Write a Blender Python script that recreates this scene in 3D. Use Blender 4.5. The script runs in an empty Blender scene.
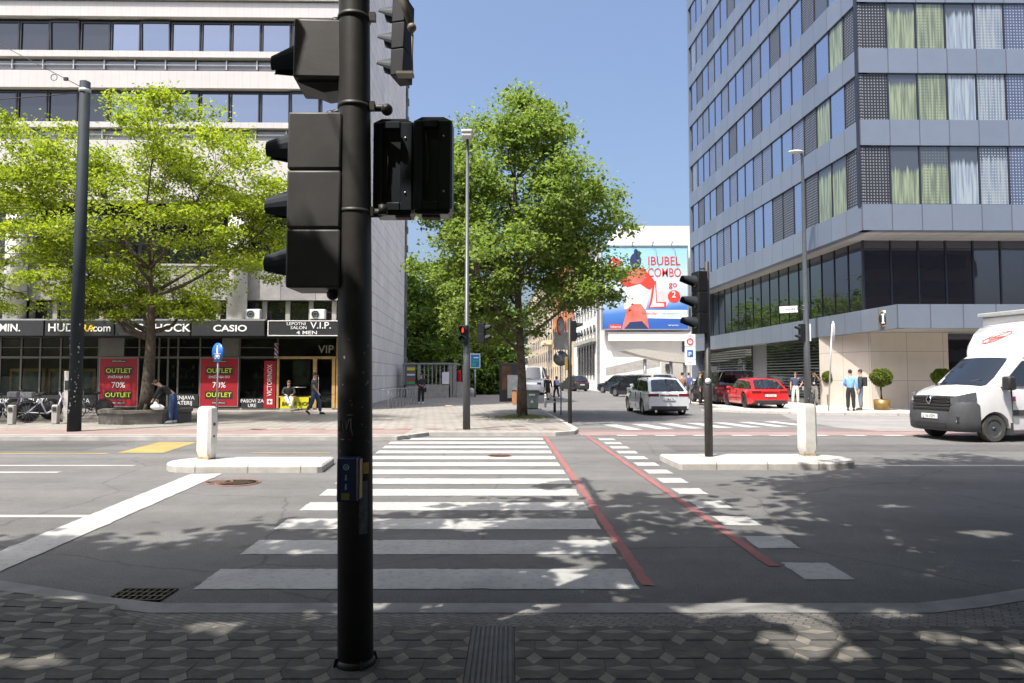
import bpy, bmesh, math, random
import numpy as np
from mathutils import Vector, Matrix
PI = math.pi
rad = math.radians
random.seed(7)
S = bpy.context.scene
COL = S.collection

# ---------------------------------------------------------------- camera, sky, sun, exposure
CAM_H = 1.65
PITCH = rad(2.89)
F = 682.667
cam = bpy.data.objects.new('camera', bpy.data.cameras.new('camera'))
COL.objects.link(cam)
cam.location = (0, 0, CAM_H)
cam.rotation_euler = (PI/2 + PITCH, 0, 0)
cam.data.lens = 24
cam.data.sensor_width = 36
cam.data.clip_start = 0.05
cam.data.clip_end = 3000
S.camera = cam
SUN_EL = rad(62)
SHX, SHY = 0.66, 0.75            # direction in which shadows fall on the ground
world = bpy.data.worlds.new('World')
S.world = world
world.use_nodes = True
wn = world.node_tree
bg = wn.nodes['Background']
sky = wn.nodes.new('ShaderNodeTexSky')
sky.sky_type = 'NISHITA'
sky.sun_disc = False
sky.sun_elevation = SUN_EL
sky.sun_rotation = math.atan2(-SHX, -SHY)
sky.altitude = 300
sky.air_density = 1.0
sky.dust_density = 8.5
sky.ozone_density = 3.8
wn.links.new(sky.outputs[0], bg.inputs[0])
bg.inputs[1].default_value = 0.15
sl = bpy.data.lights.new('sun', 'SUN')
sl.energy = 4.0
sl.angle = rad(0.53)
sl.color = (1.0, 0.955, 0.89)
sun = bpy.data.objects.new('sun', sl)
COL.objects.link(sun)
sd = Vector((SHX*math.cos(SUN_EL), SHY*math.cos(SUN_EL), -math.sin(SUN_EL)))
sun.rotation_euler = sd.to_track_quat('-Z', 'Y').to_euler()
sun.location = (-20, -20, 40)
S.view_settings.view_transform = 'Standard'
S.view_settings.look = 'None'
S.view_settings.gamma = 1
S.view_settings.exposure = 0.86
try:
    S.cycles.max_bounces = 7
    S.cycles.transparent_max_bounces = 12
except Exception:
    pass

# ---------------------------------------------------------------- measuring helpers
CP, SP = math.cos(PITCH), math.sin(PITCH)
def ray(px, py):
    u = (px-512)/F; v = (341.5-py)/F
    return u, CP - v*SP, SP + v*CP
def P(px, py, Y):
    dx, dy, dz = ray(px, py); t = Y/dy
    return (dx*t, Y, CAM_H + dz*t)
def G(px, py, z=0.0):
    dx, dy, dz = ray(px, py); t = (z-CAM_H)/dz
    return (dx*t, dy*t, z)
def HT(py, Y): return P(512, py, Y)[2]
def lerp(a, b, t): return a + (b-a)*t

# ---------------------------------------------------------------- materials
MATS = {}
def nn(t, k, **kw):
    n = t.nodes.new(k)
    for a, b in kw.items(): setattr(n, a, b)
    return n
def mat(name, col, rough=0.6, metal=0.0, var=0.12, scale=6.0, bump=0.0, bscale=40.0, spec=0.5, coat=0.0, emit=None, estr=0.0, detail=5):
    if name in MATS: return MATS[name]
    m = bpy.data.materials.new(name); m.use_nodes = True
    t = m.node_tree; b = t.nodes['Principled BSDF']
    b.inputs['Roughness'].default_value = rough
    b.inputs['Metallic'].default_value = metal
    b.inputs['Specular IOR Level'].default_value = spec
    b.inputs['Coat Weight'].default_value = coat
    b.inputs['Coat Roughness'].default_value = 0.06
    tc = nn(t, 'ShaderNodeTexCoord')
    if var > 0:
        no = nn(t, 'ShaderNodeTexNoise'); no.inputs['Scale'].default_value = scale; no.inputs['Detail'].default_value = detail
        t.links.new(tc.outputs['Object'], no.inputs['Vector'])
        r = nn(t, 'ShaderNodeMapRange'); r.inputs[1].default_value = 0.3; r.inputs[2].default_value = 0.7
        r.inputs[3].default_value = 1-var; r.inputs[4].default_value = 1+var
        t.links.new(no.outputs['Fac'], r.inputs[0])
        mx = nn(t, 'ShaderNodeVectorMath', operation='SCALE'); mx.inputs[0].default_value = col[:3]
        t.links.new(r.outputs[0], mx.inputs['Scale'])
        t.links.new(mx.outputs[0], b.inputs['Base Color'])
    else:
        b.inputs['Base Color'].default_value = (*col[:3], 1)
    if bump > 0:
        n2 = nn(t, 'ShaderNodeTexNoise'); n2.inputs['Scale'].default_value = bscale; n2.inputs['Detail'].default_value = 4
        t.links.new(tc.outputs['Object'], n2.inputs['Vector'])
        bp = nn(t, 'ShaderNodeBump'); bp.inputs['Strength'].default_value = bump; bp.inputs['Distance'].default_value = 0.02
        t.links.new(n2.outputs['Fac'], bp.inputs['Height']); t.links.new(bp.outputs[0], b.inputs['Normal'])
    if emit:
        b.inputs['Emission Color'].default_value = (*emit, 1); b.inputs['Emission Strength'].default_value = estr
    MATS[name] = m
    return m

def asphalt(name, base, tint=(1, 0.99, 0.97)):
    m = bpy.data.materials.new(name); m.use_nodes = True
    t = m.node_tree; b = t.nodes['Principled BSDF']; b.inputs['Roughness'].default_value = 0.88
    b.inputs['Specular IOR Level'].default_value = 0.25
    tc = nn(t, 'ShaderNodeTexCoord')
    def noise(sc, det=4, ro=0.6):
        n = nn(t, 'ShaderNodeTexNoise'); n.inputs['Scale'].default_value = sc; n.inputs['Detail'].default_value = det
        n.inputs['Roughness'].default_value = ro
        t.links.new(tc.outputs['Object'], n.inputs['Vector']); return n
    def mr(n, a, bb, lo=0.3, hi=0.7):
        r = nn(t, 'ShaderNodeMapRange'); r.inputs[1].default_value = lo; r.inputs[2].default_value = hi
        r.inputs[3].default_value = a; r.inputs[4].default_value = bb; t.links.new(n.outputs['Fac'], r.inputs[0]); return r
    a1 = mr(noise(0.5, 6, 0.7), 0.80, 1.14); a2 = mr(noise(75, 3, 0.85), 0.45, 1.55); a3 = mr(noise(5, 8, 0.8), 0.88, 1.10)
    # long wheel-worn streaks along the carriageway
    mp = nn(t, 'ShaderNodeMapping'); mp.inputs['Scale'].default_value = (0.03, 1.1, 1)
    t.links.new(tc.outputs['Object'], mp.inputs['Vector'])
    ns = nn(t, 'ShaderNodeTexNoise'); ns.inputs['Scale'].default_value = 1.0; ns.inputs['Detail'].default_value = 3
    t.links.new(mp.outputs[0], ns.inputs['Vector'])
    a4 = mr(ns, 0.84, 1.12)
    def mul(x, y):
        q = nn(t, 'ShaderNodeMath', operation='MULTIPLY'); t.links.new(x.outputs[0], q.inputs[0]); t.links.new(y.outputs[0], q.inputs[1]); return q
    q = mul(mul(mul(a1, a2), a3), a4)
    # dark hairline cracks
    vo = nn(t, 'ShaderNodeTexVoronoi', feature='DISTANCE_TO_EDGE'); vo.inputs['Scale'].default_value = 0.33
    wv = noise(1.7, 5)
    mixv = nn(t, 'ShaderNodeMix', data_type='VECTOR'); mixv.inputs[0].default_value = 0.22
    t.links.new(tc.outputs['Object'], mixv.inputs[4]); t.links.new(wv.outputs['Color'], mixv.inputs[5])
    t.links.new(mixv.outputs[1], vo.inputs['Vector'])
    cr = nn(t, 'ShaderNodeMapRange'); cr.inputs[1].default_value = 0.0; cr.inputs[2].default_value = 0.006; cr.inputs[3].default_value = 0.7; cr.inputs[4].default_value = 1
    t.links.new(vo.outputs['Distance'], cr.inputs[0])
    q = mul(q, cr)
    st = mr(noise(2.6, 2, 0.4), 1.0, 0.62, 0.70, 0.78); q = mul(q, st)
    mx = nn(t, 'ShaderNodeVectorMath', operation='SCALE'); mx.inputs[0].default_value = tuple(base*c for c in tint)
    t.links.new(q.outputs[0], mx.inputs['Scale']); t.links.new(mx.outputs[0], b.inputs['Base Color'])
    bp = nn(t, 'ShaderNodeBump'); bp.inputs['Strength'].default_value = 0.5; bp.inputs['Distance'].default_value = 0.006
    t.links.new(noise(130, 3).outputs['Fac'], bp.inputs['Height']); t.links.new(bp.outputs[0], b.inputs['Normal'])
    return m

def paintmat(name, col, wear=0.5):
    """road paint: worn through to asphalt in specks"""
    m = bpy.data.materials.new(name); m.use_nodes = True
    t = m.node_tree; b = t.nodes['Principled BSDF']; b.inputs['Roughness'].default_value = 0.75
    tc = nn(t, 'ShaderNodeTexCoord')
    n = nn(t, 'ShaderNodeTexNoise'); n.inputs['Scale'].default_value = 14; n.inputs['Detail'].default_value = 8; n.inputs['Roughness'].default_value = 0.75
    t.links.new(tc.outputs['Object'], n.inputs['Vector'])
    r = nn(t, 'ShaderNodeMapRange'); r.inputs[1].default_value = 0.50; r.inputs[2].default_value = 0.72; r.inputs[3].default_value = 0; r.inputs[4].default_value = wear
    t.links.new(n.outputs['Fac'], r.inputs[0])
    n3 = nn(t, 'ShaderNodeTexNoise'); n3.inputs['Scale'].default_value = 1.6; n3.inputs['Detail'].default_value = 5
    t.links.new(tc.outputs['Object'], n3.inputs['Vector'])
    r3 = nn(t, 'ShaderNodeMapRange'); r3.inputs[1].default_value = 0.3; r3.inputs[2].default_value = 0.7; r3.inputs[3].default_value = 0.80; r3.inputs[4].default_value = 1.08
    t.links.new(n3.outputs['Fac'], r3.inputs[0])
    sc = nn(t, 'ShaderNodeVectorMath', operation='SCALE'); sc.inputs[0].default_value = col; t.links.new(r3.outputs[0], sc.inputs['Scale'])
    mx = nn(t, 'ShaderNodeMix', data_type='RGBA'); t.links.new(r.outputs[0], mx.inputs[0])
    t.links.new(sc.outputs[0], mx.inputs[6]); mx.inputs[7].default_value = (0.16, 0.16, 0.155, 1)
    t.links.new(mx.outputs[2], b.inputs['Base Color'])
    bp = nn(t, 'ShaderNodeBump'); bp.inputs['Strength'].default_value = 0.3; bp.inputs['Distance'].default_value = 0.004
    n2 = nn(t, 'ShaderNodeTexNoise'); n2.inputs['Scale'].default_value = 120; t.links.new(tc.outputs['Object'], n2.inputs['Vector'])
    t.links.new(n2.outputs['Fac'], bp.inputs['Height']); t.links.new(bp.outputs[0], b.inputs['Normal'])
    return m

def tilemat(name, c1, c2, mortar, w, h, msize=0.008, offset=0.5, rot=0.0, rough=0.8, plane='XY', bump=0.4, var=0.1, vscale=1.3):
    m = bpy.data.materials.new(name); m.use_nodes = True
    t = m.node_tree; b = t.nodes['Principled BSDF']; b.inputs['Roughness'].default_value = rough
    tc = nn(t, 'ShaderNodeTexCoord')
    mp = nn(t, 'ShaderNodeMapping')
    vec = tc.outputs['Object']
    if plane in ('XZ', 'YZ'):
        sp = nn(t, 'ShaderNodeSeparateXYZ'); cb = nn(t, 'ShaderNodeCombineXYZ')
        t.links.new(vec, sp.inputs[0]); t.links.new(sp.outputs[0 if plane == 'XZ' else 1], cb.inputs[0]); t.links.new(sp.outputs[2], cb.inputs[1])
        vec = cb.outputs[0]
    t.links.new(vec, mp.inputs['Vector']); mp.inputs['Rotation'].default_value = (0, 0, rot)
    br = nn(t, 'ShaderNodeTexBrick'); br.offset = offset
    br.inputs['Scale'].default_value = 1; br.inputs['Brick Width'].default_value = w; br.inputs['Row Height'].default_value = h
    br.inputs['Mortar Size'].default_value = msize; br.inputs['Mortar Smooth'].default_value = 0.1
    br.inputs['Color1'].default_value = (*c1, 1); br.inputs['Color2'].default_value = (*c2, 1); br.inputs['Mortar'].default_value = (*mortar, 1)
    t.links.new(mp.outputs[0], br.inputs['Vector'])
    n = nn(t, 'ShaderNodeTexNoise'); n.inputs['Scale'].default_value = vscale; n.inputs['Detail'].default_value = 8; n.inputs['Roughness'].default_value = 0.65
    t.links.new(tc.outputs['Object'], n.inputs['Vector'])
    r = nn(t, 'ShaderNodeMapRange'); r.inputs[1].default_value = 0.3; r.inputs[2].default_value = 0.7; r.inputs[3].default_value = 1-var; r.inputs[4].default_value = 1+var
    t.links.new(n.outputs['Fac'], r.inputs[0])
    sc = nn(t, 'ShaderNodeVectorMath', operation='SCALE'); t.links.new(br.outputs['Color'], sc.inputs[0]); t.links.new(r.outputs[0], sc.inputs['Scale'])
    t.links.new(sc.outputs[0], b.inputs['Base Color'])
    bp = nn(t, 'ShaderNodeBump'); bp.inputs['Strength'].default_value = bump; bp.inputs['Distance'].default_value = 0.004; bp.invert = True
    t.links.new(br.outputs['Fac'], bp.inputs['Height']); t.links.new(bp.outputs[0], b.inputs['Normal'])
    return m

def glassmat(name, tint=(0.03, 0.04, 0.05), rough=0.03, spec=0.9, mirror=0.0, mtint=(0.6, 0.7, 0.85), wob=0.04):
    """opaque looking facade glass that mirrors what stands opposite"""
    m = bpy.data.materials.new(name); m.use_nodes = True
    t = m.node_tree; b = t.nodes['Principled BSDF']; out = t.nodes['Material Output']
    b.inputs['Base Color'].default_value = (*tint, 1); b.inputs['Roughness'].default_value = rough
    b.inputs['Specular IOR Level'].default_value = spec
    tc = nn(t, 'ShaderNodeTexCoord'); n = nn(t, 'ShaderNodeTexNoise'); n.inputs['Scale'].default_value = 1.1; n.inputs['Detail'].default_value = 1
    t.links.new(tc.outputs['Object'], n.inputs['Vector'])
    bp = nn(t, 'ShaderNodeBump'); bp.inputs['Strength'].default_value = wob; bp.inputs['Distance'].default_value = 0.1
    t.links.new(n.outputs['Fac'], bp.inputs['Height']); t.links.new(bp.outputs[0], b.inputs['Normal'])
    if mirror > 0:
        g = nn(t, 'ShaderNodeBsdfGlossy'); g.inputs['Color'].default_value = (*mtint, 1); g.inputs['Roughness'].default_value = rough
        t.links.new(bp.outputs[0], g.inputs['Normal'])
        mx = nn(t, 'ShaderNodeMixShader'); mx.inputs[0].default_value = mirror
        t.links.new(b.outputs[0], mx.inputs[1]); t.links.new(g.outputs[0], mx.inputs[2]); t.links.new(mx.outputs[0], out.inputs[0])
    return m

def clearglass(name, tint=(0.75, 0.8, 0.8), refl=0.12):
    m = bpy.data.materials.new(name); m.use_nodes = True
    t = m.node_tree; out = t.nodes['Material Output']; t.nodes.remove(t.nodes['Principled BSDF'])
    tr = nn(t, 'ShaderNodeBsdfTransparent'); tr.inputs[0].default_value = (*tint, 1)
    g = nn(t, 'ShaderNodeBsdfGlossy'); g.inputs['Roughness'].default_value = 0.02; g.inputs['Color'].default_value = (0.9, 0.95, 1, 1)
    lw = nn(t, 'ShaderNodeLayerWeight'); lw.inputs[0].default_value = 0.22
    ad = nn(t, 'ShaderNodeMath', operation='ADD'); ad.inputs[1].default_value = refl; t.links.new(lw.outputs['Fresnel'], ad.inputs[0]); ad.use_clamp = True
    mx = nn(t, 'ShaderNodeMixShader'); t.links.new(ad.outputs[0], mx.inputs[0]); t.links.new(tr.outputs[0], mx.inputs[1]); t.links.new(g.outputs[0], mx.inputs[2])
    t.links.new(mx.outputs[0], out.inputs[0])
    return m

def leafmat(name, col, trans=0.45):
    m = bpy.data.materials.new(name); m.use_nodes = True
    t = m.node_tree; b = t.nodes['Principled BSDF']; out = t.nodes['Material Output']
    b.inputs['Roughness'].default_value = 0.55; b.inputs['Specular IOR Level'].default_value = 0.35
    tc = nn(t, 'ShaderNodeTexCoord'); n = nn(t, 'ShaderNodeTexNoise'); n.inputs['Scale'].default_value = 1.5; n.inputs['Detail'].default_value = 6
    t.links.new(tc.outputs['Object'], n.inputs['Vector'])
    r = nn(t, 'ShaderNodeMapRange'); r.inputs[1].default_value = 0.3; r.inputs[2].default_value = 0.7; r.inputs[3].default_value = 0.75; r.inputs[4].default_value = 1.25
    t.links.new(n.outputs['Fac'], r.inputs[0])
    sc = nn(t, 'ShaderNodeVectorMath', operation='SCALE'); sc.inputs[0].default_value = col; t.links.new(r.outputs[0], sc.inputs['Scale'])
    t.links.new(sc.outputs[0], b.inputs['Base Color'])
    tl = nn(t, 'ShaderNodeBsdfTranslucent'); tl.inputs[0].default_value = (col[0]*1.5, col[1]*1.6, col[2]*0.8, 1)
    mx = nn(t, 'ShaderNodeMixShader'); mx.inputs[0].default_value = trans
    t.links.new(b.outputs[0], mx.inputs[1]); t.links.new(tl.outputs[0], mx.inputs[2]); t.links.new(mx.outputs[0], out.inputs[0])
    return m

# ---------------------------------------------------------------- mesh builder
class MB:
    def __init__(s): s.bm = bmesh.new(); s.mi = 0
    def face(s, pts, mi=None, smooth=False):
        vs = [s.bm.verts.new(p) for p in pts]
        f = s.bm.faces.new(vs); f.material_index = s.mi if mi is None else mi; f.smooth = smooth; return f
    def box(s, x0, x1, y0, y1, z0, z1, bevel=0.0, seg=1, M=None, taper=None):
        c = [(x0,y0,z0),(x1,y0,z0),(x1,y1,z0),(x0,y1,z0),(x0,y0,z1),(x1,y0,z1),(x1,y1,z1),(x0,y1,z1)]
        if taper:
            cx, cy = (x0+x1)/2, (y0+y1)/2
            c = c[:4] + [(cx+(p[0]-cx)*taper[0], cy+(p[1]-cy)*taper[1], p[2]) for p in c[4:]]
        vs = [s.bm.verts.new(p) for p in c]
        fs = [s.bm.faces.new([vs[i] for i in q]) for q in ((0,3,2,1),(4,5,6,7),(0,1,5,4),(1,2,6,5),(2,3,7,6),(3,0,4,7))]
        for f in fs: f.material_index = s.mi
        if bevel > 0:
            es = list({e for f in fs for e in f.edges})
            r = bmesh.ops.bevel(s.bm, geom=es, offset=bevel, segments=seg, affect='EDGES', profile=0.5)
            for f in r['faces']: f.material_index = s.mi; f.smooth = seg > 1
            vs = list({v for f in r['faces'] for v in f.verts} | {v for v in vs if v.is_valid})
        if M is not None: bmesh.ops.transform(s.bm, matrix=M, verts=[v for v in vs if v.is_valid])
        return s
    def tube(s, pts, rs, n=10, cap=True, smooth=True):
        pts = [Vector(p) for p in pts]
        if not hasattr(rs, '__len__'): rs = [rs]*len(pts)
        rings = []; up = None
        for i, p in enumerate(pts):
            d = (pts[min(i+1, len(pts)-1)] - pts[max(i-1, 0)])
            if d.length < 1e-9: d = Vector((0, 0, 1))
            d.normalize()
            if up is None:
                up = Vector((0, 0, 1)) if abs(d.z) < 0.9 else Vector((1, 0, 0))
            a = d.cross(up)
            if a.length < 1e-6: a = d.orthogonal()
            a.normalize(); b = a.cross(d).normalized(); up = b
            rings.append([s.bm.verts.new(p + (a*math.cos(t) + b*math.sin(t))*rs[i]) for t in [2*PI*k/n for k in range(n)]])
        for i in range(len(rings)-1):
            for k in range(n):
                f = s.bm.faces.new([rings[i][k], rings[i][(k+1)%n], rings[i+1][(k+1)%n], rings[i+1][k]]); f.material_index = s.mi; f.smooth = smooth
        if cap:
            for r in (rings[0], rings[-1][::-1]):
                f = s.bm.faces.new(r); f.material_index = s.mi
        return s
    def cyl(s, p0, p1, r0, r1=None, n=16): return s.tube([p0, p1], [r0, r0 if r1 is None else r1], n)
    def lathe(s, prof, c=(0,0,0), axis='z', n=20, smooth=True):
        rings = []
        for r, h in prof:
            ring = []
            for k in range(n):
                t = 2*PI*k/n; a, b = r*math.cos(t), r*math.sin(t)
                p = (a, b, h) if axis == 'z' else ((h, a, b) if axis == 'x' else (a, h, b))
                ring.append(s.bm.verts.new((c[0]+p[0], c[1]+p[1], c[2]+p[2])))
            rings.append(ring)
        for i in range(len(rings)-1):
            for k in range(n):
                f = s.bm.faces.new([rings[i][k], rings[i][(k+1)%n], rings[i+1][(k+1)%n], rings[i+1][k]]); f.material_index = s.mi; f.smooth = smooth
        for r in (rings[0], rings[-1]):
            try:
                f = s.bm.faces.new(r); f.material_index = s.mi
            except Exception: pass
        return s
    def prism(s, prof, a0, a1, axis='y', smooth=False):
        def pt(p, a): return {'y': (p[0], a, p[1]), 'x': (a, p[0], p[1]), 'z': (p[0], p[1], a)}[axis]
        v0 = [s.bm.verts.new(pt(p, a0)) for p in prof]; v1 = [s.bm.verts.new(pt(p, a1)) for p in prof]; n = len(prof)
        for k in range(n):
            f = s.bm.faces.new([v0[k], v0[(k+1)%n], v1[(k+1)%n], v1[k]]); f.material_index = s.mi; f.smooth = smooth
        for r in (v0[::-1], v1):
            f = s.bm.faces.new(r); f.material_index = s.mi
        return s
    def torus(s, c, R, r, axis='y', n=28, m=8):
        g = []
        for i in range(n):
            t = 2*PI*i/n; ring = []
            for j in range(m):
                u = 2*PI*j/m; q = R + r*math.cos(u); a, b, h = q*math.cos(t), q*math.sin(t), r*math.sin(u)
                p = {'y': (a, h, b), 'x': (h, a, b), 'z': (a, b, h)}[axis]
                ring.append(s.bm.verts.new((c[0]+p[0], c[1]+p[1], c[2]+p[2])))
            g.append(ring)
        for i in range(n):
            for j in range(m):
                f = s.bm.faces.new([g[i][j], g[(i+1)%n][j], g[(i+1)%n][(j+1)%m], g[i][(j+1)%m]]); f.smooth = True; f.material_index = s.mi
        return s
    def ball(s, c, r, sc=(1,1,1), n=14):
        M = Matrix.Translation(c) @ Matrix.Diagonal((r*sc[0], r*sc[1], r*sc[2], 1))
        res = bmesh.ops.create_uvsphere(s.bm, u_segments=n, v_segments=max(6, n*2//3), radius=1, matrix=M)
        for f in {f for v in res['verts'] for f in v.link_faces}: f.smooth = True; f.material_index = s.mi
        return s
    def disc(s, c, r, n=24, axis='y'):
        pts = []
        for k in range(n):
            t = 2*PI*k/n; a, b = r*math.cos(t), r*math.sin(t)
            pts.append({'y': (c[0]+a, c[1], c[2]+b), 'z': (c[0]+a, c[1]+b, c[2]), 'x': (c[0], c[1]+a, c[2]+b)}[axis])
        s.face(pts); return s
    def build(s, name, m, parent=None, world=False, loc=None, rz=0.0, recalc=True, sharp=None):
        if recalc: bmesh.ops.recalc_face_normals(s.bm, faces=s.bm.faces)
        me = bpy.data.meshes.new(name); s.bm.to_mesh(me); s.bm.free()
        if not isinstance(m, (list, tuple)): m = [m]
        for q in m: me.materials.append(q)
        if sharp is not None:
            for p in me.polygons: p.use_smooth = True
            me.set_sharp_from_angle(angle=rad(sharp))
        o = bpy.data.objects.new(name, me); COL.objects.link(o)
        if parent is not None:
            o.parent = parent
            if world:
                me.transform(world_of(parent).inverted())
        if loc: o.location = loc
        if rz: o.rotation_euler.z = rz
        return o
def world_of(o):
    M = Matrix.LocRotScale(o.location, o.rotation_euler, o.scale)
    return (world_of(o.parent) @ M) if o.parent else M
def tag(o, label=None, cat=None, group=None, kind=None):
    if label: o['label'] = label
    if cat: o['category'] = cat
    if group: o['group'] = group
    if kind: o['kind'] = kind
    return o
def thing(name, label, cat, loc=(0,0,0), rz=0.0, group=None):
    o = bpy.data.objects.new(name, None); COL.objects.link(o); o.empty_display_size = 0.2
    o.location = loc; o.rotation_euler = (0, 0, rz)
    return tag(o, label, cat, group)
def copy_tree(o, parent=None, loc=None, rz=None, label=None, first=True):
    c = o.copy(); COL.objects.link(c)
    if parent is not None: c.parent = parent
    if loc is not None: c.location = loc
    if rz is not None: c.rotation_euler.z = rz
    if label: c['label'] = label
    for ch in [q for q in COL.objects if q.parent == o]: copy_tree(ch, c)
    return c
def struct(o): o['kind'] = 'structure'; return o
def text(s, size, m, parent, name='lettering', loc=(0,0,0), rot=(PI/2,0,0), bold=0.0, ext=0.004, align='LEFT', sx=1.0, shear=0.0):
    cu = bpy.data.curves.new('t', 'FONT'); cu.body = s; cu.size = size; cu.extrude = ext; cu.offset = bold*0.4; cu.align_x = align; cu.shear = shear
    cu.resolution_u = 3
    o = bpy.data.objects.new('t', cu); COL.objects.link(o)
    dg = bpy.context.evaluated_depsgraph_get(); me = bpy.data.meshes.new_from_object(o.evaluated_get(dg))
    bpy.data.objects.remove(o); bpy.data.curves.remove(cu)
    me.transform(Matrix.Diagonal((sx, 1, 1, 1)))
    me.materials.clear(); me.materials.append(m); me.name = name
    q = bpy.data.objects.new(name, me); COL.objects.link(q); q.parent = parent; q.location = loc; q.rotation_euler = rot
    return q

# shared materials
M_white = mat('white_paint', (0.66, 0.66, 0.65), 0.5, var=0.04)
M_black = mat('black_plastic', (0.011, 0.012, 0.014), 0.6, var=0.25, scale=3, bump=0.04, bscale=60, spec=0.22)
M_dark = mat('dark_rubber', (0.02, 0.02, 0.02), 0.7, var=0.2)
M_darkmetal = mat('dark_green_metal', (0.045, 0.055, 0.06), 0.45, 0.2, var=0.15)
M_grey = mat('grey_metal', (0.30, 0.31, 0.32), 0.4, 0.5, var=0.08)
M_galv = mat('galvanised_steel', (0.42, 0.43, 0.43), 0.45, 0.6, var=0.12)
M_red = mat('red_paint', (0.62, 0.02, 0.03), 0.4, var=0.05)
M_blue = mat('blue_enamel', (0.02, 0.12, 0.42), 0.35, var=0.04)
M_yellow = mat('yellow_paint', (0.75, 0.62, 0.03), 0.45, var=0.05)
M_interior = mat('dark_interior', (0.03, 0.03, 0.03), 0.9, var=0.3)
M_chrome = mat('chrome', (0.7, 0.7, 0.7), 0.15, 1.0, var=0)
M_conc = mat('concrete', (0.36, 0.345, 0.32), 0.85, var=0.18, scale=3, bump=0.2)
M_concw = mat('pale_concrete', (0.46, 0.445, 0.41), 0.85, var=0.12, scale=4, bump=0.2, bscale=80)
M_wood = mat('wood_trim', (0.45, 0.29, 0.12), 0.5, var=0.2, scale=5)
# ================================================================ GROUND, ROADS, MARKINGS
Z_ROAD = 0.0
M_asph = asphalt('asphalt', 0.135, (1, 0.985, 0.95))
M_asph2 = asphalt('side_street_asphalt', 0.15, (1, 0.985, 0.95))
M_apron = asphalt('pale_asphalt', 0.24, (1, 0.97, 0.93))
M_pwhite = paintmat('white_road_paint', (0.40, 0.395, 0.375), 0.75)
M_pred = paintmat('red_road_paint', (0.28, 0.10, 0.095), 0.9)
M_ppink = paintmat('faded_red_cycle_surface', (0.25, 0.18, 0.165), 0.4)
M_pyel = paintmat('yellow_road_paint', (0.33, 0.245, 0.075), 0.7)
def sheet(name, pts, z, m, thick=None):
    b = MB()
    if thick: b.prism(pts, z-thick, z, axis='z')
    else: b.face([(p[0], p[1], z) for p in pts])
    o = b.build(name, m)
    return struct(o)
b = MB(); b.face([(-1500, -1500, -0.02), (1500, -1500, -0.02), (1500, 2000, -0.02), (-1500, 2000, -0.02)])
struct(b.build('ground', mat('distant_ground', (0.14, 0.14, 0.12), 0.95, var=0.2, scale=0.05)))
sheet('road', [(-70, 4.0), (70, 4.0), (70, 20.6), (-70, 20.6)], 0.0, M_asph)
def sx(X0, Y): return X0 - 0.047*Y          # lines running along the side street
sheet('side_street', [(2.0, 20.0), (40, 20.0), (40, 36), (sx(12.2, 36), 36), (sx(12.2, 230), 230), (sx(2.9, 230), 230), (sx(2.9, 21.5), 21.5)], 0.004, M_asph2)

MR = random.Random(17)
def marks(name, quads, m, z=0.005):
    b = MB()
    for q in quads:
        ring = []
        for i_ in range(len(q)):
            p, w_ = q[i_], q[(i_+1) % len(q)]; L_ = math.hypot(w_[0]-p[0], w_[1]-p[1]); n_ = max(1, min(60, int(L_/0.06))) if max(p[1], w_[1]) < 19 and L_ < 8 else (max(1, min(260, int(L_/0.06))) if L_ < 16 else 1)
            nx_, ny_ = -(w_[1]-p[1])/max(L_, 1e-6), (w_[0]-p[0])/max(L_, 1e-6)
            for k_ in range(n_):
                j_ = MR.gauss(0, 0.0045) + (MR.uniform(0, 0.022) if MR.random() < 0.07 else 0); f_ = k_/n_
                ring.append((lerp(p[0], w_[0], f_)+nx_*j_, lerp(p[1], w_[1], f_)+ny_*j_, z))
        b.face(ring)
    return struct(b.build(name, m))
def bar(x0, x1, y0, y1): return [(x0, y0), (x1, y0), (x1, y1), (x0, y1)]
qs = []
for k in range(13):
    y0 = 5.37 + 1.03*k; y1 = y0 + 0.55
    if y1 > 18.4: break
    L = lambda y: -2.46 - 0.0485*(y-5.34); R = lambda y: 0.99 - 0.014*(y-5.34)
    qs.append([(L(y0), y0), (R(y0), y0), (R(y1), y1), (L(y1), y1)])
marks('zebra_crossing', qs, M_pwhite)
def strip(pts, w): return [(pts[0][0]-w/2, pts[0][1]), (pts[0][0]+w/2, pts[0][1]), (pts[1][0]+w/2, pts[1][1]), (pts[1][0]-w/2, pts[1][1])]
marks('red_cycle_lane_lines', [strip([(1.07, 5.45), (0.90, 18.9)], 0.10), strip([(2.27, 6.0), (2.06, 18.9)], 0.10)], M_pred, 0.008)
qs = []
for k in range(13):
    y0 = 5.62 + 1.0*k; d = -0.009*(y0-5.6)
    qs.append(bar(2.37+d, 2.78+d, y0, y0+0.5))
marks('cycle_crossing_blocks', qs, M_pwhite)
marks('stop_line', [[(-5.39, 11.55), (-4.88, 11.6), (-4.27, 5.45), (-4.69, 5.45)]], M_pwhite, 0.008)
marks('lane_lines', [bar(-30, -6.95, 12.60, 12.74), bar(-30, -7.75, 11.72, 11.86), bar(-30, -5.0, 8.05, 8.19),
                     bar(6.7, 60, 12.60, 12.74) , bar(9.5, 60, 8.05, 8.19)], M_pwhite)
marks('yellow_stop_marking', [[G(117, 453)[:2], G(163, 453)[:2], G(196, 442.5)[:2], G(159, 442.5)[:2]], bar(-40, -8.6, 14.55, 14.68), bar(-5.6, -3.9, 14.7, 14.8)], M_pyel)
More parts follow.
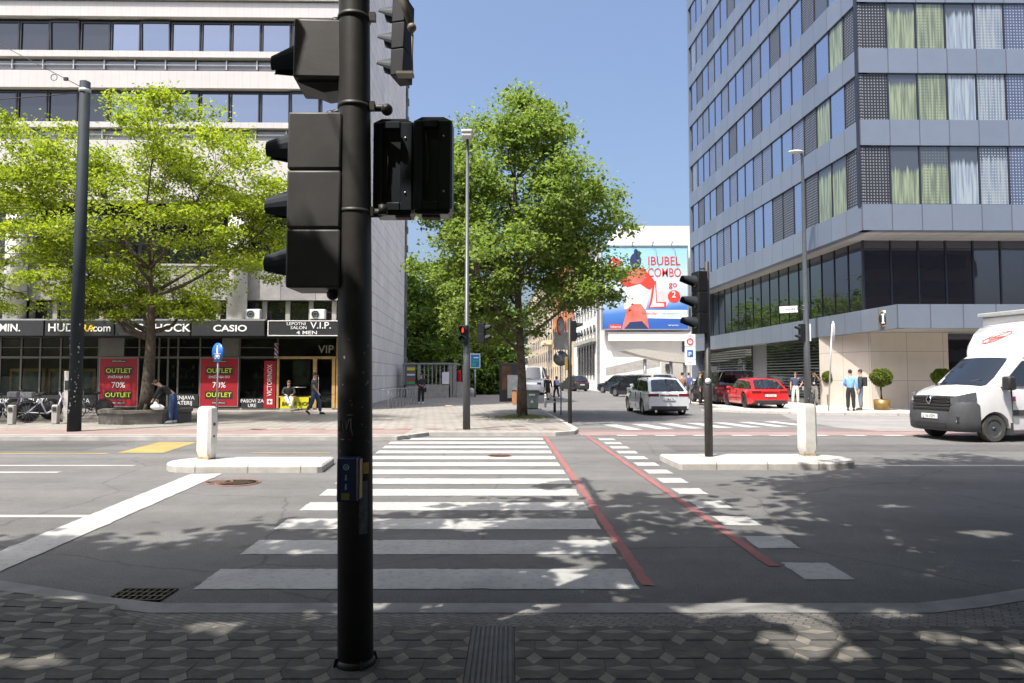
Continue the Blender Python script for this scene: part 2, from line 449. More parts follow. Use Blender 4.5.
# far zebra across the side street and cycle track
qs = []
for k in range(7):
    x = 3.05 + 1.0*k; y = 23.2 + 0.26*k
    qs.append([(x, y), (x+0.5, y+0.1), (x+0.98, y-2.2), (x+0.48, y-2.3)])
marks('far_zebra_crossing', qs, M_pwhite, 0.008)
marks('cycle_track', [bar(1.9, 45, 18.95, 20.35)], M_ppink, 0.0075)
marks('cycle_track_dashes', [bar(2.9+1.05*k, 3.45+1.05*k, 18.8, 19.1) for k in range(24)], M_pwhite, 0.011)
marks('cycle_track_red_line', [bar(1.9, 45, 20.3, 20.5)], M_pred, 0.011)

# near pavement with kerb, block band and rhombic pavers
M_kerb = mat('kerb_stone', (0.215, 0.21, 0.20), 0.85, var=0.18, scale=5, bump=0.25)
def kpath(off):
    pts = []
    for X in [-40, -14, -8, -5.2, -4.2, -3.4, -2.9, -2.5, -2.41, -2.39, 2.9, 3.3, 3.8, 4.6, 6.0, 9, 16, 40]:
        if X < 0: t = min(1, max(0, (-X-2.6)/1.8))
        else: t = min(1, max(0, (X-3.0)/1.8))
        pts.append((X, 4.98 + 0.42*t + (0.1 if abs(X) > 6 else 0) + off, 0.025 + 0.10*t))
    return pts
b = MB(); A = kpath(0.0); B_ = kpath(-0.2)
for i in range(len(A)-1):
    b.face([(A[i][0], A[i][1], -0.01), (A[i+1][0], A[i+1][1], -0.01), A[i+1], A[i]])
    b.face([A[i], A[i+1], B_[i+1], B_[i]])
struct(b.build('near_kerb', M_kerb))
def kin(X): return float(np.interp(X, [p[0] for p in B_], [p[1] for p in B_]))
def plim(X): return 4.42 if X > -2.4 else min(kin(X), 4.42 + (-2.4-X)*1.3)
def pz(x, y): return 0.054*min(1, max(0, (-x-2.6)/1.8))*min(1, max(0, (y-3.2)/1.0))
# narrow block band right behind the kerb
M_block = tilemat('small_setts', (0.115, 0.108, 0.098), (0.165, 0.155, 0.142), (0.05, 0.047, 0.043), 0.105, 0.052, 0.005, 0.5, rad(32), var=0.2)
b = MB()
for i in range(len(B_)-1):
    b.face([(B_[i][0], B_[i][1], B_[i][2]-0.004), (B_[i+1][0], B_[i+1][1], B_[i+1][2]-0.004), (B_[i+1][0], plim(B_[i+1][0])-0.002, 0.062+pz(B_[i+1][0], 5)), (B_[i][0], plim(B_[i][0])-0.002, 0.062+pz(B_[i][0], 5))])
struct(b.build('near_block_band', M_block))
# rhombic (tumbling block) pavers: real pieces with joints
M_pv = [mat('paver_dark', (0.088, 0.083, 0.075), 0.85, var=0.25, scale=9, bump=0.3, bscale=120), mat('paver_mid', (0.102, 0.096, 0.086), 0.85, var=0.22, scale=9, bump=0.3, bscale=120),
        mat('paver_light', (0.195, 0.178, 0.148), 0.85, var=0.2, scale=9, bump=0.3, bscale=120), mat('paver_joint', (0.062, 0.058, 0.052), 0.95, var=0.2)]
zt = 0.066; rr = random.Random(3)
b = MB(); px_, py_ = 0.25, 0.132; sh = 0.03
def pv(pts, mi, dz=0.0):
    if min(p[1] for p in pts) < 1.6: return
    xa_, xb_ = min(p[0] for p in pts), max(p[0] for p in pts)
    ya_, yb_ = plim(xa_)-0.004, plim(xb_)-0.004
    pts = clip(pts, lambda p: ya_ + (yb_-ya_)*(p[0]-xa_)/max(xb_-xa_, 1e-6) - p[1])
    if pts and sum(p[0] for p in pts)/len(pts) > -0.12: pts = clip(pts, lambda p: p[0]-0.018)
    elif pts: pts = clip(pts, lambda p: -0.256-p[0])
    if len(pts) < 3: return
    e = rr.uniform(-0.0004, 0.0004); b.mi = mi; b.face([(p[0], p[1], zt+dz+e+pz(p[0], p[1])+rr.uniform(-0.0002, 0.0002)) for p in pts])
def clip(pts, f):
    o_ = []
    for k_ in range(len(pts)):
        p, q_ = pts[k_], pts[(k_+1) % len(pts)]; a_, c_ = f(p), f(q_)
        if a_ >= 0: o_.append(p)
        if (a_ > 0) != (c_ > 0) and abs(a_-c_) > 1e-9:
            u_ = a_/(a_-c_); o_.append((p[0]+(q_[0]-p[0])*u_, p[1]+(q_[1]-p[1])*u_))
    return o_
def inset(pts, d=0.002):
    cx_ = sum(p[0] for p in pts)/len(pts); cy_ = sum(p[1] for p in pts)/len(pts); o_ = []
    for p in pts:
        v_ = Vector((cx_-p[0], cy_-p[1])); o_.append((p[0]+v_.x*d/max(v_.length, .01), p[1]+v_.y*d/max(v_.length, .01)))
    return o_
dw, dh, fw_, fh = 0.050, 0.082, 0.116, 0.040
for r in range(0, 14):
    y0 = 1.55 + r*2*py_
    for c in range(-32, 33):
        x0 = c*px_ + (px_/2 if r % 2 else 0)
        g_ = lambda x, y: (x + sh*(y-y0)*2.0, y)
        D = lambda x: [g_(x-dw, y0), g_(x, y0-dh), g_(x+dw, y0), g_(x, y0+dh)]
        pv(inset(D(x0)), 2)
        yf = y0+py_; xf = x0+px_/2
        pv(inset([g_(xf-fw_, yf), g_(xf, yf-fh), g_(xf+fw_, yf), g_(xf, yf+fh)]), 2 if rr.random() < 0.93 else 1)
        # dark pieces between: lower and upper hexagons beside each diamond
        m1, m2 = (0, 1) if (c+r) % 2 else (1, 0)
        pv(inset([g_(x0+dw, y0), g_(x0+px_-dw, y0), g_(x0+px_, y0+dh), g_(x0+px_, yf-0.004), g_(xf+fw_, yf), g_(xf, yf-fh), g_(xf-fw_, yf), g_(x0, yf-0.004), g_(x0, y0+dh)], 0.0018), m1, 0.0)
        yn = y0+2*py_
        pv(inset([g_(xf-fw_, yf), g_(xf, yf+fh), g_(xf+fw_, yf), g_(x0+px_, yf+0.004), g_(x0+px_, yn-0.012), g_(x0, yn-0.012), g_(x0, yf+0.004)], 0.0018), m2, -0.0008)
b.mi = 3
gx = [-60, -12, -8, -6, -5, -4.4, -3.9, -3.4, -2.9, -2.4, 0, 60]; gy = [-6, 3.2, 3.6, 4.0, 99]
for i_ in range(len(gx)-1):
    for j_ in range(len(gy)-1):
        q_ = [(gx[i_], gy[j_]), (gx[i_+1], gy[j_]), (gx[i_+1], gy[j_+1]), (gx[i_], gy[j_+1])]
        b.face([(p[0], min(p[1], plim(p[0])+0.002), zt-0.0035+pz(p[0], min(p[1], plim(p[0])))) for p in q_])
struct(b.build('near_pavement', M_pv))
# ribbed guidance strip let into the pavers
b = MB()
for k in range(9): b.box(-0.24+k*0.028, -0.225+k*0.028, 1.5, 4.40, zt-0.004, zt+0.006)
b.box(-0.25, 0.012, 1.5, 4.40, zt-0.02, zt-0.001)
struct(b.build('guidance_strip', mat('guide_paver', (0.12, 0.118, 0.115), 0.8, var=0.2, scale=8)))

# darker repair patches in the carriageway
M_ptch = asphalt('repair_asphalt', 0.10)
for pts in ([(3.6, 15.0), (12.5, 15.1), (12.4, 16.6), (3.6, 16.4)], [(-22, 15.2), (-9.5, 15.2), (-9.5, 17.3), (-22, 17.3)]):
    bq = MB(); bq.face([(p[0], p[1], 0.003) for p in pts]); struct(bq.build('road_repair', M_ptch))
# traffic islands
def island(x0, x1, y0, y1, rl, rr_, z=0.13):
    pts = []
    def arc(cx, cy, r, a0, a1, sxx=1):
        for k in range(9):
            t = rad(lerp(a0, a1, k/8)); pts.append((cx + r*sxx*math.cos(t), cy + r*math.sin(t)))
    h = (y1-y0)/2
    if rr_: arc(x1-h, (y0+y1)/2, h, -90, 90)
    else: pts.extend([(x1-0.05, y0), (x1+0.02, y0+0.06), (x1-0.08, y1)])
    if rl: arc(x0+h, (y0+y1)/2, h, 90, 270)
    else: pts.extend([(x0-0.06, y1), (x0, y0+0.05), (x0+0.05, y0)])
    return pts
M_isl = tilemat('island_concrete', (0.44, 0.42, 0.385), (0.38, 0.36, 0.33), (0.2, 0.185, 0.165), 0.9, 3.0, 0.012, 0, 0, var=0.22, vscale=3)
for (q, nm) in ((island(-6.12, -3.27, 11.72, 12.95, True, False), 'island'), (island(2.95, 6.28, 12.1, 13.45, False, True), 'island')):
    bmI = MB(); bmI.prism(q, -0.01, 0.10, axis='z')
    cx = sum(p[0] for p in q)/len(q); cy = sum(p[1] for p in q)/len(q)
    v0 = [(p[0], p[1], 0.10) for p in q]; v1 = [(cx+(p[0]-cx)*0.985, cy+(p[1]-cy)*0.96, 0.13) for p in q]
    for k in range(len(q)): bmI.face([v0[k], v0[(k+1) % len(q)], v1[(k+1) % len(q)], v1[k]])
    bmI.face(v1)
    struct(bmI.build('traffic_island', M_isl))
# dirt line hugging the island and the kerbs
# far pavement (in front of the shops and round the middle tree)
M_fpav = tilemat('pale_paving', (0.285, 0.265, 0.235), (0.24, 0.223, 0.198), (0.13, 0.12, 0.107), 0.42, 0.21, 0.018, 0.5, rad(38), var=0.18, vscale=0.9)
FP = [(-70, 17.6), (-2.95, 17.6), (-2.3, 18.9), (1.2, 18.9), (1.75, 19.3), (1.95, 20.3), (1.9, 21.5), (sx(2.9, 30), 30), (sx(2.9, 70), 70), (sx(2.9, 225), 225), (-70, 225)]
bq = MB(); bq.prism([(p[0], p[1]) for p in FP], -0.01, 0.10, axis='z')
struct(bq.build('far_pavement', M_fpav))
b = MB()
for i in range(0, 7):
    p, q = FP[i], FP[i+1]
    d = Vector((q[0]-p[0], q[1]-p[1], 0)).normalized(); n = Vector((-d.y, d.x, 0))*0.14
    b.prism([(p[0]-n.x*0.1, p[1]-n.y*0.1), (q[0]-n.x*0.1, q[1]-n.y*0.1), (q[0]+n.x, q[1]+n.y), (p[0]+n.x, p[1]+n.y)], -0.01, 0.1035+0.0003*i, axis='z')
struct(b.build('far_kerb', M_conc))
marks('far_cycle_strip', [bar(-70, -2.9, 18.3, 19.9)], M_ppink, 0.106)
marks('far_cycle_strip_edge', [bar(-70, -2.7, 17.8, 18.26)], paintmat('pale_edge_strip', (0.30, 0.285, 0.26), 0.4), 0.108)
marks('far_red_dashes', [bar(-7.6+0.85*k, -7.15+0.85*k, 19.92, 20.12) for k in range(12) if -7.6+0.85*k < 1.2], M_pred, 0.110)
# right hand plaza
PZ = [(sx(12.2, 230), 230), (sx(12.2, 36), 36), (sx(12.2, 36)+0.1, 34), (8.9, 32.2), (10.6, 30.4), (13.0, 29.0), (17.0, 28.2), (24, 27.6), (70, 27.0), (70, 230)]
bq = MB(); bq.prism(PZ, -0.01, 0.10, axis='z')
M_plaza = tilemat('plaza_slabs', (0.44, 0.415, 0.375), (0.40, 0.38, 0.345), (0.28, 0.265, 0.24), 0.8, 0.4, 0.008, 0.5, 0, var=0.1)
struct(bq.build('plaza_pavement', M_plaza))
sheet('plaza_apron', [(11.0, 20.5), (70, 20.5), (70, 27.2), (24, 27.5), (17, 28.1), (13.2, 28.8), (11.6, 29.6), (10.6, 26), (10.4, 22)], 0.007, M_apron)
b = MB()
for i in range(2, 8):
    p, q = PZ[i], PZ[i+1]
    d = Vector((q[0]-p[0], q[1]-p[1], 0)).normalized(); n = Vector((-d.y, d.x, 0))*0.15
    b.face([(p[0], p[1], 0.104), (q[0], q[1], 0.104), (q[0]+n.x, q[1]+n.y, 0.104), (p[0]+n.x, p[1]+n.y, 0.104)])
struct(b.build('plaza_kerb', M_conc))

# drain and manhole covers
t = thing('storm_drain', 'rusty rectangular storm drain grate by the near kerb', 'drain grate', (G(150, 591)[0], 5.22, 0.0))
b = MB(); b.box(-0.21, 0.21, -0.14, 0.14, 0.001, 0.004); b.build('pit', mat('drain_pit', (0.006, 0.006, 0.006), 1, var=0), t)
b = MB(); M_iron = mat('cast_iron', (0.085, 0.066, 0.045), 0.7, 0.3, var=0.3, scale=20)
for k in range(9): b.box(-0.21+k*0.05, -0.195+k*0.05, -0.14, 0.14, 0.004, 0.014)
for k in range(4): b.box(-0.21, 0.205, -0.14+k*0.088, -0.125+k*0.088, 0.004, 0.016)
b.build('grate', M_iron, t)
def manhole(px, py, r, label):
    g = G(px, py)
    t = thing('manhole_cover', label, 'manhole cover', g)
    b = MB(); b.lathe([(0.001, 0.010), (r*0.8, 0.010), (r*0.82, 0.006), (r*0.86, 0.006), (r*0.9, 0.010)], n=28)
    for k in range(-3, 4):
        for j in range(-3, 4):
            if math.hypot(k, j) < 3.6: b.box(k*r*0.2-0.02, k*r*0.2+0.02, j*r*0.2-0.02, j*r*0.2+0.02, 0.009, 0.014)
    b.build('lid', M_iron, t)
    b = MB(); b.torus((0, 0, 0.004), r, 0.012, axis='z', m=6); b.build('frame', mat('red_brown_seal', (0.22, 0.10, 0.08), 0.8, var=0.3), t)
manhole(238, 483, 0.33, 'larger round manhole cover with reddish ring near the left traffic island')
manhole(219, 482.5, 0.2, 'small round manhole cover close beside the larger ringed one')
manhole(500, 456, 0.25, 'round manhole cover lying among the far zebra stripes')

# ================================================================ LEFT OFFICE BUILDING
Y0 = 30.5
LB = thing('office_building', 'white banded office block with ribbon windows above dark shopfronts', 'office building', (-7.46, Y0, 0.1), rad(0.9))
LBW = world_of(LB); LBI = LBW.inverted()
DEP = 0.0
def lx(px, d=None):
    d = DEP if d is None else d; k = (px-512)/F*(CP if False else 1.0)*1.0; c, s_ = math.cos(rad(0.9)), math.sin(rad(0.9))
    return (k*(Y0 + d*c) - (-7.46) + d*s_)/(c - k*s_)
def lz(py, d=None): return HT(py, Y0 + (DEP if d is None else d)) - 0.1
M_bandw = tilemat('white_cladding', (0.54, 0.51, 0.49), (0.52, 0.495, 0.48), (0.42, 0.40, 0.385), 0.37, 30, 0.008, 0, 0, 0.6, 'XZ', 0.2, 0.05)
M_stonew = tilemat('stone_side_cladding', (0.84, 0.79, 0.73), (0.79, 0.74, 0.685), (0.42, 0.40, 0.38), 1.5, 0.78, 0.02, 0.5, 0, 0.7, 'YZ', 0.5, 0.12, 0.4)
M_gpanel = tilemat('grey_panels', (0.36, 0.37, 0.40), (0.33, 0.34, 0.37), (0.1, 0.1, 0.1), 1.38, 30, 0.02, 0, 0, 0.5, 'XZ', 0.3, 0.1)
M_cpanel = tilemat('dull_concrete_panels', (0.27, 0.26, 0.26), (0.31, 0.30, 0.295), (0.12, 0.12, 0.12), 1.6, 30, 0.02, 0, 0, 0.8, 'XZ', 0.3, 0.25)
M_frame = mat('dark_window_frame', (0.03, 0.032, 0.036), 0.4, 0.3, var=0.1)
M_win = glassmat('office_glass', (0.03, 0.045, 0.075), 0.02, 0.8, 0.5, (0.42, 0.48, 0.60), 0.015)
M_wind = glassmat('office_glass_dark', (0.02, 0.02, 0.022), 0.03, 0.6, 0.10, (0.3, 0.35, 0.45))
XL = -36.0
def fl(y0, y1, d0, d1, m, name, x0=None, x1=0.0):
    b = MB(); b.box(x0 if x0 is not None else XL, x1, d0, d1, min(lz(y0), lz(y1)), max(lz(y0), lz(y1))); return b.build(name, m, LB)
fl(18, 3.5, 0, 0.6, M_bandw, 'cladding_band'); fl(89, 72, 0, 0.6, M_bandw, 'cladding_band')
b = MB(); b.box(XL, 0, 0, 0.6, lz(201), lz(141)); b.build('cladding_band', M_bandw, LB)
for (a0, a1) in ((59.5, 53.5), (129.5, 124), (2, -4)): fl(a0, a1, -0.12, 0.5, M_white if False else M_bandw, 'ledge')
for (a0, a1) in ((70, 62), (139.5, 131)): fl(a0, a1, 0.12, 0.5, M_gpanel, 'spandrel')
for (a0, a1) in ((66.5, 65.5), (136, 135)):
    b = MB(); b.box(XL, 0, 0.02, 0.05, lz(a0), lz(a1))
    for k in range(26): b.box(-0.05-k*1.38, -k*1.38, 0.0, 0.06, lz(a0+4), lz(a1-4))
    b.build('rail', M_galv, LB)
b = MB()
for (a0, a1) in ((24, 15), (53, 18.5), (62, 59), (72, 70), (124, 89.5), (131, 129), (141, 139)): b.box(XL, -0.02, 0.34, 0.7, lz(a0), lz(a1))
b.build('window_reveal', M_frame, LB)
# upper bodies (out of frame) and side wall
b = MB(); b.box(XL, -0.9, 0.1, 23, lz(3.4), 33); b.box(-0.9, -0.05, 0.1, 1, lz(3.4), 33); b.build('upper_storeys', M_bandw, LB)
b = MB(); b.box(XL, -1.2, 5.0, 23.5, 0, 32); b.build('core', M_interior, LB)
b = MB(); b.prism([(-0.29, 0.02), (0.0, 0.0), (-0.74, 23.6), (-1.04, 23.6)], 0, 33.2, axis='z'); b.build('side_wall', M_stonew, LB)
b = MB(); b.box(-1.0, -0.62, 23.62, 24.2, 0, 33)
for k in range(22): b.box(-0.63, -0.52, 23.7, 24.1, 1.0+k*1.5, 1.5+k*1.5)
b.build('rear_corner_strip', mat('corner_strip', (0.16, 0.16, 0.155), 0.7, var=0.5, scale=1), LB)
# ribbon windows: every pane is a part
pitch = lx(128.6) - lx(97.4)
x_ref = lx(97.5)
for (yt, yb, shift, dark) in ((22.5, 52.5, 0.0, 3), (92.3, 122.5, -0.03, 2)):
    k0 = 0
    for k in range(-5, 9):
        xa = x_ref + k*pitch + 0.08 + shift*0; xb = xa + pitch - 0.16
        if xa > -0.5: break
        xb = min(xb, -0.1)
        isd = k < -0.5
        b = MB(); b.box(0, xb-xa, 0, 0.03, 0, lz(yt)-lz(yb)); w = b.build('window', M_wind if isd else M_win, LB, loc=(xa, 0.30, lz(yb)))
        fb = MB(); h = lz(yt)-lz(yb); W = xb-xa
        for q in ((-0.06, 0.0, 0, h), (W, W+0.06, 0, h)): fb.box(q[0], q[1], -0.06, 0.03, q[2], q[3])
        fb.box(-0.06, W+0.06, -0.05, 0.03, -0.06, 0.0); fb.box(-0.06, W+0.06, -0.05, 0.03, h, h+0.07)
        fb.build('frame', M_frame, w)
        if (k in (1, -2) and yt < 50) or (k == 6 and yt > 50) :
            w.rotation_euler.x = rad(3.0)
# first floor behind the trees: recessed windows with round columns and panels
b = MB(); b.box(XL, -0.3, 1.6, 2.2, lz(262), lz(200)); b.build('recess_wall', M_frame, LB)
k = 0; x = -1.2
while x > -26:
    b = MB(); b.box(0, 1.25, 0, 0.03, 0, lz(206)-lz(258)); b.build('recess_window', M_wind, LB, loc=(x-1.25, 1.55, lz(258))); x -= 1.5
fl(298, 262, 0.9, 1.5, M_cpanel, 'concrete_spandrel'); fl(263, 261, 0.86, 1.52, M_conc, 'spandrel_cap')
b = MB(); b.box(XL, -0.3, 1.3, 2.0, lz(321), lz(298)); b.build('mezzanine_wall', M_frame, LB)
k = 0; x = -0.9
while x > -26:
    b = MB(); b.box(0, 0.86, 0, 0.03, 0, lz(300)-lz(320)); b.build('mezzanine_window', M_wind, LB, loc=(x-0.86, 1.26, lz(320)))
    b = MB(); b.box(0, 0.2, 0, 0.16, 0, lz(298.5)-lz(320)); b.build('mezzanine_pier', M_conc, LB, loc=(x, 1.14, lz(320)))
    x -= 1.07
for px in (231, 4, -222):
    b = MB(); b.cyl((lx(px), 0.55, lz(321)), (lx(px), 0.55, lz(200.5)), 0.44, n=28); b.build('column', mat('column_render', (0.58, 0.57, 0.55), 0.8, var=0.15, scale=2), LB)
# soffit and canopy slab behind the fascia boards
b = MB(); b.box(XL, -0.02, 0.25, 2.2, lz(337), lz(335.8)); b.box(XL, -0.02, 0.3, 1.3, lz(322), lz(320.8)); b.build('canopy_slab', M_frame, LB)
DEP = 0.92
# shopfront: glazing frame, glass, interior, plinth
M_sfr = mat('shop_frame_bronze', (0.12, 0.115, 0.10), 0.45, 0.3, var=0.1)
M_sgl = clearglass('shop_glass', (0.72, 0.75, 0.72), 0.0)
b = MB(); b.box(XL, -0.02, 0.9, 1.5, 0.0, lz(408.2)); b.build('plinth', M_conc, LB)
b = MB()
zs = (lz(407.8), lz(357.5), lz(337.5))
vert = [0, 21, 40, 60.5, 98.5, 139, 159, 168, 178, 200, 239.5, 277.5]
for px in vert + [-30, -60, -90, -120, -150]: b.box(lx(px)-0.04, lx(px)+0.04, 0.92, 1.02, zs[0]-0.02, zs[2])
b.box(XL, lx(278), 0.93, 1.0, zs[1]-0.05, zs[1]+0.05); b.box(XL, lx(278), 0.93, 1.0, zs[0]-0.03, zs[0]+0.06); b.box(XL, -0.02, 0.93, 1.0, zs[2]-0.04, zs[2]+0.04)
b.box(XL, lx(278), 0.94, 0.99, lz(348), lz(347.3))
b.build('glazing_frame', M_sfr, LB)
b = MB(); b.box(XL, -0.05, 0.955, 0.965, zs[0], zs[2]); b.build('shop_glass', M_sgl, LB)
b = MB(); b.box(XL, -0.3, 4.5, 4.6, 0, 4.5); b.box(XL, -0.3, 1.6, 4.5, 0.05, 0.06); b.box(XL, -0.3, 1.5, 4.5, 3.9, 3.95)
b.build('shop_interior', mat('shop_interior', (0.17, 0.16, 0.14), 0.9, var=0.4, scale=0.8), LB)
# solid panels beside the posters
for (p0, p1) in ((99.5, 124), (222, 238.5)):
    b = MB(); b.box(lx(p0), lx(p1), 0.90, 0.95, zs[1]+0.05, zs[2]-0.04); b.build('blank_panel', mat('blank_panel', (0.17, 0.165, 0.15), 0.6, var=0.1), LB)
# wooden display frames inside the left shop
for (p0, p1) in ((5, 41), (44, 70), (70, 92)):
    b = MB()
    for (u0, u1, v0, v1) in ((p0, p1, 371.5, 368.5), (p0, p1, 396.5, 395), (p0, p0+2, 396, 370), (p1-3, p1, 396, 370)):
        b.box(lx(u0), lx(u1), 1.25, 1.32, lz(v0), lz(v1))
    b.build('display_frame', M_wood, LB)
    b = MB(); b.box(lx(p0+2), lx(p1-3), 1.34, 1.4, lz(395), lz(371.5)); b.build('display_back', mat('display_back', (0.20, 0.22, 0.22), 0.6, var=0.5, scale=1.5), LB)
# shelves in the middle shops
b = MB(); r5 = random.Random(5)
for p0 in range(160, 262, 7):
    if 199 < p0 < 239: continue
    for yy in (398, 388, 378, 369):
        b.box(lx(p0), lx(p0+5.5), 1.9+r5.random()*0.8, 2.9, lz(yy), lz(yy)+0.04)
        if r5.random() < 0.75: b.box(lx(p0+1), lx(p0+1+r5.uniform(1, 3.5)), 2.0, 2.3, lz(yy)+0.04, lz(yy)+r5.uniform(0.12, 0.3))
b.build('shop_shelves', mat('shelf_goods', (0.26, 0.24, 0.2), 0.6, var=0.7, scale=3), LB)
# salon bay with wooden frame, door and window
b = MB()
for (u0, u1, v0, v1) in ((277.5, 279.5, 408, 357), (313.5, 317, 408, 357), (332.5, 335.5, 408, 357), (336.5, 340, 408, 337), (277.5, 340, 359, 356.5), (279, 314, 397.5, 396)):
    b.box(lx(u0), lx(u1), 0.86, 0.98, lz(v0), lz(v1))
b.build('salon_frame', M_wood, LB)
b = MB(); b.box(lx(317), lx(332.5), 1.0, 1.03, lz(408), lz(359)); d = b.build('salon_door', M_wind, LB)
b = MB(); b.cyl((lx(318.5), 0.95, lz(392)), (lx(318.5), 0.95, lz(375)), 0.02, n=8); b.build('handle', M_chrome, d)
b = MB(); b.box(lx(303), lx(312), 1.6, 1.7, 1.15, 1.2); b.box(lx(306.5), lx(308.5), 1.62, 1.68, 0.3, 1.15); b.box(lx(282), lx(300), 2.6, 2.7, 1.1, 2.3); b.build('salon_fittings', mat('salon_fit', (0.3, 0.3, 0.28), 0.5, var=0.4, scale=3), LB)
text('VIP', 0.52, mat('faint_letter', (0.30, 0.28, 0.22), 0.5, var=0.1), LB, 'window_lettering', (lx(318), 0.93, lz(353)), bold=0.004)

DEP = 0.0
# fascia boards (hang on the building: things of their own)
def on_lb(px, py, d=0.0): return LBW @ Vector((lx(px, d), d, lz(py, d)))
M_fas = mat('fascia_anthracite', (0.028, 0.03, 0.034), 0.45, var=0.1)
M_let = mat('white_letters', (0.8, 0.8, 0.8), 0.5, var=0.02)
def fascia(p0, p1, label, txts, border=False, group='shop name boards above the windows'):
    w = lx(p1)-lx(p0)
    t = thing('shop_sign', label, 'shop sign', on_lb(p0, 336.0, 0.0), rad(0.9), group)
    h = lz(320.5)-lz(336)
    b = MB(); b.box(0.03, w-0.03, 0, 0.24, 0, h, 0.012); b.build('board', M_fas, t)
    if border:
        b = MB()
        for q in ((0.03, w-0.03, 0.0, 0.035), (0.03, w-0.03, h-0.035, h), (0.03, 0.065, 0.036, h-0.036), (w-0.065, w-0.03, 0.036, h-0.036)): b.box(q[0], q[1], -0.02, -0.002, q[2], q[3])
        b.build('border', M_let, t)
    else:
        b = MB(); b.box(0, w, 0.02, 0.28, h+0.001, h+0.06); b.build('coping', M_galv, t)
    for (s, px, py, size, kw) in txts:
        kw = dict(kw); m = kw.pop('m', M_let); text(s, size, m, t, 'lettering', (lx(px)-lx(p0), -0.012, lz(py)-lz(336)), **kw)
fascia(-60, 43, 'dark fascia board ending in the white letters MIN. at the left edge', [('VITAMIN.', -25, 331.6, 0.47, dict(bold=0.018, sx=1.0))])
M_ylet = mat('yellow_letters', (0.85, 0.55, 0.02), 0.5, var=0.02)
fascia(43, 113.5, 'dark fascia board with white HUDA and a yellow word behind the tall grey pole', [('HUDA', 46.7, 331.6, 0.50, dict(bold=0.018, sx=1.07)), ('URA', 73, 331.6, 0.46, dict(bold=0.018, m=M_ylet)), ('.com', 89.5, 331.6, 0.46, dict(bold=0.018))])
fascia(113.5, 190, 'dark fascia board with letters ending in CK half hidden by the street tree', [('G-SHOCK', 134, 331.6, 0.48, dict(bold=0.02, sx=1.15))])
fascia(190, 264.5, 'dark fascia board reading CASIO in wide white letters', [('CASIO', 212.5, 331.4, 0.40, dict(bold=0.022, sx=1.3))])
fascia(266.5, 342, 'white bordered fascia board of the beauty salon reading V.I.P. 4 MEN', [('V.I.P.', 310, 328.5, 0.42, dict(sx=1.1, bold=0.006)), ('LEPOTNI', 286, 325.2, 0.19, dict(sx=1.15, bold=0.002)), ('SALON', 290, 329.2, 0.19, dict(sx=1.2, bold=0.002)), ('4 MEN', 296, 334.3, 0.22, dict(sx=1.5, bold=0.006))], border=True)
# posters
DEP = 0.84
M_prd = mat('poster_red', (0.33, 0.01, 0.022), 0.5, var=0.05)
def outlet(p0, p1, label):
    w = lx(p1)-lx(p0); h = lz(358.3)-lz(406)
    t = thing('poster', label, 'poster', on_lb(p0, 406, 0.84), rad(0.9), 'red sale posters on the shop windows')
    b = MB(); b.box(0, w, 0, 0.03, 0, h); b.build('panel', M_prd, t)
    fr = MB()
    for q in ((-0.03, 0, -0.03, h+0.03), (w, w+0.03, -0.03, h+0.03), (0.001, w-0.001, -0.03, 0.0), (0.001, w-0.001, h, h+0.03)): fr.box(q[0], q[1], -0.01, 0.04, q[2], q[3])
    fr.build('frame', M_grey, t)
    b = MB()
    for (z0, z1, m) in ((0.655, 0.82, 0.13), (0.15, 0.31, 0.13), (0.91, 0.965, 0.3), (0.04, 0.095, 0.3)): b = MB(); b.box(w*m, w*(1-m), -0.006, -0.001, h*z0, h*z1); b.build('black_bar', M_fas, t)
    yl = mat('lime_letters', (0.62, 0.66, 0.03), 0.5, var=0.02)
    for z in (0.695, 0.19): text('OUTLET', 0.29, yl, t, loc=(w/2, -0.014, h*z), align='CENTER', bold=0.006, sx=1.08)
    text('ZNIŽANJA DO', 0.15, M_let, t, loc=(w/2, -0.010, h*0.585), align='CENTER', bold=0.002)
    text('70%', 0.37, M_let, t, loc=(w/2, -0.010, h*0.385), align='CENTER', bold=0.006)
    for z in (0.925, 0.055): text('HUDA URA.com', 0.085, M_let, t, loc=(w/2, -0.010, h*z), align='CENTER')
outlet(100.3, 138, 'red OUTLET 70% poster immediately left of the street tree trunk')
outlet(201, 238.3, 'red OUTLET 70% poster behind the round blue sign')
w = lx(276)-lx(264.3); h = lz(361)-lz(408)
t = thing('banner', 'narrow red vertical banner reading VICTORINOX beside the salon', 'banner', on_lb(264.3, 408, 0.85), rad(0.9))
b = MB(); b.box(0, w, 0, 0.02, 0, h); b.build('panel', M_prd, t)
text('VICTORINOX', 0.31, M_let, t, loc=(w*0.68, -0.012, h*0.25), rot=(PI/2, -PI/2, 0), sx=0.76)
b = MB(); b.box(w*0.3, w*0.75, -0.012, -0.002, h*0.08, h*0.19, 0.0); b.build('emblem', M_let, t)
b = MB(); b.box(w*0.49, w*0.56, -0.018, -0.013, h*0.095, h*0.175); b.box(w*0.37, w*0.68, -0.019, -0.0145, h*0.125, h*0.145); b.build('emblem_cross', M_prd, t)
def decal(p0, p1, y0, y1, lines, label, size=0.2):
    w = lx(p1)-lx(p0); h = lz(y0)-lz(y1)
    t = thing('window_decal', label, 'window lettering', on_lb(p0, y1, 0.86), rad(0.9))
    b = MB(); b.box(0, w, 0, 0.01, 0, h); b.build('black_strip', M_fas, t)
    for (s, u, v) in lines: text(s, size, M_let, t, loc=(u*w, -0.01, v*h), align='CENTER', bold=0.004)
decal(242, 264, 398, 408, [('PASOVI ZA', 0.5, 0.56), ('URE', 0.5, 0.10)], 'black window strip reading PASOVI ZA URE next to the vertical banner', 0.215)
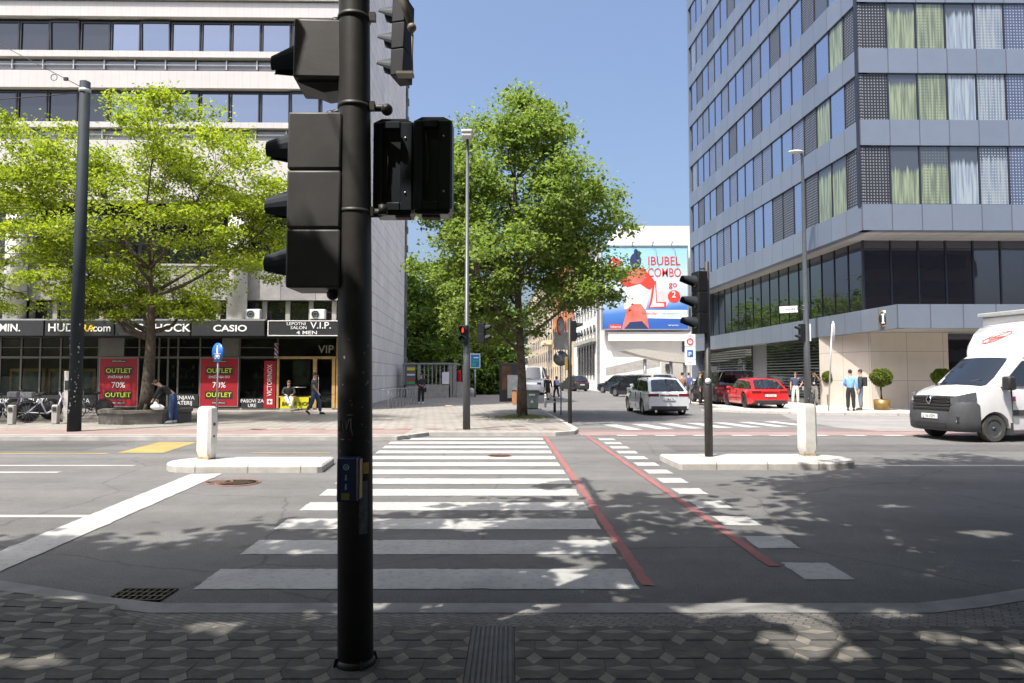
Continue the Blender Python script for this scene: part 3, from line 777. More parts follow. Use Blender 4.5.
decal(169.5, 199, 394, 406, [('MENJAVA', 0.5, 0.56), ('BATERIJ', 0.5, 0.12)], 'black window strip reading MENJAVA BATERIJ behind the bending man', 0.24)
decal(-18, 98, 395, 405.5, [('ROK', 0.19, 0.25), ('ZLATA', 0.50, 0.25), ('URA', 0.885, 0.25)], 'long black window strip reading ROK, ZLATA, URA behind the bicycles', 0.30)
# yellow salon counter
w = lx(309)-lx(281); t = thing('banner', 'low yellow banner with black scrawled lettering behind the seated man', 'banner', on_lb(281, 408.3, 0.5), rad(0.9))
b = MB(); b.box(0, w, 0, 0.02, 0, lz(397)-lz(408)); b.build('cloth', mat('yellow_banner', (0.62, 0.60, 0.02), 0.6, var=0.08), t)
text('BARBER SHOP', 0.24, M_fas, t, loc=(0.06, -0.01, 0.13), sx=0.8, bold=0.004, shear=0.3)
# barber pole
t = thing('barber_pole', 'small red white and blue barber pole by the salon door', 'barber pole', on_lb(276.2, 358, 0.62), rad(0.9))
for nm, c, z0, z1 in (('cap', M_let, 0.0, 0.05), ('cap', M_let, 0.62, 0.68)):
    b = MB(); b.cyl((0, 0, z0), (0, 0, z1), 0.10, n=14); b.build(nm, M_galv, t)
m = bpy.data.materials.new('barber_stripes'); m.use_nodes = True; tt = m.node_tree
wv = nn(tt, 'ShaderNodeTexWave'); wv.inputs['Scale'].default_value = 1.6; tc = nn(tt, 'ShaderNodeTexCoord'); wv.bands_direction = 'DIAGONAL'
cr = nn(tt, 'ShaderNodeValToRGB'); cr.color_ramp.interpolation = 'CONSTANT'
cr.color_ramp.elements[0].color = (0.5, 0.02, 0.02, 1); cr.color_ramp.elements[1].position = 0.66; cr.color_ramp.elements[1].color = (0.03, 0.1, 0.4, 1)
e = cr.color_ramp.elements.new(0.33); e.color = (0.8, 0.8, 0.8, 1)
tt.links.new(tc.outputs['Object'], wv.inputs[0]); tt.links.new(wv.outputs['Fac'], cr.inputs[0]); tt.links.new(cr.outputs[0], tt.nodes['Principled BSDF'].inputs['Base Color'])
b = MB(); b.cyl((0, 0, 0.05), (0, 0, 0.62), 0.085, n=14); b.build('striped_cylinder', m, t)
b = MB(); b.box(-0.02, 0.02, 0.08, 0.3, 0.3, 0.36); b.build('bracket', M_galv, t)
DEP = 0.4
# air conditioners on the canopy
def acunit(px, label, wpx=15):
    w = lx(px+wpx)-lx(px)
    t = thing('air_conditioner', label, 'air conditioner', on_lb(px, 320.2, 0.45), rad(0.9), 'air conditioners above the shop signs')
    b = MB(); b.box(0, w, 0, 0.3, 0.04, 0.5, 0.02); b.build('housing', M_white, t)
    b = MB(); b.torus((w*0.38, -0.012, 0.27), 0.17, 0.012, axis='y', n=20, m=5); b.torus((w*0.38, -0.012, 0.27), 0.09, 0.008, axis='y', n=16, m=5); b.build('fan_guard', M_grey, t)
    b = MB(); b.disc((w*0.38, -0.004, 0.27), 0.165, axis='y'); b.build('fan_opening', M_fas, t)
    for u_ in (0.05, w-0.12): b = MB(); b.box(u_, u_+0.07, 0.02, 0.28, 0, 0.04); b.build('foot', M_dark, t)
acunit(244, 'white air conditioner on the canopy just right of the round column')
acunit(309, 'white air conditioner on the canopy above the salon sign')
# railing by the side wall
t = thing('railing', 'galvanised steel railing at the foot of the stone side wall', 'railing', (-7.2, 34, 0.1))
p0 = G(388, 408.8, 0.1); p1 = G(420, 402.5, 0.1)
b = MB()
for k in range(12):
    x = lerp(p0[0], p1[0], k/11); y = lerp(p0[1], p1[1], k/11); b.cyl((x, y, 0.1), (x, y, 1.0), 0.02, n=6)
b.tube([(p0[0]-0.5, p0[1]-0.1, 1.0), (p0[0], p0[1], 1.0), (p1[0], p1[1], 1.0)], 0.025, 6); b.build('bars', M_galv, t, world=True)
# ================================================================ RIGHT HOTEL BUILDING
HB = thing('hotel_building', 'grey panelled hotel with patterned windows and a stone entrance wall', 'hotel building', (16.6, 32.0, 0.0))
TH_F, TH_S = rad(0.7), rad(-87.31)
MF = Matrix.Translation((16.6, 32.0, 0)) @ Matrix.Rotation(TH_F, 4, 'Z')
MS = Matrix.Translation((16.6, 32.0, 0)) @ Matrix.Rotation(TH_S, 4, 'Z')     # local -x recedes along the side street
M_alu = tilemat('aluminium_panels', (0.215, 0.25, 0.305), (0.185, 0.22, 0.275), (0.13, 0.14, 0.17), 1.43, 60, 0.03, 0, 0, 0.35, 'XZ', 0.3, 0.04)
M_alu.node_tree.nodes['Principled BSDF'].inputs['Metallic'].default_value = 0.35
M_mull = mat('hotel_mullion', (0.03, 0.034, 0.05), 0.4, 0.3, var=0.1)
M_skyglass = glassmat('hotel_sky_glass', (0.05, 0.07, 0.12), 0.02, 0.8, 0.72, (0.70, 0.74, 0.86), 0.0)
def curtain(name, c_low, c_dark, dots=False):
    m = bpy.data.materials.new(name); m.use_nodes = True; t = m.node_tree; b = t.nodes['Principled BSDF']
    b.inputs['Roughness'].default_value = 0.6; b.inputs['Coat Weight'].default_value = 1.0; b.inputs['Coat Roughness'].default_value = 0.01; b.inputs['Coat IOR'].default_value = 1.8
    tc = nn(t, 'ShaderNodeTexCoord'); sp = nn(t, 'ShaderNodeSeparateXYZ'); t.links.new(tc.outputs['Object'], sp.inputs[0])
    no = nn(t, 'ShaderNodeTexNoise'); no.noise_dimensions = '2D'; no.inputs['Scale'].default_value = 1.0; no.inputs['Detail'].default_value = 3
    mp = nn(t, 'ShaderNodeCombineXYZ')
    oi = nn(t, 'ShaderNodeObjectInfo')
    ax = nn(t, 'ShaderNodeMath', operation='MULTIPLY'); ax.inputs[1].default_value = 9; t.links.new(sp.outputs[0], ax.inputs[0])
    az = nn(t, 'ShaderNodeMath', operation='MULTIPLY_ADD'); az.inputs[1].default_value = 0.5; t.links.new(sp.outputs[2], az.inputs[0])
    r20 = nn(t, 'ShaderNodeMath', operation='MULTIPLY'); r20.inputs[1].default_value = 37; t.links.new(oi.outputs['Random'], r20.inputs[0]); t.links.new(r20.outputs[0], az.inputs[2])
    t.links.new(ax.outputs[0], mp.inputs[0]); t.links.new(az.outputs[0], mp.inputs[1]); t.links.new(mp.outputs[0], no.inputs['Vector'])
    cr = nn(t, 'ShaderNodeMapRange'); cr.inputs[1].default_value = 0.36; cr.inputs[2].default_value = 0.64; t.links.new(no.outputs['Fac'], cr.inputs[0])
    mx = nn(t, 'ShaderNodeMix', data_type='RGBA'); t.links.new(cr.outputs[0], mx.inputs[0]); mx.inputs[6].default_value = (*c_dark, 1); mx.inputs[7].default_value = (*c_low, 1)
    outc = mx.outputs[2]
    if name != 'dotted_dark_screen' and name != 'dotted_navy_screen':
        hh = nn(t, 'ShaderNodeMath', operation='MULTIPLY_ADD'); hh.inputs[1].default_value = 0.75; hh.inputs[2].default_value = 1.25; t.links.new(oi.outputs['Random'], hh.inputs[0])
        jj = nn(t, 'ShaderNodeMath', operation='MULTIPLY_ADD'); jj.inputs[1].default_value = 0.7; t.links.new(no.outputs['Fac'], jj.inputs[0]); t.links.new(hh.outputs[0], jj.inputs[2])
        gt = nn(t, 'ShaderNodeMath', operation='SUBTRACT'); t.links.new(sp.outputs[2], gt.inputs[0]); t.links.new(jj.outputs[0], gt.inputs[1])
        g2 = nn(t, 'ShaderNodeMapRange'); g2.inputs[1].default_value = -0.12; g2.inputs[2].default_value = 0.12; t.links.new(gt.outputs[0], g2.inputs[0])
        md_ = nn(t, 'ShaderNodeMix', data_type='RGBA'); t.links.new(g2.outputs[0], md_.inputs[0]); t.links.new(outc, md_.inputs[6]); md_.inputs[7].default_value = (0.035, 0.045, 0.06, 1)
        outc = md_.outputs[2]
    if dots:
        fx = []
        for i, (ch, per) in enumerate(((0, 0.145), (2, 0.145))):
            d = nn(t, 'ShaderNodeMath', operation='DIVIDE'); d.inputs[1].default_value = per; t.links.new(sp.outputs[ch], d.inputs[0])
            f = nn(t, 'ShaderNodeMath', operation='FRACT'); t.links.new(d.outputs[0], f.inputs[0])
            s_ = nn(t, 'ShaderNodeMath', operation='SUBTRACT'); s_.inputs[1].default_value = 0.5; t.links.new(f.outputs[0], s_.inputs[0])
            a_ = nn(t, 'ShaderNodeMath', operation='ABSOLUTE'); t.links.new(s_.outputs[0], a_.inputs[0])
            l = nn(t, 'ShaderNodeMath', operation='LESS_THAN'); l.inputs[1].default_value = 0.20; t.links.new(a_.outputs[0], l.inputs[0]); fx.append(l)
        q = nn(t, 'ShaderNodeMath', operation='MULTIPLY'); t.links.new(fx[0].outputs[0], q.inputs[0]); t.links.new(fx[1].outputs[0], q.inputs[1])
        m2 = nn(t, 'ShaderNodeMix', data_type='RGBA'); t.links.new(q.outputs[0], m2.inputs[0])
        if dots == 'dark': t.links.new(outc, m2.inputs[6]); m2.inputs[7].default_value = (0.26, 0.27, 0.29, 1)
        else: t.links.new(outc, m2.inputs[6]); m2.inputs[7].default_value = (0.09, 0.11, 0.08, 1) if dots == 'green' else (0.30, 0.34, 0.42, 1)
        outc = m2.outputs[2]
    if dots == 'dark': b.inputs['Coat IOR'].default_value = 1.35
    t.links.new(outc, b.inputs['Base Color'])
    return m
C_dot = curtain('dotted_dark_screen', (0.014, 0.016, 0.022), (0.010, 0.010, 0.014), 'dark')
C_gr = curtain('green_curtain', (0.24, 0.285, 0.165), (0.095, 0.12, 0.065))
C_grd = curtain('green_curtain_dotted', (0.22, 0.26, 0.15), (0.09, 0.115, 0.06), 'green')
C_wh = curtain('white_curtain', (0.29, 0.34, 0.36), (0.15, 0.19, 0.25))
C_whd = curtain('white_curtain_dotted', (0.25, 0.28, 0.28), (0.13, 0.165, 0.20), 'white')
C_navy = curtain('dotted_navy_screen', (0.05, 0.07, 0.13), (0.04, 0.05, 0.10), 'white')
Hh = lambda y: HT(y, 32.0)
wins = [(Hh(204), Hh(145)), (Hh(119.5), Hh(72.5)), (Hh(48), Hh(1.7))]
pit = wins[2][0]-wins[1][0]; wh = wins[1][1]-wins[1][0]
for k in range(1, 6): wins.append((wins[2][0]+pit*k, wins[2][0]+pit*k+wh))
bands = [(Hh(230), wins[0][0])] + [(wins[k][1], wins[k+1][0]) for k in range(len(wins)-1)] + [(wins[-1][1], wins[-1][1]+1.5)]
SIDE = 26.2; FRONT = 17.2; W = 1.43
def part_box(M, boxes, m, name, bevel=0.0):
    b = MB()
    for q in boxes: b.box(*q, bevel)
    bmesh.ops.transform(b.bm, matrix=M, verts=b.bm.verts)
    return b.build(name, m, HB, world=True)
def part_local(th, M, name, boxes, m, bev=0):
    """keeps the facade's own axes as object axes so panel joints follow it"""
    b = MB()
    for q in boxes: b.box(*q, bev)
    o = b.build(name, m, HB); o.location = M.to_translation() - Vector(HB.location); o.rotation_euler.z = th; return o
for (z0, z1) in bands:
    part_local(TH_F, MF, 'panel_band', [(0, FRONT, 0, 0.5, z0, z1)], M_alu)
    part_local(TH_S, MS, 'panel_band', [(-SIDE, -0.003, 0.003, 0.5, z0, z1)], M_alu)
# solid core behind the windows
b = MB(); c = [MF @ Vector((0.35, 0.35, 0)), MF @ Vector((FRONT, 0.35, 0)), MF @ Vector((FRONT, 24, 0)), MS @ Vector((-SIDE+0.1, 0.35, 0))]
b.prism([(p.x, p.y) for p in c], bands[0][0]+0.05, bands[-1][1]+0.2, axis='z'); b.build('core', M_mull, HB, world=True)
b = MB(); c = [MS @ Vector((-SIDE, 0.0, 0)), MS @ Vector((-SIDE, 14, 0)), MS @ Vector((-SIDE-0.3, 14, 0)), MS @ Vector((-SIDE-0.3, 0, 0))]
b.prism([(p.x, p.y) for p in c], 0.1, bands[-1][1], axis='z'); b.build('rear_wall', M_alu, HB, world=True)
# window panes
front_pat = [C_dot, C_gr, C_grd, C_wh, C_whd, C_navy, C_gr, C_wh, C_dot, C_gr, C_grd, C_wh]
rs = random.Random(11)
side_pat = ['dot', 'sky', 'sky', 'dot', 'sky', 'navy', 'dot2', 'sky', 'sky', 'dot2', 'sky', 'sky', 'dot2', 'navy', 'sky', 'sky', 'dot2', 'sky']
cand = []
for r, (z0, z1) in enumerate(wins):
    for k in range(12):
        cand.append(('F', r, k, z0, z1, front_pat[k]))
    for k in range(18):
        s_ = side_pat[(k + (r*5 if k > 3 else 0)) % 18] if k > 3 else ['dot', 'g', 'g', 'dot'][k]
        mt = {'dot': C_dot, 'dot2': C_navy, 'navy': C_navy, 'sky': M_skyglass, 'g': (C_gr if r < 1 else (C_gr if (k+r) % 2 else M_skyglass))}[s_]
        if r == 0 and 5 <= k <= 6: mt = C_dot
        cand.append(('S', r, k, z0, z1, mt))
protos = {}
def pane_mesh(h, mt):
    key = (round(h, 3), mt.name)
    if key not in protos:
        b = MB(); b.box(0.05, W-0.05, 0, 0.04, 0.04, h-0.04)
        bmesh.ops.recalc_face_normals(b.bm, faces=b.bm.faces)
        me = bpy.data.meshes.new('window'); b.bm.to_mesh(me); b.bm.free(); me.materials.append(mt); protos[key] = me
    return protos[key]
def sized(c):
    k, r = c[2], c[1]
    if c[0] == 'F':
        if r > 2 or k > 5: return 0
        return 100 - k
    Y = 32 + 1.43*k; ztop = c[3]
    if 376 - (ztop-1.65)*683/Y < 0: return 0
    return 3000/Y**1.5
vis = sorted([c for c in cand if sized(c) > 0], key=lambda c: -sized(c))[:99]
visk = {(c[0], c[1], c[2]) for c in vis}
rest = MB(); restm = [C_dot, C_gr, C_grd, C_wh, C_whd, C_navy, M_skyglass]
for c in cand:
    th, M = (TH_F, MF) if c[0] == 'F' else (TH_S, MS)
    x = c[2]*W if c[0] == 'F' else -(c[2]+1)*W
    if (c[0], c[1], c[2]) in visk:
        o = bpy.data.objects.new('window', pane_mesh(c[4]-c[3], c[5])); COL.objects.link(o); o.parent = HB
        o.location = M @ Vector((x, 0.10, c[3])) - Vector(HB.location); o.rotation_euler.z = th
    else:
        rest.mi = restm.index(c[5])
        rest.box(x+0.05, x+W-0.05, 0.10, 0.14, c[3]+0.04, c[4]-0.04, M=M)
o = rest.build('further_windows', restm, HB, world=True); tag(o, kind='stuff')
for k in range(0, 13): part_local(TH_F, MF, 'mullion', [(k*W-0.035, k*W+0.035, 0.06, 0.3, wins[0][0]-0.1, wins[-1][1])], M_mull)
for k in range(1, 19): part_local(TH_S, MS, 'mullion', [(-k*W-0.035, -k*W+0.035, 0.06, 0.3, wins[0][0]-0.1, wins[-1][1])], M_mull)
# recessed glazed floor with soffit above and podium band below
zs0 = bands[0][0]; zp1 = 1.65 + 0.172*18.1; zp0 = 1.65 + 0.1146*18.1
M_soff = tilemat('soffit_panels', (0.42, 0.40, 0.38), (0.38, 0.37, 0.35), (0.2, 0.2, 0.2), 1.43, 0.7, 0.02, 0.0, 0, 0.5, 'XY', 0.2, 0.06)
b = MB(); c = [MF @ Vector((0.02, 0.02, 0)), MF @ Vector((FRONT, 0.02, 0)), MF @ Vector((FRONT, 4, 0)), MS @ Vector((-SIDE+0.02, 4, 0)), MS @ Vector((-SIDE+0.02, 0.02, 0))]
b.prism([(p.x, p.y) for p in c], zs0+0.02, zs0+0.06, axis='z'); b.build('soffit', M_soff, HB, world=True)
M_lobby = glassmat('lobby_glass', (0.012, 0.014, 0.016), 0.015, 0.6, 0.17, (0.8, 0.9, 0.85), 0.03)
M_lobbyd = glassmat('lobby_glass_dark', (0.02, 0.018, 0.022), 0.02, 0.5, 0.12, (0.7, 0.75, 0.9), 0.03)
gf = (17.93, 34.6)
MG = Matrix.Translation((gf[0], gf[1], 0)) @ Matrix.Rotation(TH_F, 4, 'Z'); MGS = Matrix.Translation((gf[0], gf[1], 0)) @ Matrix.Rotation(TH_S, 4, 'Z')
def panes(th, M, xs, z0, z1, m, name='glazing_pane'):
    for (x0, x1) in xs:
        b = MB(); b.box(x0+0.03, x1-0.03, 0, 0.05, z0, z1); o = b.build(name, m, HB); o.location = M.to_translation()-Vector(HB.location); o.rotation_euler.z = th
panes(TH_F, MG, [(k*1.41, (k+1)*1.41) for k in range(9)], zp1-0.3, zs0+0.02, M_lobbyd)
panes(TH_S, MGS, [(-(k+1)*1.41, -k*1.41) for k in range(3)], zp1-0.3, zs0+0.02, M_lobbyd)
panes(TH_S, MGS, [(-(k+1)*1.41, -k*1.41) for k in range(3, 17)], zp1-0.3, zs0+0.02, M_lobby)
for k in range(10): part_box(MG, [(k*1.41-0.04, k*1.41+0.04, -0.05, 0.1, zp1-0.3, zs0+0.03)], M_mull, 'lobby_mullion')
for k in range(1, 18): part_box(MGS, [(-k*1.41-0.03, -k*1.41+0.03, -0.04, 0.1, zp1-0.3, zs0+0.03)], M_mull, 'lobby_mullion')
b = MB(); b.box(0.3, 16, 1.5, 1.6, 2, zs0, M=MG); b.box(-24, -0.2, 0.6, 0.7, 2, zs0, M=MGS); b.build('lobby_back_wall', M_interior, HB, world=True)
# podium band
pc = (16.72, 29.5)
MPF = Matrix.Translation((pc[0], pc[1], 0)) @ Matrix.Rotation(rad(0.3), 4, 'Z'); MPS = Matrix.Translation((pc[0], pc[1], 0)) @ Matrix.Rotation(TH_S, 4, 'Z')
part_local(rad(0.3), MPF, 'podium_band', [(0.0, 17, 0, 0.4, zp0, zp1)], M_alu)
part_local(TH_S, MPS, 'podium_band', [(-28.6, -0.003, 0.003, 0.4, zp0, zp1)], M_alu)
b = MB(); c = [MPF @ Vector((0.03, 0.03, 0)), MPF @ Vector((17, 0.03, 0)), MPF @ Vector((17, 6, 0)), MPS @ Vector((-28.5, 6, 0)), MPS @ Vector((-28.5, 0.03, 0))]
b.prism([(p.x, p.y) for p in c], zp0+0.03, zp0+0.10, axis='z'); b.prism([(p.x, p.y) for p in c], zp1-0.12, zp1-0.04, axis='z'); b.build('podium_soffit', M_soff, HB, world=True)
# stone wall of the entrance
M_lime = tilemat('limestone_wall', (0.56, 0.50, 0.43), (0.53, 0.475, 0.41), (0.30, 0.27, 0.23), 1.75, 1.42, 0.014, 0, 0, 0.7, 'XZ', 0.3, 0.06)
wa, wb, wc = (16.43, 36.5), (17.35, 33.0), (21.1, 33.0)
def wallseg(p, q, z0, z1, m, name, th=0.3):
    d = Vector((q[0]-p[0], q[1]-p[1], 0)); L = d.length; a = math.atan2(d.y, d.x)
    b = MB(); b.box(0, L, 0, th, z0, z1); o = b.build(name, m, HB); o.location = Vector((p[0], p[1], 0))-Vector(HB.location); o.rotation_euler.z = a; return o
wallseg(wa, wb, 0.1, zp0+0.02, M_lime, 'stone_wall'); wallseg(wb, wc, 0.1, zp0+0.02, M_lime, 'stone_wall')
wallseg((21.1, 34.4), (34, 34.4), 0.1, zp0+0.02, M_lobbyd, 'entrance_glass'); wallseg((21.1, 33.3), (21.1, 34.4), 0.1, zp0+0.02, M_lime, 'stone_wall')
# ground floor along the side street: dark glass with louvres, grey service door
M_louv = glassmat('ground_floor_glass', (0.01, 0.011, 0.012), 0.02, 0.6, 0.15, (0.8, 0.9, 0.85), 0.03)
def side_x(Y, inset): return 18.1 + inset - 0.047*Y
def seg(Ya, Yb, inset, m, name, z0=0.1, z1=None): return wallseg((side_x(Yb, inset), Yb), (side_x(Ya, inset), Ya), z0, z1 or zp0+0.02, m, name)
seg(36.6, 44.5, 0.6, M_louv, 'ground_floor_glazing'); seg(47.5, 58, 0.8, M_louv, 'ground_floor_glazing')
seg(44.5, 47.5, 0.9, mat('service_door_grey', (0.16, 0.16, 0.165), 0.6, var=0.08), 'service_door')
b = MB()
for k in range(20):
    z = 0.35 + k*0.17
    for (Ya, Yb) in ((36.9, 44.4), (47.6, 57.8)):
        p, q = (side_x(Yb, 0.42), Yb), (side_x(Ya, 0.42), Ya); b.face([(p[0], p[1], z), (q[0], q[1], z), (q[0]+0.08, q[1], z+0.05), (p[0]+0.08, p[1], z+0.05)])
b.build('louvres', mat('louvre_metal', (0.11, 0.115, 0.12), 0.4, 0.5, var=0.1), HB, world=True)
# oval number emblem on the podium band
e = MPS @ Vector((-1.0, -0.012, 0)); t = thing('emblem', 'small black and gold oval emblem with a numeral on the hotel band', 'emblem', (e.x, e.y, zp0+0.5), TH_S+rad(35))
M_gold = mat('gold_metal', (0.55, 0.40, 0.12), 0.35, 0.8, var=0.05)
b = MB(); b.lathe([(0.001, -0.06), (0.36, -0.06), (0.38, 0.0)], axis='y', n=24); bmesh.ops.transform(b.bm, matrix=Matrix.Diagonal((0.6, 1, 1, 1)), verts=b.bm.verts); b.build('rim', M_gold, t)
b = MB(); b.lathe([(0.001, -0.07), (0.32, -0.07), (0.32, -0.061)], axis='y', n=24); bmesh.ops.transform(b.bm, matrix=Matrix.Diagonal((0.58, 1, 1, 1)), verts=b.bm.verts); b.build('plate', M_fas, t)
b = MB(); b.box(-0.035, 0.035, -0.085, -0.071, -0.2, 0.2); b.box(-0.08, 0.08, -0.085, -0.071, -0.22, -0.19); b.box(-0.08, 0.035, -0.0855, -0.0715, 0.15, 0.2); b.build('numeral', M_let, t)
# dark wall panel (menu board) on the stone wall
t = thing('wall_screen', 'dark and blue notice screen on the sunlit stone wall behind the men', 'screen', (16.92, 36.0, 1.5), rad(-85))
b = MB(); b.box(-0.45, 0.45, -0.08, -0.02, -1.3, 0.75, 0.01); b.build('panel', M_white, t)
b = MB(); b.box(-0.4, 0.4, -0.1, -0.082, 0.25, 0.68); b.build('screen', M_fas, t)
b = MB(); b.box(-0.4, 0.4, -0.1, -0.082, -0.25, 0.2); b.build('notice', mat('pale_blue_print', (0.3, 0.45, 0.6), 0.5, var=0.1), t)

# ================================================================ BACKGROUND BUILDINGS DOWN THE STREET
M_wwall = mat('white_render', (0.74, 0.72, 0.69), 0.8, var=0.05, scale=0.5)
M_fwin = glassmat('far_window', (0.05, 0.06, 0.07), 0.05, 0.6, 0.15, (0.6, 0.7, 0.9))
t = thing('white_building', 'plain white building carrying a large billboard down the street', 'building', (9.44, 75, 0.1))
b = MB(); b.box(9.44, 11.9, 75, 96, 0, HT(244, 75)); b.box(11.9, 30, 75, 96, 0, HT(226, 75)); b.build('wall', M_wwall, t, world=True)
b = MB(); b.box(10.5, 19.6, 74.3, 74.9, HT(341, 74.6), HT(332, 74.6)); b.build('ledge', M_wwall, t, world=True)
b = MB(); b.box(9.35, 9.5, 74.8, 74.97, 0, HT(244, 75)); b.build('downpipe', M_grey, t, world=True)
for k in range(3):
    for j in range(2): b = MB(); b.box(lerp(18.7, 22, k/2), lerp(18.7, 22, k/2)+1.0, 74.9, 74.99, HT(352, 75)+j*3.2, HT(352, 75)+1.6+j*3.2); b.build('window', M_fwin, t, world=True)
b = MB(); q0 = P(600, 369, 74.6); q1 = P(650, 357, 68)
b.prism([(9.7, q0[2]-0.7), (15.2, q1[2]-0.9), (15.2, q1[2]+0.2), (9.7, q0[2]+0.1)], 70.0, 70.5, axis='y'); b.build('ramp_parapet', M_conc, t, world=True)
b = MB(); b.prism([(9.7, 0.1), (15.2, 0.1), (15.2, q1[2]-0.9), (9.7, q0[2]-0.7)], 70.02, 70.45, axis='y'); b.build('ramp_wall', M_wwall, t, world=True)
# long white wing receding along the street
def row(name, label, Ya, Yb, H, m, rows, cols, winm, winh=1.6, winw=1.1, X0=12.9, z_first=1.2, cat='building', cornice=None, ground=None):
    xa, xb = X0-0.047*Ya, X0-0.047*Yb
    t = thing(name, label, cat, (xa, Ya, 0.1))
    a = math.atan2(Yb-Ya, xb-xa); L = math.hypot(Yb-Ya, xb-xa)
    M = Matrix.Translation((xa, Ya, 0.1)) @ Matrix.Rotation(a, 4, 'Z')   # local x recedes, local +y points to the street
    b = MB(); b.box(0, L, -14, 0, 0, H, M=M); b.build('wall', m, t, world=True)
    b = MB(); b.box(-0.1, L+0.1, -14.2, 0.25, H, H+0.4, M=M); b.build('roof', M_grey if cornice is None else cornice, t, world=True)
    if ground: b = MB(); b.box(0.02, L-0.02, 0.01, 0.12, 0, ground[0], M=M); b.build('ground_floor', ground[1], t, world=True)
    fl_h = (H-z_first-0.8)/rows
    for r in range(rows):
        for c in range(cols):
            x = (c+0.5)*L/cols; z = z_first + r*fl_h
            b = MB(); b.box(x-winw/2, x+winw/2, 0.13, 0.16, z, z+winh, M=M); w = b.build('window', winm, t, world=True)
            b = MB(); b.box(x-winw/2-0.12, x+winw/2+0.12, 0.12, 0.3, z-0.14, z-0.01, M=M); b.build('sill', M_conc, w, world=True)
    return t, M, L
M_dkwin = mat('far_dark_window', (0.05, 0.05, 0.055), 0.2, var=0.2)
t, M, L = row('white_building', 'white building with grey window strips between billboard wall and orange house', 75.5, 94, 15.5, M_wwall, 3, 8, M_dkwin, 0.9, 0.9, X0=12.96, z_first=6.4)
b = MB()
for k in range(6): b.box(1.5+k*2.2, 2.6+k*2.2, 0.13, 0.2, 1.6, 5.2, M=M)
b.build('tall_windows', M_dkwin, t, world=True)
b = MB(); b.box(0.3, 15.5, 0.13, 0.5, 5.4, 5.8, M=M); b.build('canopy_ledge', M_conc, t, world=True)
row('orange_house', 'tall orange rendered house with rows of windows behind the signal mast', 94.1, 121, 19, mat('orange_render', (0.50, 0.17, 0.07), 0.8, var=0.1, scale=0.5), 5, 8, M_dkwin, 1.7, 1.1, X0=12.96, z_first=1.4, ground=(6.2, mat('cream_render', (0.58, 0.46, 0.30), 0.8, var=0.1, scale=0.5)))
t, M, L = row('beige_house', 'beige plastered house with balcony between tree trunk and orange house', 121.1, 186, 21, mat('beige_render', (0.50, 0.41, 0.29), 0.8, var=0.12, scale=0.5), 6, 14, M_dkwin, 1.9, 1.2, X0=13.0, z_first=1.2)
b = MB(); b.box(1, 9, 0.15, 1.5, 7.2, 8.0, M=M); b.build('balcony', mat('beige_trim', (0.6, 0.5, 0.33), 0.8, var=0.1), t, world=True)
t = thing('apartment_block', 'pale apartment block with blue glass closing the far end of the street', 'building', (0, 200, 0))
b = MB(); b.box(-12, 5.5, 200, 215, 0, 14); b.build('wall', M_wwall, t, world=True)
for r in range(3):
    for c in range(8): b = MB(); b.box(-11+c*2.05, -9.7+c*2.05, 199.9, 199.98, 5+r*3, 7+r*3); b.build('window', M_win, t, world=True)
b = MB(); b.box(-12.2, 5.7, 199.6, 199.95, 3.6, 4.1); b.build('ledge', M_grey, t, world=True)
# petrol-station like canopy
t = thing('street_canopy', 'low curved grey canopy on slim columns before the white building', 'canopy', (9.5, 62, 0.1))
b = MB(); zc = lambda p, y: HT(p, y)
prof = [(P(623, 350.5, 60)[0], zc(350.5, 60)), (P(640, 350, 60)[0], zc(349, 60)), (P(670, 353, 60)[0], zc(353, 60)), (P(720, 364, 60)[0], zc(362, 60)), (P(720, 364, 60)[0], zc(366, 60)), (P(665, 361, 60)[0], zc(361, 60)), (P(640, 356, 60)[0], zc(355.5, 60))]
b.prism(prof, 59.5, 62.5, axis='y'); b.build('roof', mat('canopy_grey', (0.42, 0.40, 0.36), 0.6, var=0.1), t, world=True)
for px in (645, 671, 685):
    x = P(px, 376, 60)[0]; b = MB(); b.cyl((x, 60, 0.1), (x, 60, zc(359, 60)), 0.14, n=10); b.build('column', M_grey, t, world=True)
b = MB(); b.box(P(658, 0, 64)[0], P(684, 0, 64)[0], 64, 64.4, 0.1, zc(362, 64)); b.build('back_wall', mat('kiosk_wall', (0.5, 0.48, 0.44), 0.7, var=0.1), t, world=True)
b = MB(); b.box(P(661, 0, 64)[0], P(667, 0, 64)[0], 63.85, 63.97, zc(370, 64), zc(364, 64)); b.build('notice', M_dkwin, t, world=True)

# billboard
YB = 74.2
def bb(px, py): p = P(px, py, YB); return p[0], p[2]
x0, z1 = bb(602, 246.5); x1, z0 = bb(688, 329)
t = thing('billboard', 'large medicine billboard in red white and blue on the white building', 'billboard', (x0, YB, z0))
def bpoly(pts, d, m, name, n=None):
    b = MB(); b.prism([bb(*p) for p in pts], YB-d*0.15-0.003, YB-d*0.15-0.001, axis='y'); return b.build(name, m, t, world=True)
def ell(cx, cy, rx, ry, n=28): return [(cx+rx*math.cos(2*PI*k/n), cy+ry*math.sin(2*PI*k/n)) for k in range(n)]
m = bpy.data.materials.new('poster_gradient'); m.use_nodes = True; tt = m.node_tree
tc = nn(tt, 'ShaderNodeTexCoord'); sp = nn(tt, 'ShaderNodeSeparateXYZ'); tt.links.new(tc.outputs['Generated'], sp.inputs[0])
ma = nn(tt, 'ShaderNodeMath', operation='MULTIPLY_ADD'); ma.inputs[1].default_value = -0.12; tt.links.new(sp.outputs[0], ma.inputs[0]); tt.links.new(sp.outputs[2], ma.inputs[2])
cr = nn(tt, 'ShaderNodeValToRGB'); els = cr.color_ramp.elements
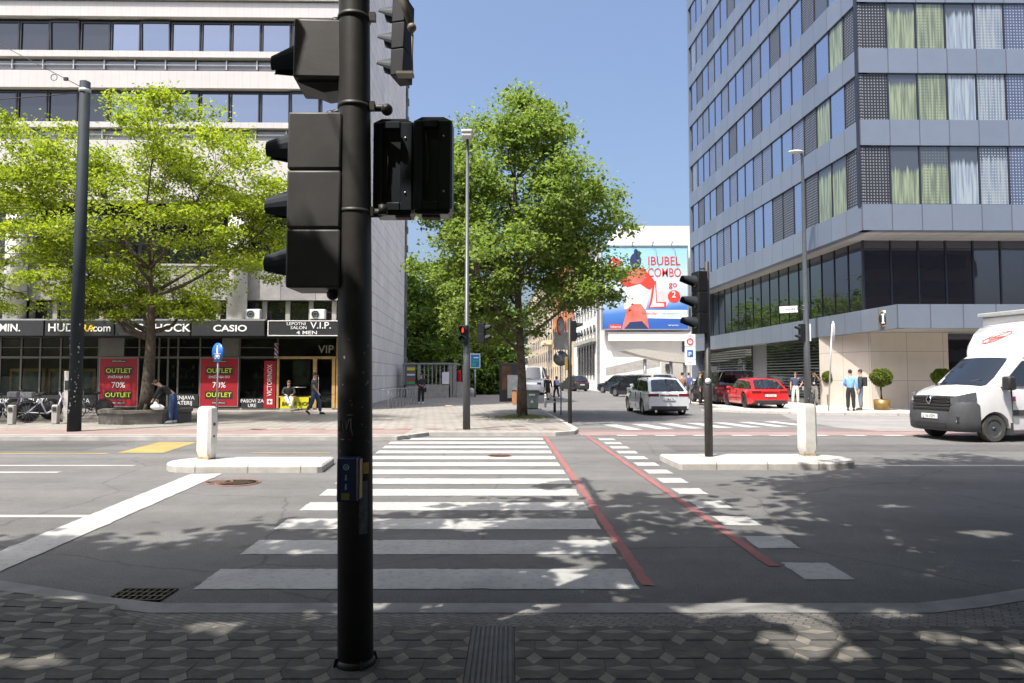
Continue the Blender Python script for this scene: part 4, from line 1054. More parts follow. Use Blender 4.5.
els[0].position = 0.0; els[0].color = (0.03, 0.11, 0.42, 1); els[1].position = 0.95; els[1].color = (0.30, 0.56, 0.72, 1)
for ps, c in ((0.16, (0.06, 0.20, 0.55, 1)), (0.30, (0.45, 0.58, 0.72, 1)), (0.48, (0.62, 0.68, 0.72, 1)), (0.68, (0.36, 0.60, 0.74, 1))):
    e = els.new(ps); e.color = c
tt.links.new(ma.outputs[0], cr.inputs[0]); tt.links.new(cr.outputs[0], tt.nodes['Principled BSDF'].inputs['Base Color']); tt.nodes['Principled BSDF'].inputs['Roughness'].default_value = 0.6
b = MB(); b.box(x0, x1, YB, YB+0.25, z0, z1); b.build('printed_sheet', m, t, world=True)
b = MB()
for q in ((x0-0.12, x0, z0-0.12, z1+0.12), (x1, x1+0.12, z0-0.12, z1+0.12), (x0, x1, z0-0.12, z0), (x0, x1, z1, z1+0.12)): b.box(q[0], q[1], YB-0.08, YB+0.3, q[2], q[3])
b.build('frame', M_galv, t, world=True)
M_bred = mat('print_red', (0.62, 0.05, 0.035), 0.6, var=0.05); M_bwh = mat('print_white', (0.75, 0.75, 0.76), 0.6, var=0.03); M_bnavy = mat('print_navy', (0.02, 0.04, 0.12), 0.6, var=0.2)
M_bglow = mat('print_warm_red', (0.70, 0.16, 0.12), 0.6, var=0.35, scale=0.8); M_bpink = mat('print_pale_pink', (0.70, 0.55, 0.56), 0.6, var=0.1, scale=0.8)
bpoly([(618, 281), (624, 273), (631, 268), (643, 268), (650, 275), (656, 283), (650, 290), (640, 286), (628, 288)], 0.02, M_bred, 'printed_sleeve')
bpoly(ell(636, 277, 9, 7), 0.05, M_bglow, 'printed_glow')
bpoly([(626, 288), (640, 284), (650, 291), (646, 309), (624, 309)], 0.03, M_bwh, 'printed_shirt')
bpoly(ell(635.5, 261, 5.6, 8), 0.05, M_bnavy, 'printed_hair'); bpoly(ell(636, 252, 2.2, 3), 0.06, M_bnavy, 'printed_hair')
bpoly([(622, 329), (627, 309), (633, 304), (641, 304), (646, 311), (649, 329)], 0.04, M_bglow, 'printed_knee')
bpoly([(624, 329), (630, 322), (642, 321), (649, 329)], 0.06, M_bnavy, 'printed_shorts')
bpoly([(648, 308), (650, 302), (653, 281), (656, 281), (657, 302), (666, 302), (666, 308)], 0.07, M_bred, 'printed_box')
bpoly([(650, 307), (652, 303), (655, 284), (656, 303), (664, 303.5), (664, 306.5)], 0.09, M_bwh, 'printed_box')
bpoly(ell(662, 299, 7, 9), 0.03, M_bpink, 'printed_pill')
bpoly([(641, 310), (687.5, 310), (687.5, 319), (641, 318)], 0.025, M_bwh, 'printed_banner')
bpoly(ell(614.8, 264.8, 6.9, 6.9), 0.08, M_bred, 'printed_badge'); bpoly(ell(674, 296.5, 6.3, 6.3), 0.08, M_bred, 'printed_badge')
bpoly([(609, 324.3), (620.8, 324.3), (620.8, 329), (609, 329)], 0.08, M_bred, 'printed_tag')
def btext(s, px, py, hpx, m, bold=0.02, sxx=1.0, d=0.12):
    X, Z = bb(px, py); text(s, hpx*YB/683/0.72, m, t, loc=(X-x0, -0.022, Z-z0), bold=bold*0.5, sx=sxx, ext=0.002)
btext('IBUBEL', 647.5, 265, 9.0, M_bred, 0.03, 0.86); btext('COMBO', 647.5, 276.8, 9.2, M_bred, 0.015, 0.72); btext('go', 668.8, 287, 6.2, M_bred, 0.04)
btext('4x', 609.8, 266.6, 6.0, M_bwh, 0.03, 0.95); btext('2', 671.6, 297.5, 6.5, M_bwh, 0.03)
btext('ibuprofen', 642, 314.5, 2.9, M_bred, 0.004, 1.0); btext('paracetamol', 662, 314.3, 2.5, mat('print_teal', (0.1, 0.45, 0.42), 0.6, var=0.02), 0.002, 1.0)
btext('lekarne', 610.5, 327.8, 2.6, M_bwh, 0.004); btext('www.', 668, 326, 2.2, M_bwh, 0.0, 1.6)
for px in (632, 652, 671):
    X, Z = bb(px, 246); b = MB(); b.tube([(X, YB, Z), (X+0.1, YB-0.4, Z+0.4), (X-0.15, YB-1.0, Z+0.15)], 0.04, 6); b.build('floodlight_arm', M_darkmetal, t, world=True)

# ================================================================ TREES
L_y = [leafmat('leaf_yellow_green', (0.31, 0.36, 0.035)), leafmat('leaf_fresh_green', (0.24, 0.30, 0.03)), leafmat('leaf_mid_green', (0.14, 0.19, 0.025))]
L_m = [leafmat('leaf_bright_maple', (0.21, 0.27, 0.07), 0.5), leafmat('leaf_maple', (0.155, 0.215, 0.055), 0.5), leafmat('leaf_deep_maple', (0.10, 0.15, 0.04), 0.45)]
L_d = [leafmat('leaf_park_light', (0.21, 0.28, 0.06), 0.5), leafmat('leaf_park', (0.15, 0.22, 0.045), 0.45), leafmat('leaf_park_deep', (0.07, 0.13, 0.025), 0.3)]
M_bark = mat('bark', (0.085, 0.065, 0.048), 0.95, var=0.4, scale=8, bump=0.8, bscale=25)
def leaf_obj(name, centers, size, mats, parent, rng, up=0.6, weights=(0.35, 0.4, 0.25)):
    n = len(centers); c = np.asarray(centers)
    nrm = rng.normal(size=(n, 3)); nrm[:, 2] = np.abs(nrm[:, 2]) + up; nrm /= np.linalg.norm(nrm, axis=1)[:, None]
    r = rng.normal(size=(n, 3)); a = np.cross(nrm, r); a /= np.linalg.norm(a, axis=1)[:, None]; bb_ = np.cross(nrm, a)
    s_ = size*(0.45+1.25*rng.beta(1.6, 2.4, size=(n, 1)))
    # pointed five sided leaf blade
    V = np.empty((n, 5, 3))
    shp = [(-0.5, 0.0), (-0.12, 0.34), (0.55, 0.0), (-0.12, -0.34), (-0.3, 0.0)]
    shp = [(-0.50, 0.0), (0.0, 0.36), (0.62, 0.0), (0.0, -0.36)]
    V = np.empty((n, 4, 3)); fold = nrm*s_*0.12
    for i, (u, v) in enumerate(shp):
        V[:, i] = c + a*s_*u + bb_*s_*v + (fold if v != 0 else -fold)
    me = bpy.data.meshes.new(name); me.vertices.add(n*4); me.vertices.foreach_set('co', V.reshape(-1))
    me.loops.add(n*4); me.loops.foreach_set('vertex_index', np.arange(n*4, dtype=np.int32))
    me.polygons.add(n); me.polygons.foreach_set('loop_start', np.arange(0, n*4, 4, dtype=np.int32)); me.polygons.foreach_set('loop_total', np.full(n, 4, dtype=np.int32))
    for m in mats: me.materials.append(m)
    me.polygons.foreach_set('material_index', rng.choice(len(mats), size=n, p=weights).astype(np.int32))
    me.update(calc_edges=True)
    o = bpy.data.objects.new(name, me); COL.objects.link(o); o.parent = parent; return o
def tree(label, loc, prof, trunk_r, trunk_top, nclump, per, csize, lsize, mats, seed, name='tree', group=None, lean=(0, 0), flat=0.55, nlimb=9, weights=(0.35, 0.4, 0.25), squash=(1, 1), first=None, limbf=1.0, shell=0.5, gaps=0.0, cat='tree', cut=None, leafcut=None):
    """prof: list of (height, radius); crown clumps fill it unevenly"""
    rng = np.random.default_rng(seed)
    t = thing(name, label, cat, loc, 0, group)
    hs = [p[0] for p in prof]; rs_ = [p[1] for p in prof]
    ph = rng.uniform(0, 2*PI, 6)
    cl = []
    cdf_h = np.linspace(hs[0], hs[-1], 200); wts = np.interp(cdf_h, hs, rs_)**1.7; wts /= wts.sum()
    holes = [(rng.uniform(0, 2*PI), rng.uniform(hs[0], hs[-1])) for _ in range(int(gaps))]
    tries = 0
    while len(cl) < nclump and tries < nclump*20:
        tries += 1
        h = rng.choice(cdf_h, p=wts) + rng.uniform(-0.1, 0.1); an = rng.uniform(0, 2*PI)
        R = np.interp(h, hs, rs_)*(1 + 0.16*math.sin(3*an+ph[0]+h*0.6) + 0.10*math.sin(5*an+ph[1]-h*1.1) + 0.10*math.sin(2.1*h+ph[2]+an))
        if any(abs((an-ha+PI) % (2*PI)-PI) < 0.32 and abs(h-hh) < 0.55 for ha, hh in holes) : continue
        r = R*rng.uniform(0.05, 1.0)**shell
        if cut and cut(r*math.cos(an), r*math.sin(an), h): continue
        cl.append((r*math.cos(an)*squash[0]+lean[0]*h, r*math.sin(an)*squash[1]+lean[1]*h, h))
    cl = np.array(cl)
    # limbs
    b = MB(); w = [(lean[0]*trunk_top*f + 0.10*math.sin(f*5+seed)*trunk_r*2, lean[1]*trunk_top*f + 0.1*math.cos(f*4+seed)*trunk_r*2, trunk_top*f) for f in np.linspace(0, 1, 9)]
    w[0] = (w[1][0], w[1][1], 0)
    rr_ = [trunk_r*(1.25 if i == 0 else 1.0)*(1-0.80*(i/8)**1.2) for i in range(9)]
    b.tube(w, rr_, 12); 
    for k in range(5): 
        an = k*2*PI/5; b.tube([(w[0][0]+trunk_r*1.6*math.cos(an), w[0][1]+trunk_r*1.6*math.sin(an), 0), (w[0][0]+trunk_r*0.7*math.cos(an), w[0][1]+trunk_r*0.7*math.sin(an), trunk_r*1.3)], [trunk_r*0.25, trunk_r*0.3], 6)
    o_tr = b.build('trunk', M_bark, t)
    # group clumps to limbs by k-means
    kc = cl[rng.choice(len(cl), nlimb, replace=False)]
    for _ in range(6):
        d = ((cl[:, None]-kc[None])**2).sum(2); lab = d.argmin(1)
        for k in range(nlimb):
            if (lab == k).any(): kc[k] = cl[lab == k].mean(0)
    f0 = first if first is not None else hs[0]*0.8
    b = MB()
    for k in range(nlimb):
        c = kc[k]; hb = min(trunk_top*0.95, max(f0, c[2] - 0.55*math.hypot(c[0], c[1]) - 0.4)); fi = hb/trunk_top
        x0_, y0_ = np.interp(fi, np.linspace(0, 1, 9), [p[0] for p in w]), np.interp(fi, np.linspace(0, 1, 9), [p[1] for p in w])
        r0 = trunk_r*limbf*(0.5-0.3*fi)
        mid = (lerp(x0_, c[0], 0.5)+rng.uniform(-.2, .2), lerp(y0_, c[1], 0.5)+rng.uniform(-.2, .2), lerp(hb, c[2], 0.45)-0.12+rng.uniform(-.15, .15))
        b.tube([(x0_, y0_, hb), (lerp(x0_, mid[0], .5), lerp(y0_, mid[1], .5), lerp(hb, mid[2], .42)), mid, tuple(c)], [r0, r0*0.8, r0*0.55, r0*0.28], 7)
        for q in cl[lab == k][:max(6, int(nclump/nlimb))]:
            f = rng.uniform(0.35, 1.0); s_ = (lerp(mid[0], c[0], f), lerp(mid[1], c[1], f), lerp(mid[2], c[2], f))
            m_ = tuple(lerp(s_[i], q[i], 0.5)+rng.uniform(-.12, .12) for i in range(3))
            b.tube([s_, m_, tuple(q)], [r0*0.22, r0*0.14, 0.006], 4, cap=False)
    b.build('branches', M_bark, t)
    pts = []
    for c in cl:
        n = int(per*rng.uniform(0.5, 1.5)); sz = csize*rng.uniform(0.6, 1.35)
        g = rng.normal(size=(n, 3))*np.array([sz, sz, sz*flat])*0.55
        pts.append(c + g)
    pts = np.concatenate(pts)
    if leafcut is not None: pts = pts[leafcut(pts, loc)]
    leaf_obj('crown', pts, lsize, mats, t, rng, weights=weights)
    return t
# the maple in the middle of the view
gT = G(523, 417.5, 0.1)
zt_ = lambda y, Y=gT[1]: HT(y, Y)-0.1
pxm = gT[1]/683
tree('tall conical fresh green maple standing alone at the street corner', gT,
     [(zt_(345), 1.6), (zt_(328), 3.0), (zt_(300), 3.75), (zt_(262), 3.75), (zt_(215), 3.5), (zt_(185), 3.2), (zt_(150), 2.5), (zt_(122), 1.75), (zt_(103), 1.05), (zt_(92), 0.2)],
     0.17, zt_(110), 600, 120, 0.52, 0.135, L_m, 21, nlimb=22, flat=0.55, first=zt_(360), lean=(-0.035, 0), gaps=24, shell=0.45, cut=lambda x, y, h: x > 0.7 and h < zt_(307))
# the spreading tree before the shops
gA = G(148, 411, 0.45)
zt2 = lambda y: HT(y, 23.2)
tree('spreading yellow green street tree rising from the round planter by the shops', (-12.35, 23.2, 0.45),
     [(zt2(318)-0.4, 3.4), (zt2(300), 4.6), (zt2(262), 5.2), (zt2(220), 5.2), (zt2(180), 4.9), (zt2(150), 4.3), (zt2(136), 3.0), (zt2(116), 1.6)],
     0.22, zt2(275), 410, 150, 0.60, 0.105, L_y, 5, nlimb=17, flat=0.40, first=zt2(352), limbf=1.25, squash=(1.03, 0.62), gaps=50, shell=0.45, weights=(0.42, 0.36, 0.22), cut=lambda x, y, h: (x > 1.6 and h < zt2(287)) or (x < -2.4 and h < zt2(298)))
tree('yellow green street tree reaching in at the left edge of the view', (-20.6, 23.6, 0.1),
     [(zt2(316), 2.8), (zt2(290), 4.0), (zt2(240), 4.4), (zt2(190), 4.0), (zt2(150), 3.0), (zt2(125), 1.2)],
     0.2, zt2(200), 240, 140, 0.6, 0.105, L_y, 9, nlimb=11, flat=0.32, limbf=1.2, gaps=14, shell=0.5)
# park trees behind the office building
for i, (px, Y, H, R, lab) in enumerate(((418, 62, 13.5, 4.6, 'leafy park tree closest to the stone side wall of the office block'), (447, 70, 12.0, 4.8, 'leafy park tree above the underpass enclosure'),
                                   (484, 76, 11.0, 4.4, 'leafy park tree behind the blue panel'), (392, 80, 15, 6.0, 'deep green park tree furthest left behind the office wall'), (462, 96, 13, 5.5, 'distant park tree between the closer park trees'))):
    X = (px-512)/683*Y
    tree(lab, (X, Y, 0.1), [(2.2, R*0.6), (4, R), (H*0.5, R*1.05), (H*0.75, R*0.8), (H*0.92, R*0.45), (H, 0.3)], 0.28, H*0.75, 150, 80, 1.15, 0.34, L_d, 40+i, nlimb=9, group='park trees behind the office block', flat=0.6)
# street trees behind the camera: out of the picture, but their shade falls on road and pavement
# openings in the crowns through which the sun reaches the ground
rq = random.Random(23)
GAPS = [(0.1, 5.0, 0.15), (0.32, 5.28, 0.12), (0.0, 4.8, 0.1)]
for _ in range(22): GAPS.append((rq.uniform(-3.4, 5.8), rq.gauss(4.62, 0.26), rq.uniform(0.03, 0.12)))
for _ in range(8): GAPS.append((rq.uniform(-3.2, 3.0), rq.uniform(3.5, 4.3), rq.uniform(0.04, 0.13)))
for _ in range(20): GAPS.append((rq.uniform(-5.5, 9.5), rq.uniform(5.2, 9.5), rq.uniform(0.04, 0.15)))
def gap_filter(p, loc):
    gx = p[:, 0]+loc[0]+0.351*(p[:, 2]+loc[2]); gy = p[:, 1]+loc[1]+0.399*(p[:, 2]+loc[2]); keep = np.ones(len(p), bool)
    for (a_, c_, r_) in GAPS:
        r2 = r_+0.07; keep &= ((gx-a_)/(r2*1.7))**2 + ((gy-c_)/r2)**2 > 1
    return keep
for (tx, ty, cx, cy, R, H0, n, sd_) in ((8.2, 1.6, 6.5, 4.5, 5.0, 6.9, 560, 71), (-8.5, -1.6, -7.0, 0.1, 3.7, 6.0, 150, 72), (-3.2, -3.2, -1.7, 2.1, 4.1, 5.6, 135, 74), (1.2, -3.6, -0.2, -1.8, 4.8, 4.9, 90, 73), (13.5, 1.4, 12.3, 4.0, 4.9, 7.0, 420, 75), (7.4, -2.6, 4.8, 2.3, 4.6, 5.7, 270, 76)):
    prof = [(H0-0.8, R*0.45), (H0, R*0.92), (H0+1.2, R), (H0+2.6, R*0.9), (H0+4.2, R*0.7), (H0+5.5, R*0.3)]
    if sd_ in (73, 74): prof = prof[:3] + [(H0+2.2, R*0.75), (H0+3.0, R*0.25)]
    tree('street tree on the near pavement behind the camera', (tx, ty, 0.06), prof, 0.2, H0, int(n*1.25), 75, 0.6, 0.27, L_m, sd_, nlimb=9, flat=0.33, gaps=13, shell=0.55,
             group='street trees behind the camera', lean=((cx-tx)/(H0+1.2), (cy-ty)/(H0+1.2)), cut=(lambda x, y, h: math.hypot(x+0.35, y-0.5) < 0.75) if sd_ == 74 else None, leafcut=gap_filter)
# unseen block added behind the camera to cut sky light and darken glass reflections
t = thing('added_light_blocker', 'unseen plain grey block added behind the camera to cut sky light and reflections', 'building', (0, -16, 0))
b = MB(); b.box(-45, 60, -30, -16, 0, 21); b.build('wall', mat('grey_render', (0.11, 0.105, 0.10), 0.8, var=0.3, scale=0.3), t, world=True)
for r in range(6):
    b = MB(); b.box(-44, 59, -15.98, -15.9, 1.6+r*3.4, 3.4+r*3.4); b.build('window_band', M_wind, t, world=True)
# ================================================================ STREET FURNITURE
M_pole = mat('dark_pole_paint', (0.036, 0.033, 0.030), 0.50, 0.1, var=0.30, scale=6, bump=0.04, bscale=30)
M_headg = mat('signal_housing_grey', (0.058, 0.055, 0.053), 0.5, var=0.22, scale=4, bump=0.03, bscale=40)
M_lens = mat('dark_lens', (0.05, 0.01, 0.01), 0.15, var=0.0); M_lensg = mat('dark_green_lens', (0.01, 0.05, 0.03), 0.15, var=0)
M_visor = mat('visor_plastic', (0.018, 0.022, 0.028), 0.6, var=0.15, spec=0.3)
def visor(b, c, r, L, drop=0.0, M=None, k2=0.92):
    """hooded visor opening towards -x, cut away below"""
    n = 14; rings = []
    for (x, k) in ((0, 1.0), (-L, k2)):
        ring = []
        for i in range(n+1):
            t = lerp(-35 if x == 0 else 10, 215 if x == 0 else 170, i/n) if k2 > 0.8 else lerp(-60, 240, i/n); t = rad(t)
            ring.append((c[0]+x*(1.0), c[1]+r*k*math.cos(t), c[2]+r*k*math.sin(t)-(drop if x else 0)))
        rings.append(ring)
    for i in range(n):
        q = [rings[0][i], rings[0][i+1], rings[1][i+1], rings[1][i]]
        b.face(q, smooth=True)
        q2 = [(p[0]+0.002, c[1]+(p[1]-c[1])*0.96, c[2]+(p[2]-c[2])*0.96) for p in q]
        b.face(q2[::-1], smooth=True)
        if i in (0, n-1): pass
    for i in range(n): b.face([rings[1][i], rings[1][i+1], (rings[1][i+1][0]+0.002, c[1]+(rings[1][i+1][1]-c[1])*0.96, c[2]+(rings[1][i+1][2]-c[2])*0.96), (rings[1][i][0]+0.002, c[1]+(rings[1][i][1]-c[1])*0.96, c[2]+(rings[1][i][2]-c[2])*0.96)])
def signal_head(parent, loc, rz, n=3, w=0.30, d=0.2, sec=0.31, r=0.105, L=0.2, m=None, lit=None, scale=1.0, vis=True, name='signal_head', tilt=0, k2=0.92, drop=0.0):
    """faces -x; loc is the centre of the back bottom"""
    m = m or M_headg; w *= scale; d *= scale; sec *= scale; r *= scale; L *= scale
    b = MB()
    for k in range(n):
        b.box(-d, 0, -w/2, w/2, k*sec+0.002, (k+1)*sec-0.002, 0.014*scale, 2)
    b.box(-d*0.9, -0.01*scale, -w/2+0.012*scale, w/2-0.012*scale, 0.01, n*sec-0.01)
    h = b.build(name, m, parent); h.location = loc; h.rotation_euler = (tilt, 0, rz)
    for k in range(n):
        zc = (k+0.5)*sec
        b = MB(); b.lathe([(0.001, -d-0.012*scale), (r*0.6, -d-0.009*scale), (r*0.9, -d-0.001)], c=(0, 0, zc), axis='x', n=18)
        on = lit is not None and lit == k
        ml = M_lens if k == n-1 else M_lensg
        if on: ml = mat('lit_red_man', (0.8, 0.05, 0.01), 0.3, var=0, emit=(1.0, 0.035, 0.006), estr=1.6)
        if on:
            b.build('lens', M_fas, h); b = MB(); b.ball((-d-0.018, 0, zc+r*0.45), r*0.16); b.box(-d-0.024, -d-0.012, -r*0.22, r*0.22, zc-r*0.15, zc+r*0.28); b.box(-d-0.024, -d-0.012, -r*0.18, r*0.18, zc-r*0.75, zc-r*0.15); b.build('red_man', ml, h)
        else: b.build('lens', ml, h)
        if vis:
            b = MB(); visor(b, (-d, 0, zc), r*1.05, L, drop, None, k2); b.build('visor', M_visor, h, recalc=False)
    return h

# --- the big near signal mast
PB = (P(355.5, 666, 3.86)[0], 3.86)
t = thing('traffic_signal', 'tall dark traffic signal mast standing in the near foreground', 'traffic light', (PB[0], PB[1], 0.06))
b = MB(); R0 = 0.098
lean = lambda z: -0.0135*z
b.tube([(lean(z), 0, z) for z in (0, 2.0, 3.3, 4.2, 5.75)], [R0, R0*0.97, R0*0.92, R0*0.88, R0*0.8], 32)
b.build('pole', M_pole, t)
b = MB(); b.tube([(-0.078, 0, 5.55), (-0.08, 0.06, 5.72), (-0.1, 0.4, 5.86), (-0.24, 2.4, 6.33), (-0.40, 4.6, 6.82)], [0.078, 0.075, 0.065, 0.055, 0.045], 14); b.build('mast_arm', M_pole, t)
b = MB(); b.lathe([(R0+0.0, 0.0), (R0+0.014, 0.0), (R0+0.008, 0.03), (R0+0.0, 0.04)], n=24)
for k in range(4):
    a_ = k*PI/2+0.5; b.box(-0.005, 0.005, R0-0.01, R0+0.028, 0.0, 0.05, M=Matrix.Rotation(a_, 4, 'Z'), taper=(1, 0.4))
b.build('base_flange', M_pole, t)
# lower left three light head seen from its side
zz = lambda y, Y=3.86: HT(y, Y) - 0.06
xx = lambda px, py=165, Y=3.86: P(px, py, Y)[0] - PB[0]
d3 = zz(117)-zz(290)
signal_head(t, (xx(345), 0.05, zz(290)), 0.0, 3, w=0.28, d=xx(345)-xx(292), sec=d3/3, r=0.088, L=0.155, m=M_headg, k2=0.55, drop=0.012)
signal_head(t, (xx(350, 50), 0.10, zz(83)), rad(3), 1, w=0.30, d=xx(350, 50)-xx(295, 50), sec=zz(23)-zz(83), r=0.088, L=0.155, m=M_headg, tilt=rad(-2), k2=0.55, drop=0.035)
b = MB(); b.prism([(xx(298, 60), zz(83.2)), (xx(344, 60), zz(83.2)), (xx(340, 60), zz(92)), (xx(325, 60), zz(94))], -0.02, 0.14, axis='y'); b.build('lower_shroud', M_headg, t)
b = MB()
for (px, py, px2) in ((329, 113.5, 345), (333, 19.5, 345), (333, 293, 345)):
    b = MB(); b.tube([(xx(px), 0.03, zz(py)+0.0), (xx(px)+0.02, 0.03, zz(py)+0.015), (xx(px2), 0.0, zz(py)+0.02)], 0.02, 8)
    b.ball((xx(px), 0.03, zz(py)-0.005), 0.034); b.build('bracket', M_pole, t)
b = MB()
b.tube([(xx(366), 0, zz(108)), (xx(376), 0, zz(108)), (xx(386), -0.02, zz(109.5)), (xx(388), -0.02, zz(113))], 0.022, 8); b.ball((xx(387), -0.02, zz(111)), 0.034); b.build('bracket', M_pole, t); b = MB()
b.tube([(xx(366), 0, zz(213)), (xx(380), 0, zz(213)), (xx(386), -0.01, zz(211))], 0.026, 8); b.cyl((xx(384), -0.02, zz(216)), (xx(384), -0.02, zz(206)), 0.026)
b.build('bracket', M_pole, t)
for py in (108, 213, 19.5):
    b = MB(); b.lathe([(R0*0.88, zz(py)-0.012), (R0*0.97, zz(py)-0.012), (R0*0.97, zz(py)+0.012), (R0*0.88, zz(py)+0.012)], c=(lean(zz(py)), 0, 0), n=24); b.box(-0.01+R0*0.9+lean(3), R0*0.9+0.03+lean(3), -0.03, 0.0, zz(py)-0.02, zz(py)+0.03); b.build('clamp', M_pole, t)
# pair of pedestrian and cycle heads seen from behind: chamfered shells
M_shell = mat('black_shell', (0.011, 0.013, 0.018), 0.38, var=0.2, scale=3)
def shell(px0, px1, dy, rz=0.0):
    x0, x1 = xx(px0), xx(px1); z0, z1 = zz(211.5), zz(113); c = 0.035
    h = (z1-z0)
    b = MB()
    prof = [(x0, z0+c), (x0+c*0.6, z0), (x1-c*0.6, z0), (x1, z0+c), (x1, z1-c*0.7), (x1-c*1.4, z1), (x0+c*1.4, z1), (x0, z1-c*0.7)]
    b.prism(prof, dy+0.03, dy+0.16, axis='y')
    # raised back rim and sunken middle
    pr2 = [(x0+0.012, z0+0.05), (x1-0.012, z0+0.05), (x1-0.012, z1-0.05), (x0+0.012, z1-0.05)]
    for (u0, u1, v0, v1) in ((x0+0.004, x0+0.055, z0+0.02, z1-0.03), (x1-0.075, x1-0.004, z0+0.02, z1-0.03), (x0+0.056, x1-0.076, z0+0.02, z0+0.07), (x0+0.056, x1-0.076, z1-0.07, z1-0.025)):
        b.box(u0, u1, dy, dy+0.031, v0, v1, 0.006)
    b.build('pedestrian_head', M_shell, t)
    b = MB()
    for z in (z0+0.125, z1-0.125): b.lathe([(0.001, 0), (0.0065, 0.001), (0.0065, 0.006)], c=(x1-0.045, dy-0.006, z), axis='y', n=10)
    b.build('screw', M_galv, t)
    b = MB(); b.tube([(x0+0.07, dy+0.02, z1-0.08), (x0+0.09, dy+0.01, z0+h*0.55), (x0+0.075, dy+0.02, z0+0.09)], 0.006, 6); b.build('cable', M_pole, t)
shell(370, 411.5, 0.06); shell(411.8, 451, 0.03)
for (u0, u1) in ((393, 408), (420, 438)): b = MB(); b.box(xx(u0), xx(u1), 0.09, 0.16, zz(213.5), zz(211.6)); b.build('lower_gasket', mat('rusty_gasket', (0.12, 0.08, 0.06), 0.8, var=0.5, scale=20), t)
# head hanging on the arm over the road
YH = 8.1
ah = signal_head(t, (P(408.5, 0, YH)[0]-PB[0], YH-PB[1], HT(80, YH)-0.06), rad(-14), 3, w=0.30, d=0.17, sec=0.335, r=0.115, L=0.2, m=M_black, tilt=rad(-3))
b = MB(); X0_, X1_ = P(405, 0, YH)[0]-PB[0], P(412, 0, YH)[0]-PB[0]
b.tube([(X0_-0.02, YH-PB[1]-0.2, 6.75), (X0_, YH-PB[1]-0.2, HT(8, YH)-0.06), (X1_+0.03, YH-PB[1]-0.2, HT(36, YH)-0.06)], [0.045, 0.05, 0.04], 10)
b.ball((X1_+0.03, YH-PB[1]-0.2, HT(36, YH)-0.06), 0.055); b.tube([(X1_+0.03, YH-PB[1]-0.2, HT(36, YH)-0.06), (X1_+0.045, YH-PB[1]-0.2, HT(79, YH)-0.06)], 0.008, 5); b.box(X0_-0.06, X1_+0.05, YH-PB[1]-0.24, YH-PB[1]-0.1, HT(82, YH)-0.06, HT(79.5, YH)-0.06)
b.build('hanger', mat('weathered_hanger', (0.13, 0.115, 0.09), 0.6, 0.3, var=0.2), t)
b = MB(); b.box(X0_-0.45, X0_+0.1, YH-PB[1]-0.1, YH-PB[1]-0.07, 6.5, 7.1); b.build('backing_board', M_pole, t)
# push button box and stickers
xb = lambda px: P(px, 480, 3.68)[0]-PB[0]; xbz = lambda py: HT(py, 3.68)-0.06
b = MB(); b.box(xb(337), xb(357), -0.19, -0.085, xbz(502), xbz(458), 0.008, 2); pbx = b.build('push_button_box', mat('deep_blue_box', (0.012, 0.028, 0.10), 0.4, var=0.1), t)
b = MB(); X = (xb(346.5), -0.192); zc = xbz(467)
b.torus((X[0], X[1], zc), 0.014, 0.003, axis='y', n=18, m=5)
for k in range(6): b.tube([(X[0], X[1], zc), (X[0]+0.012*math.cos(k*PI/3), X[1], zc+0.012*math.sin(k*PI/3))], 0.0015, 4)
for zq in (478, 487):
    z_ = xbz(zq); b.ball((X[0], X[1], z_+0.014), 0.005); b.box(X[0]-0.005, X[0]+0.005, X[1]-0.002, X[1], z_-0.012, z_+0.008)
b.build('pictogram', mat('pale_blue_print', (0.45, 0.55, 0.68), 0.5, var=0), pbx)
b = MB(); b.box(xb(342), xb(350), -0.196, -0.19, xbz(499.5), xbz(493)); b.build('button_label', mat('dull_yellow', (0.25, 0.24, 0.05), 0.5, var=0.1), pbx)
b = MB(); b.box(xb(357.1), xb(358.6), -0.15, -0.086, xbz(500), xbz(460)); b.build('edge_strip', M_wood, pbx)
b = MB()
for k in range(7):
    for j in range(4):
        pass
def patch(a0, a1, z0, z1, m, name, r=R0*0.985):
    b = MB(); n = 8; ox = lean((z0+z1)/2)
    for i in range(n):
        u, v = rad(lerp(a0, a1, i/n)), rad(lerp(a0, a1, (i+1)/n)); b.face([(ox+r*math.cos(u), r*math.sin(u), z0), (ox+r*math.cos(v), r*math.sin(v), z0), (ox+r*math.cos(v), r*math.sin(v), z1), (ox+r*math.cos(u), r*math.sin(u), z1)], smooth=True)
    return b.build(name, m, t)
patch(-52, -28, zz(472), zz(461), mat('orange_sticker', (0.5, 0.28, 0.06), 0.6, var=0.3, scale=30), 'sticker', R0*1.0)
patch(-65, -35, zz(531), zz(479), mat('worn_sticker', (0.13, 0.13, 0.135), 0.6, var=0.35, scale=30), 'sticker', R0*1.003)
rp = random.Random(4); b = MB()
for k in range(34):
    a_ = rad(rp.uniform(-165, -20)); z = rp.uniform(zz(450), zz(330)); s_ = rp.uniform(0.002, 0.009)
    r = R0*0.988; pts = []
    for i in range(5):
        q = rp.uniform(0.5, 1.1)*s_; an = i*2*PI/5; pts.append((lean(z)+r*math.cos(a_+q*math.cos(an)/r), r*math.sin(a_+q*math.cos(an)/r), z+q*math.sin(an)*1.3))
    b.face(pts)
b.build('paint_chips', mat('pale_scratches', (0.20, 0.195, 0.19), 0.7, var=0.3), t)
b = MB(); r = R0*1.0
def onp(u, z): a_ = rad(-90)+u/r; return (lean(z)+r*math.cos(a_), r*math.sin(a_), z)
zg = zz(436)
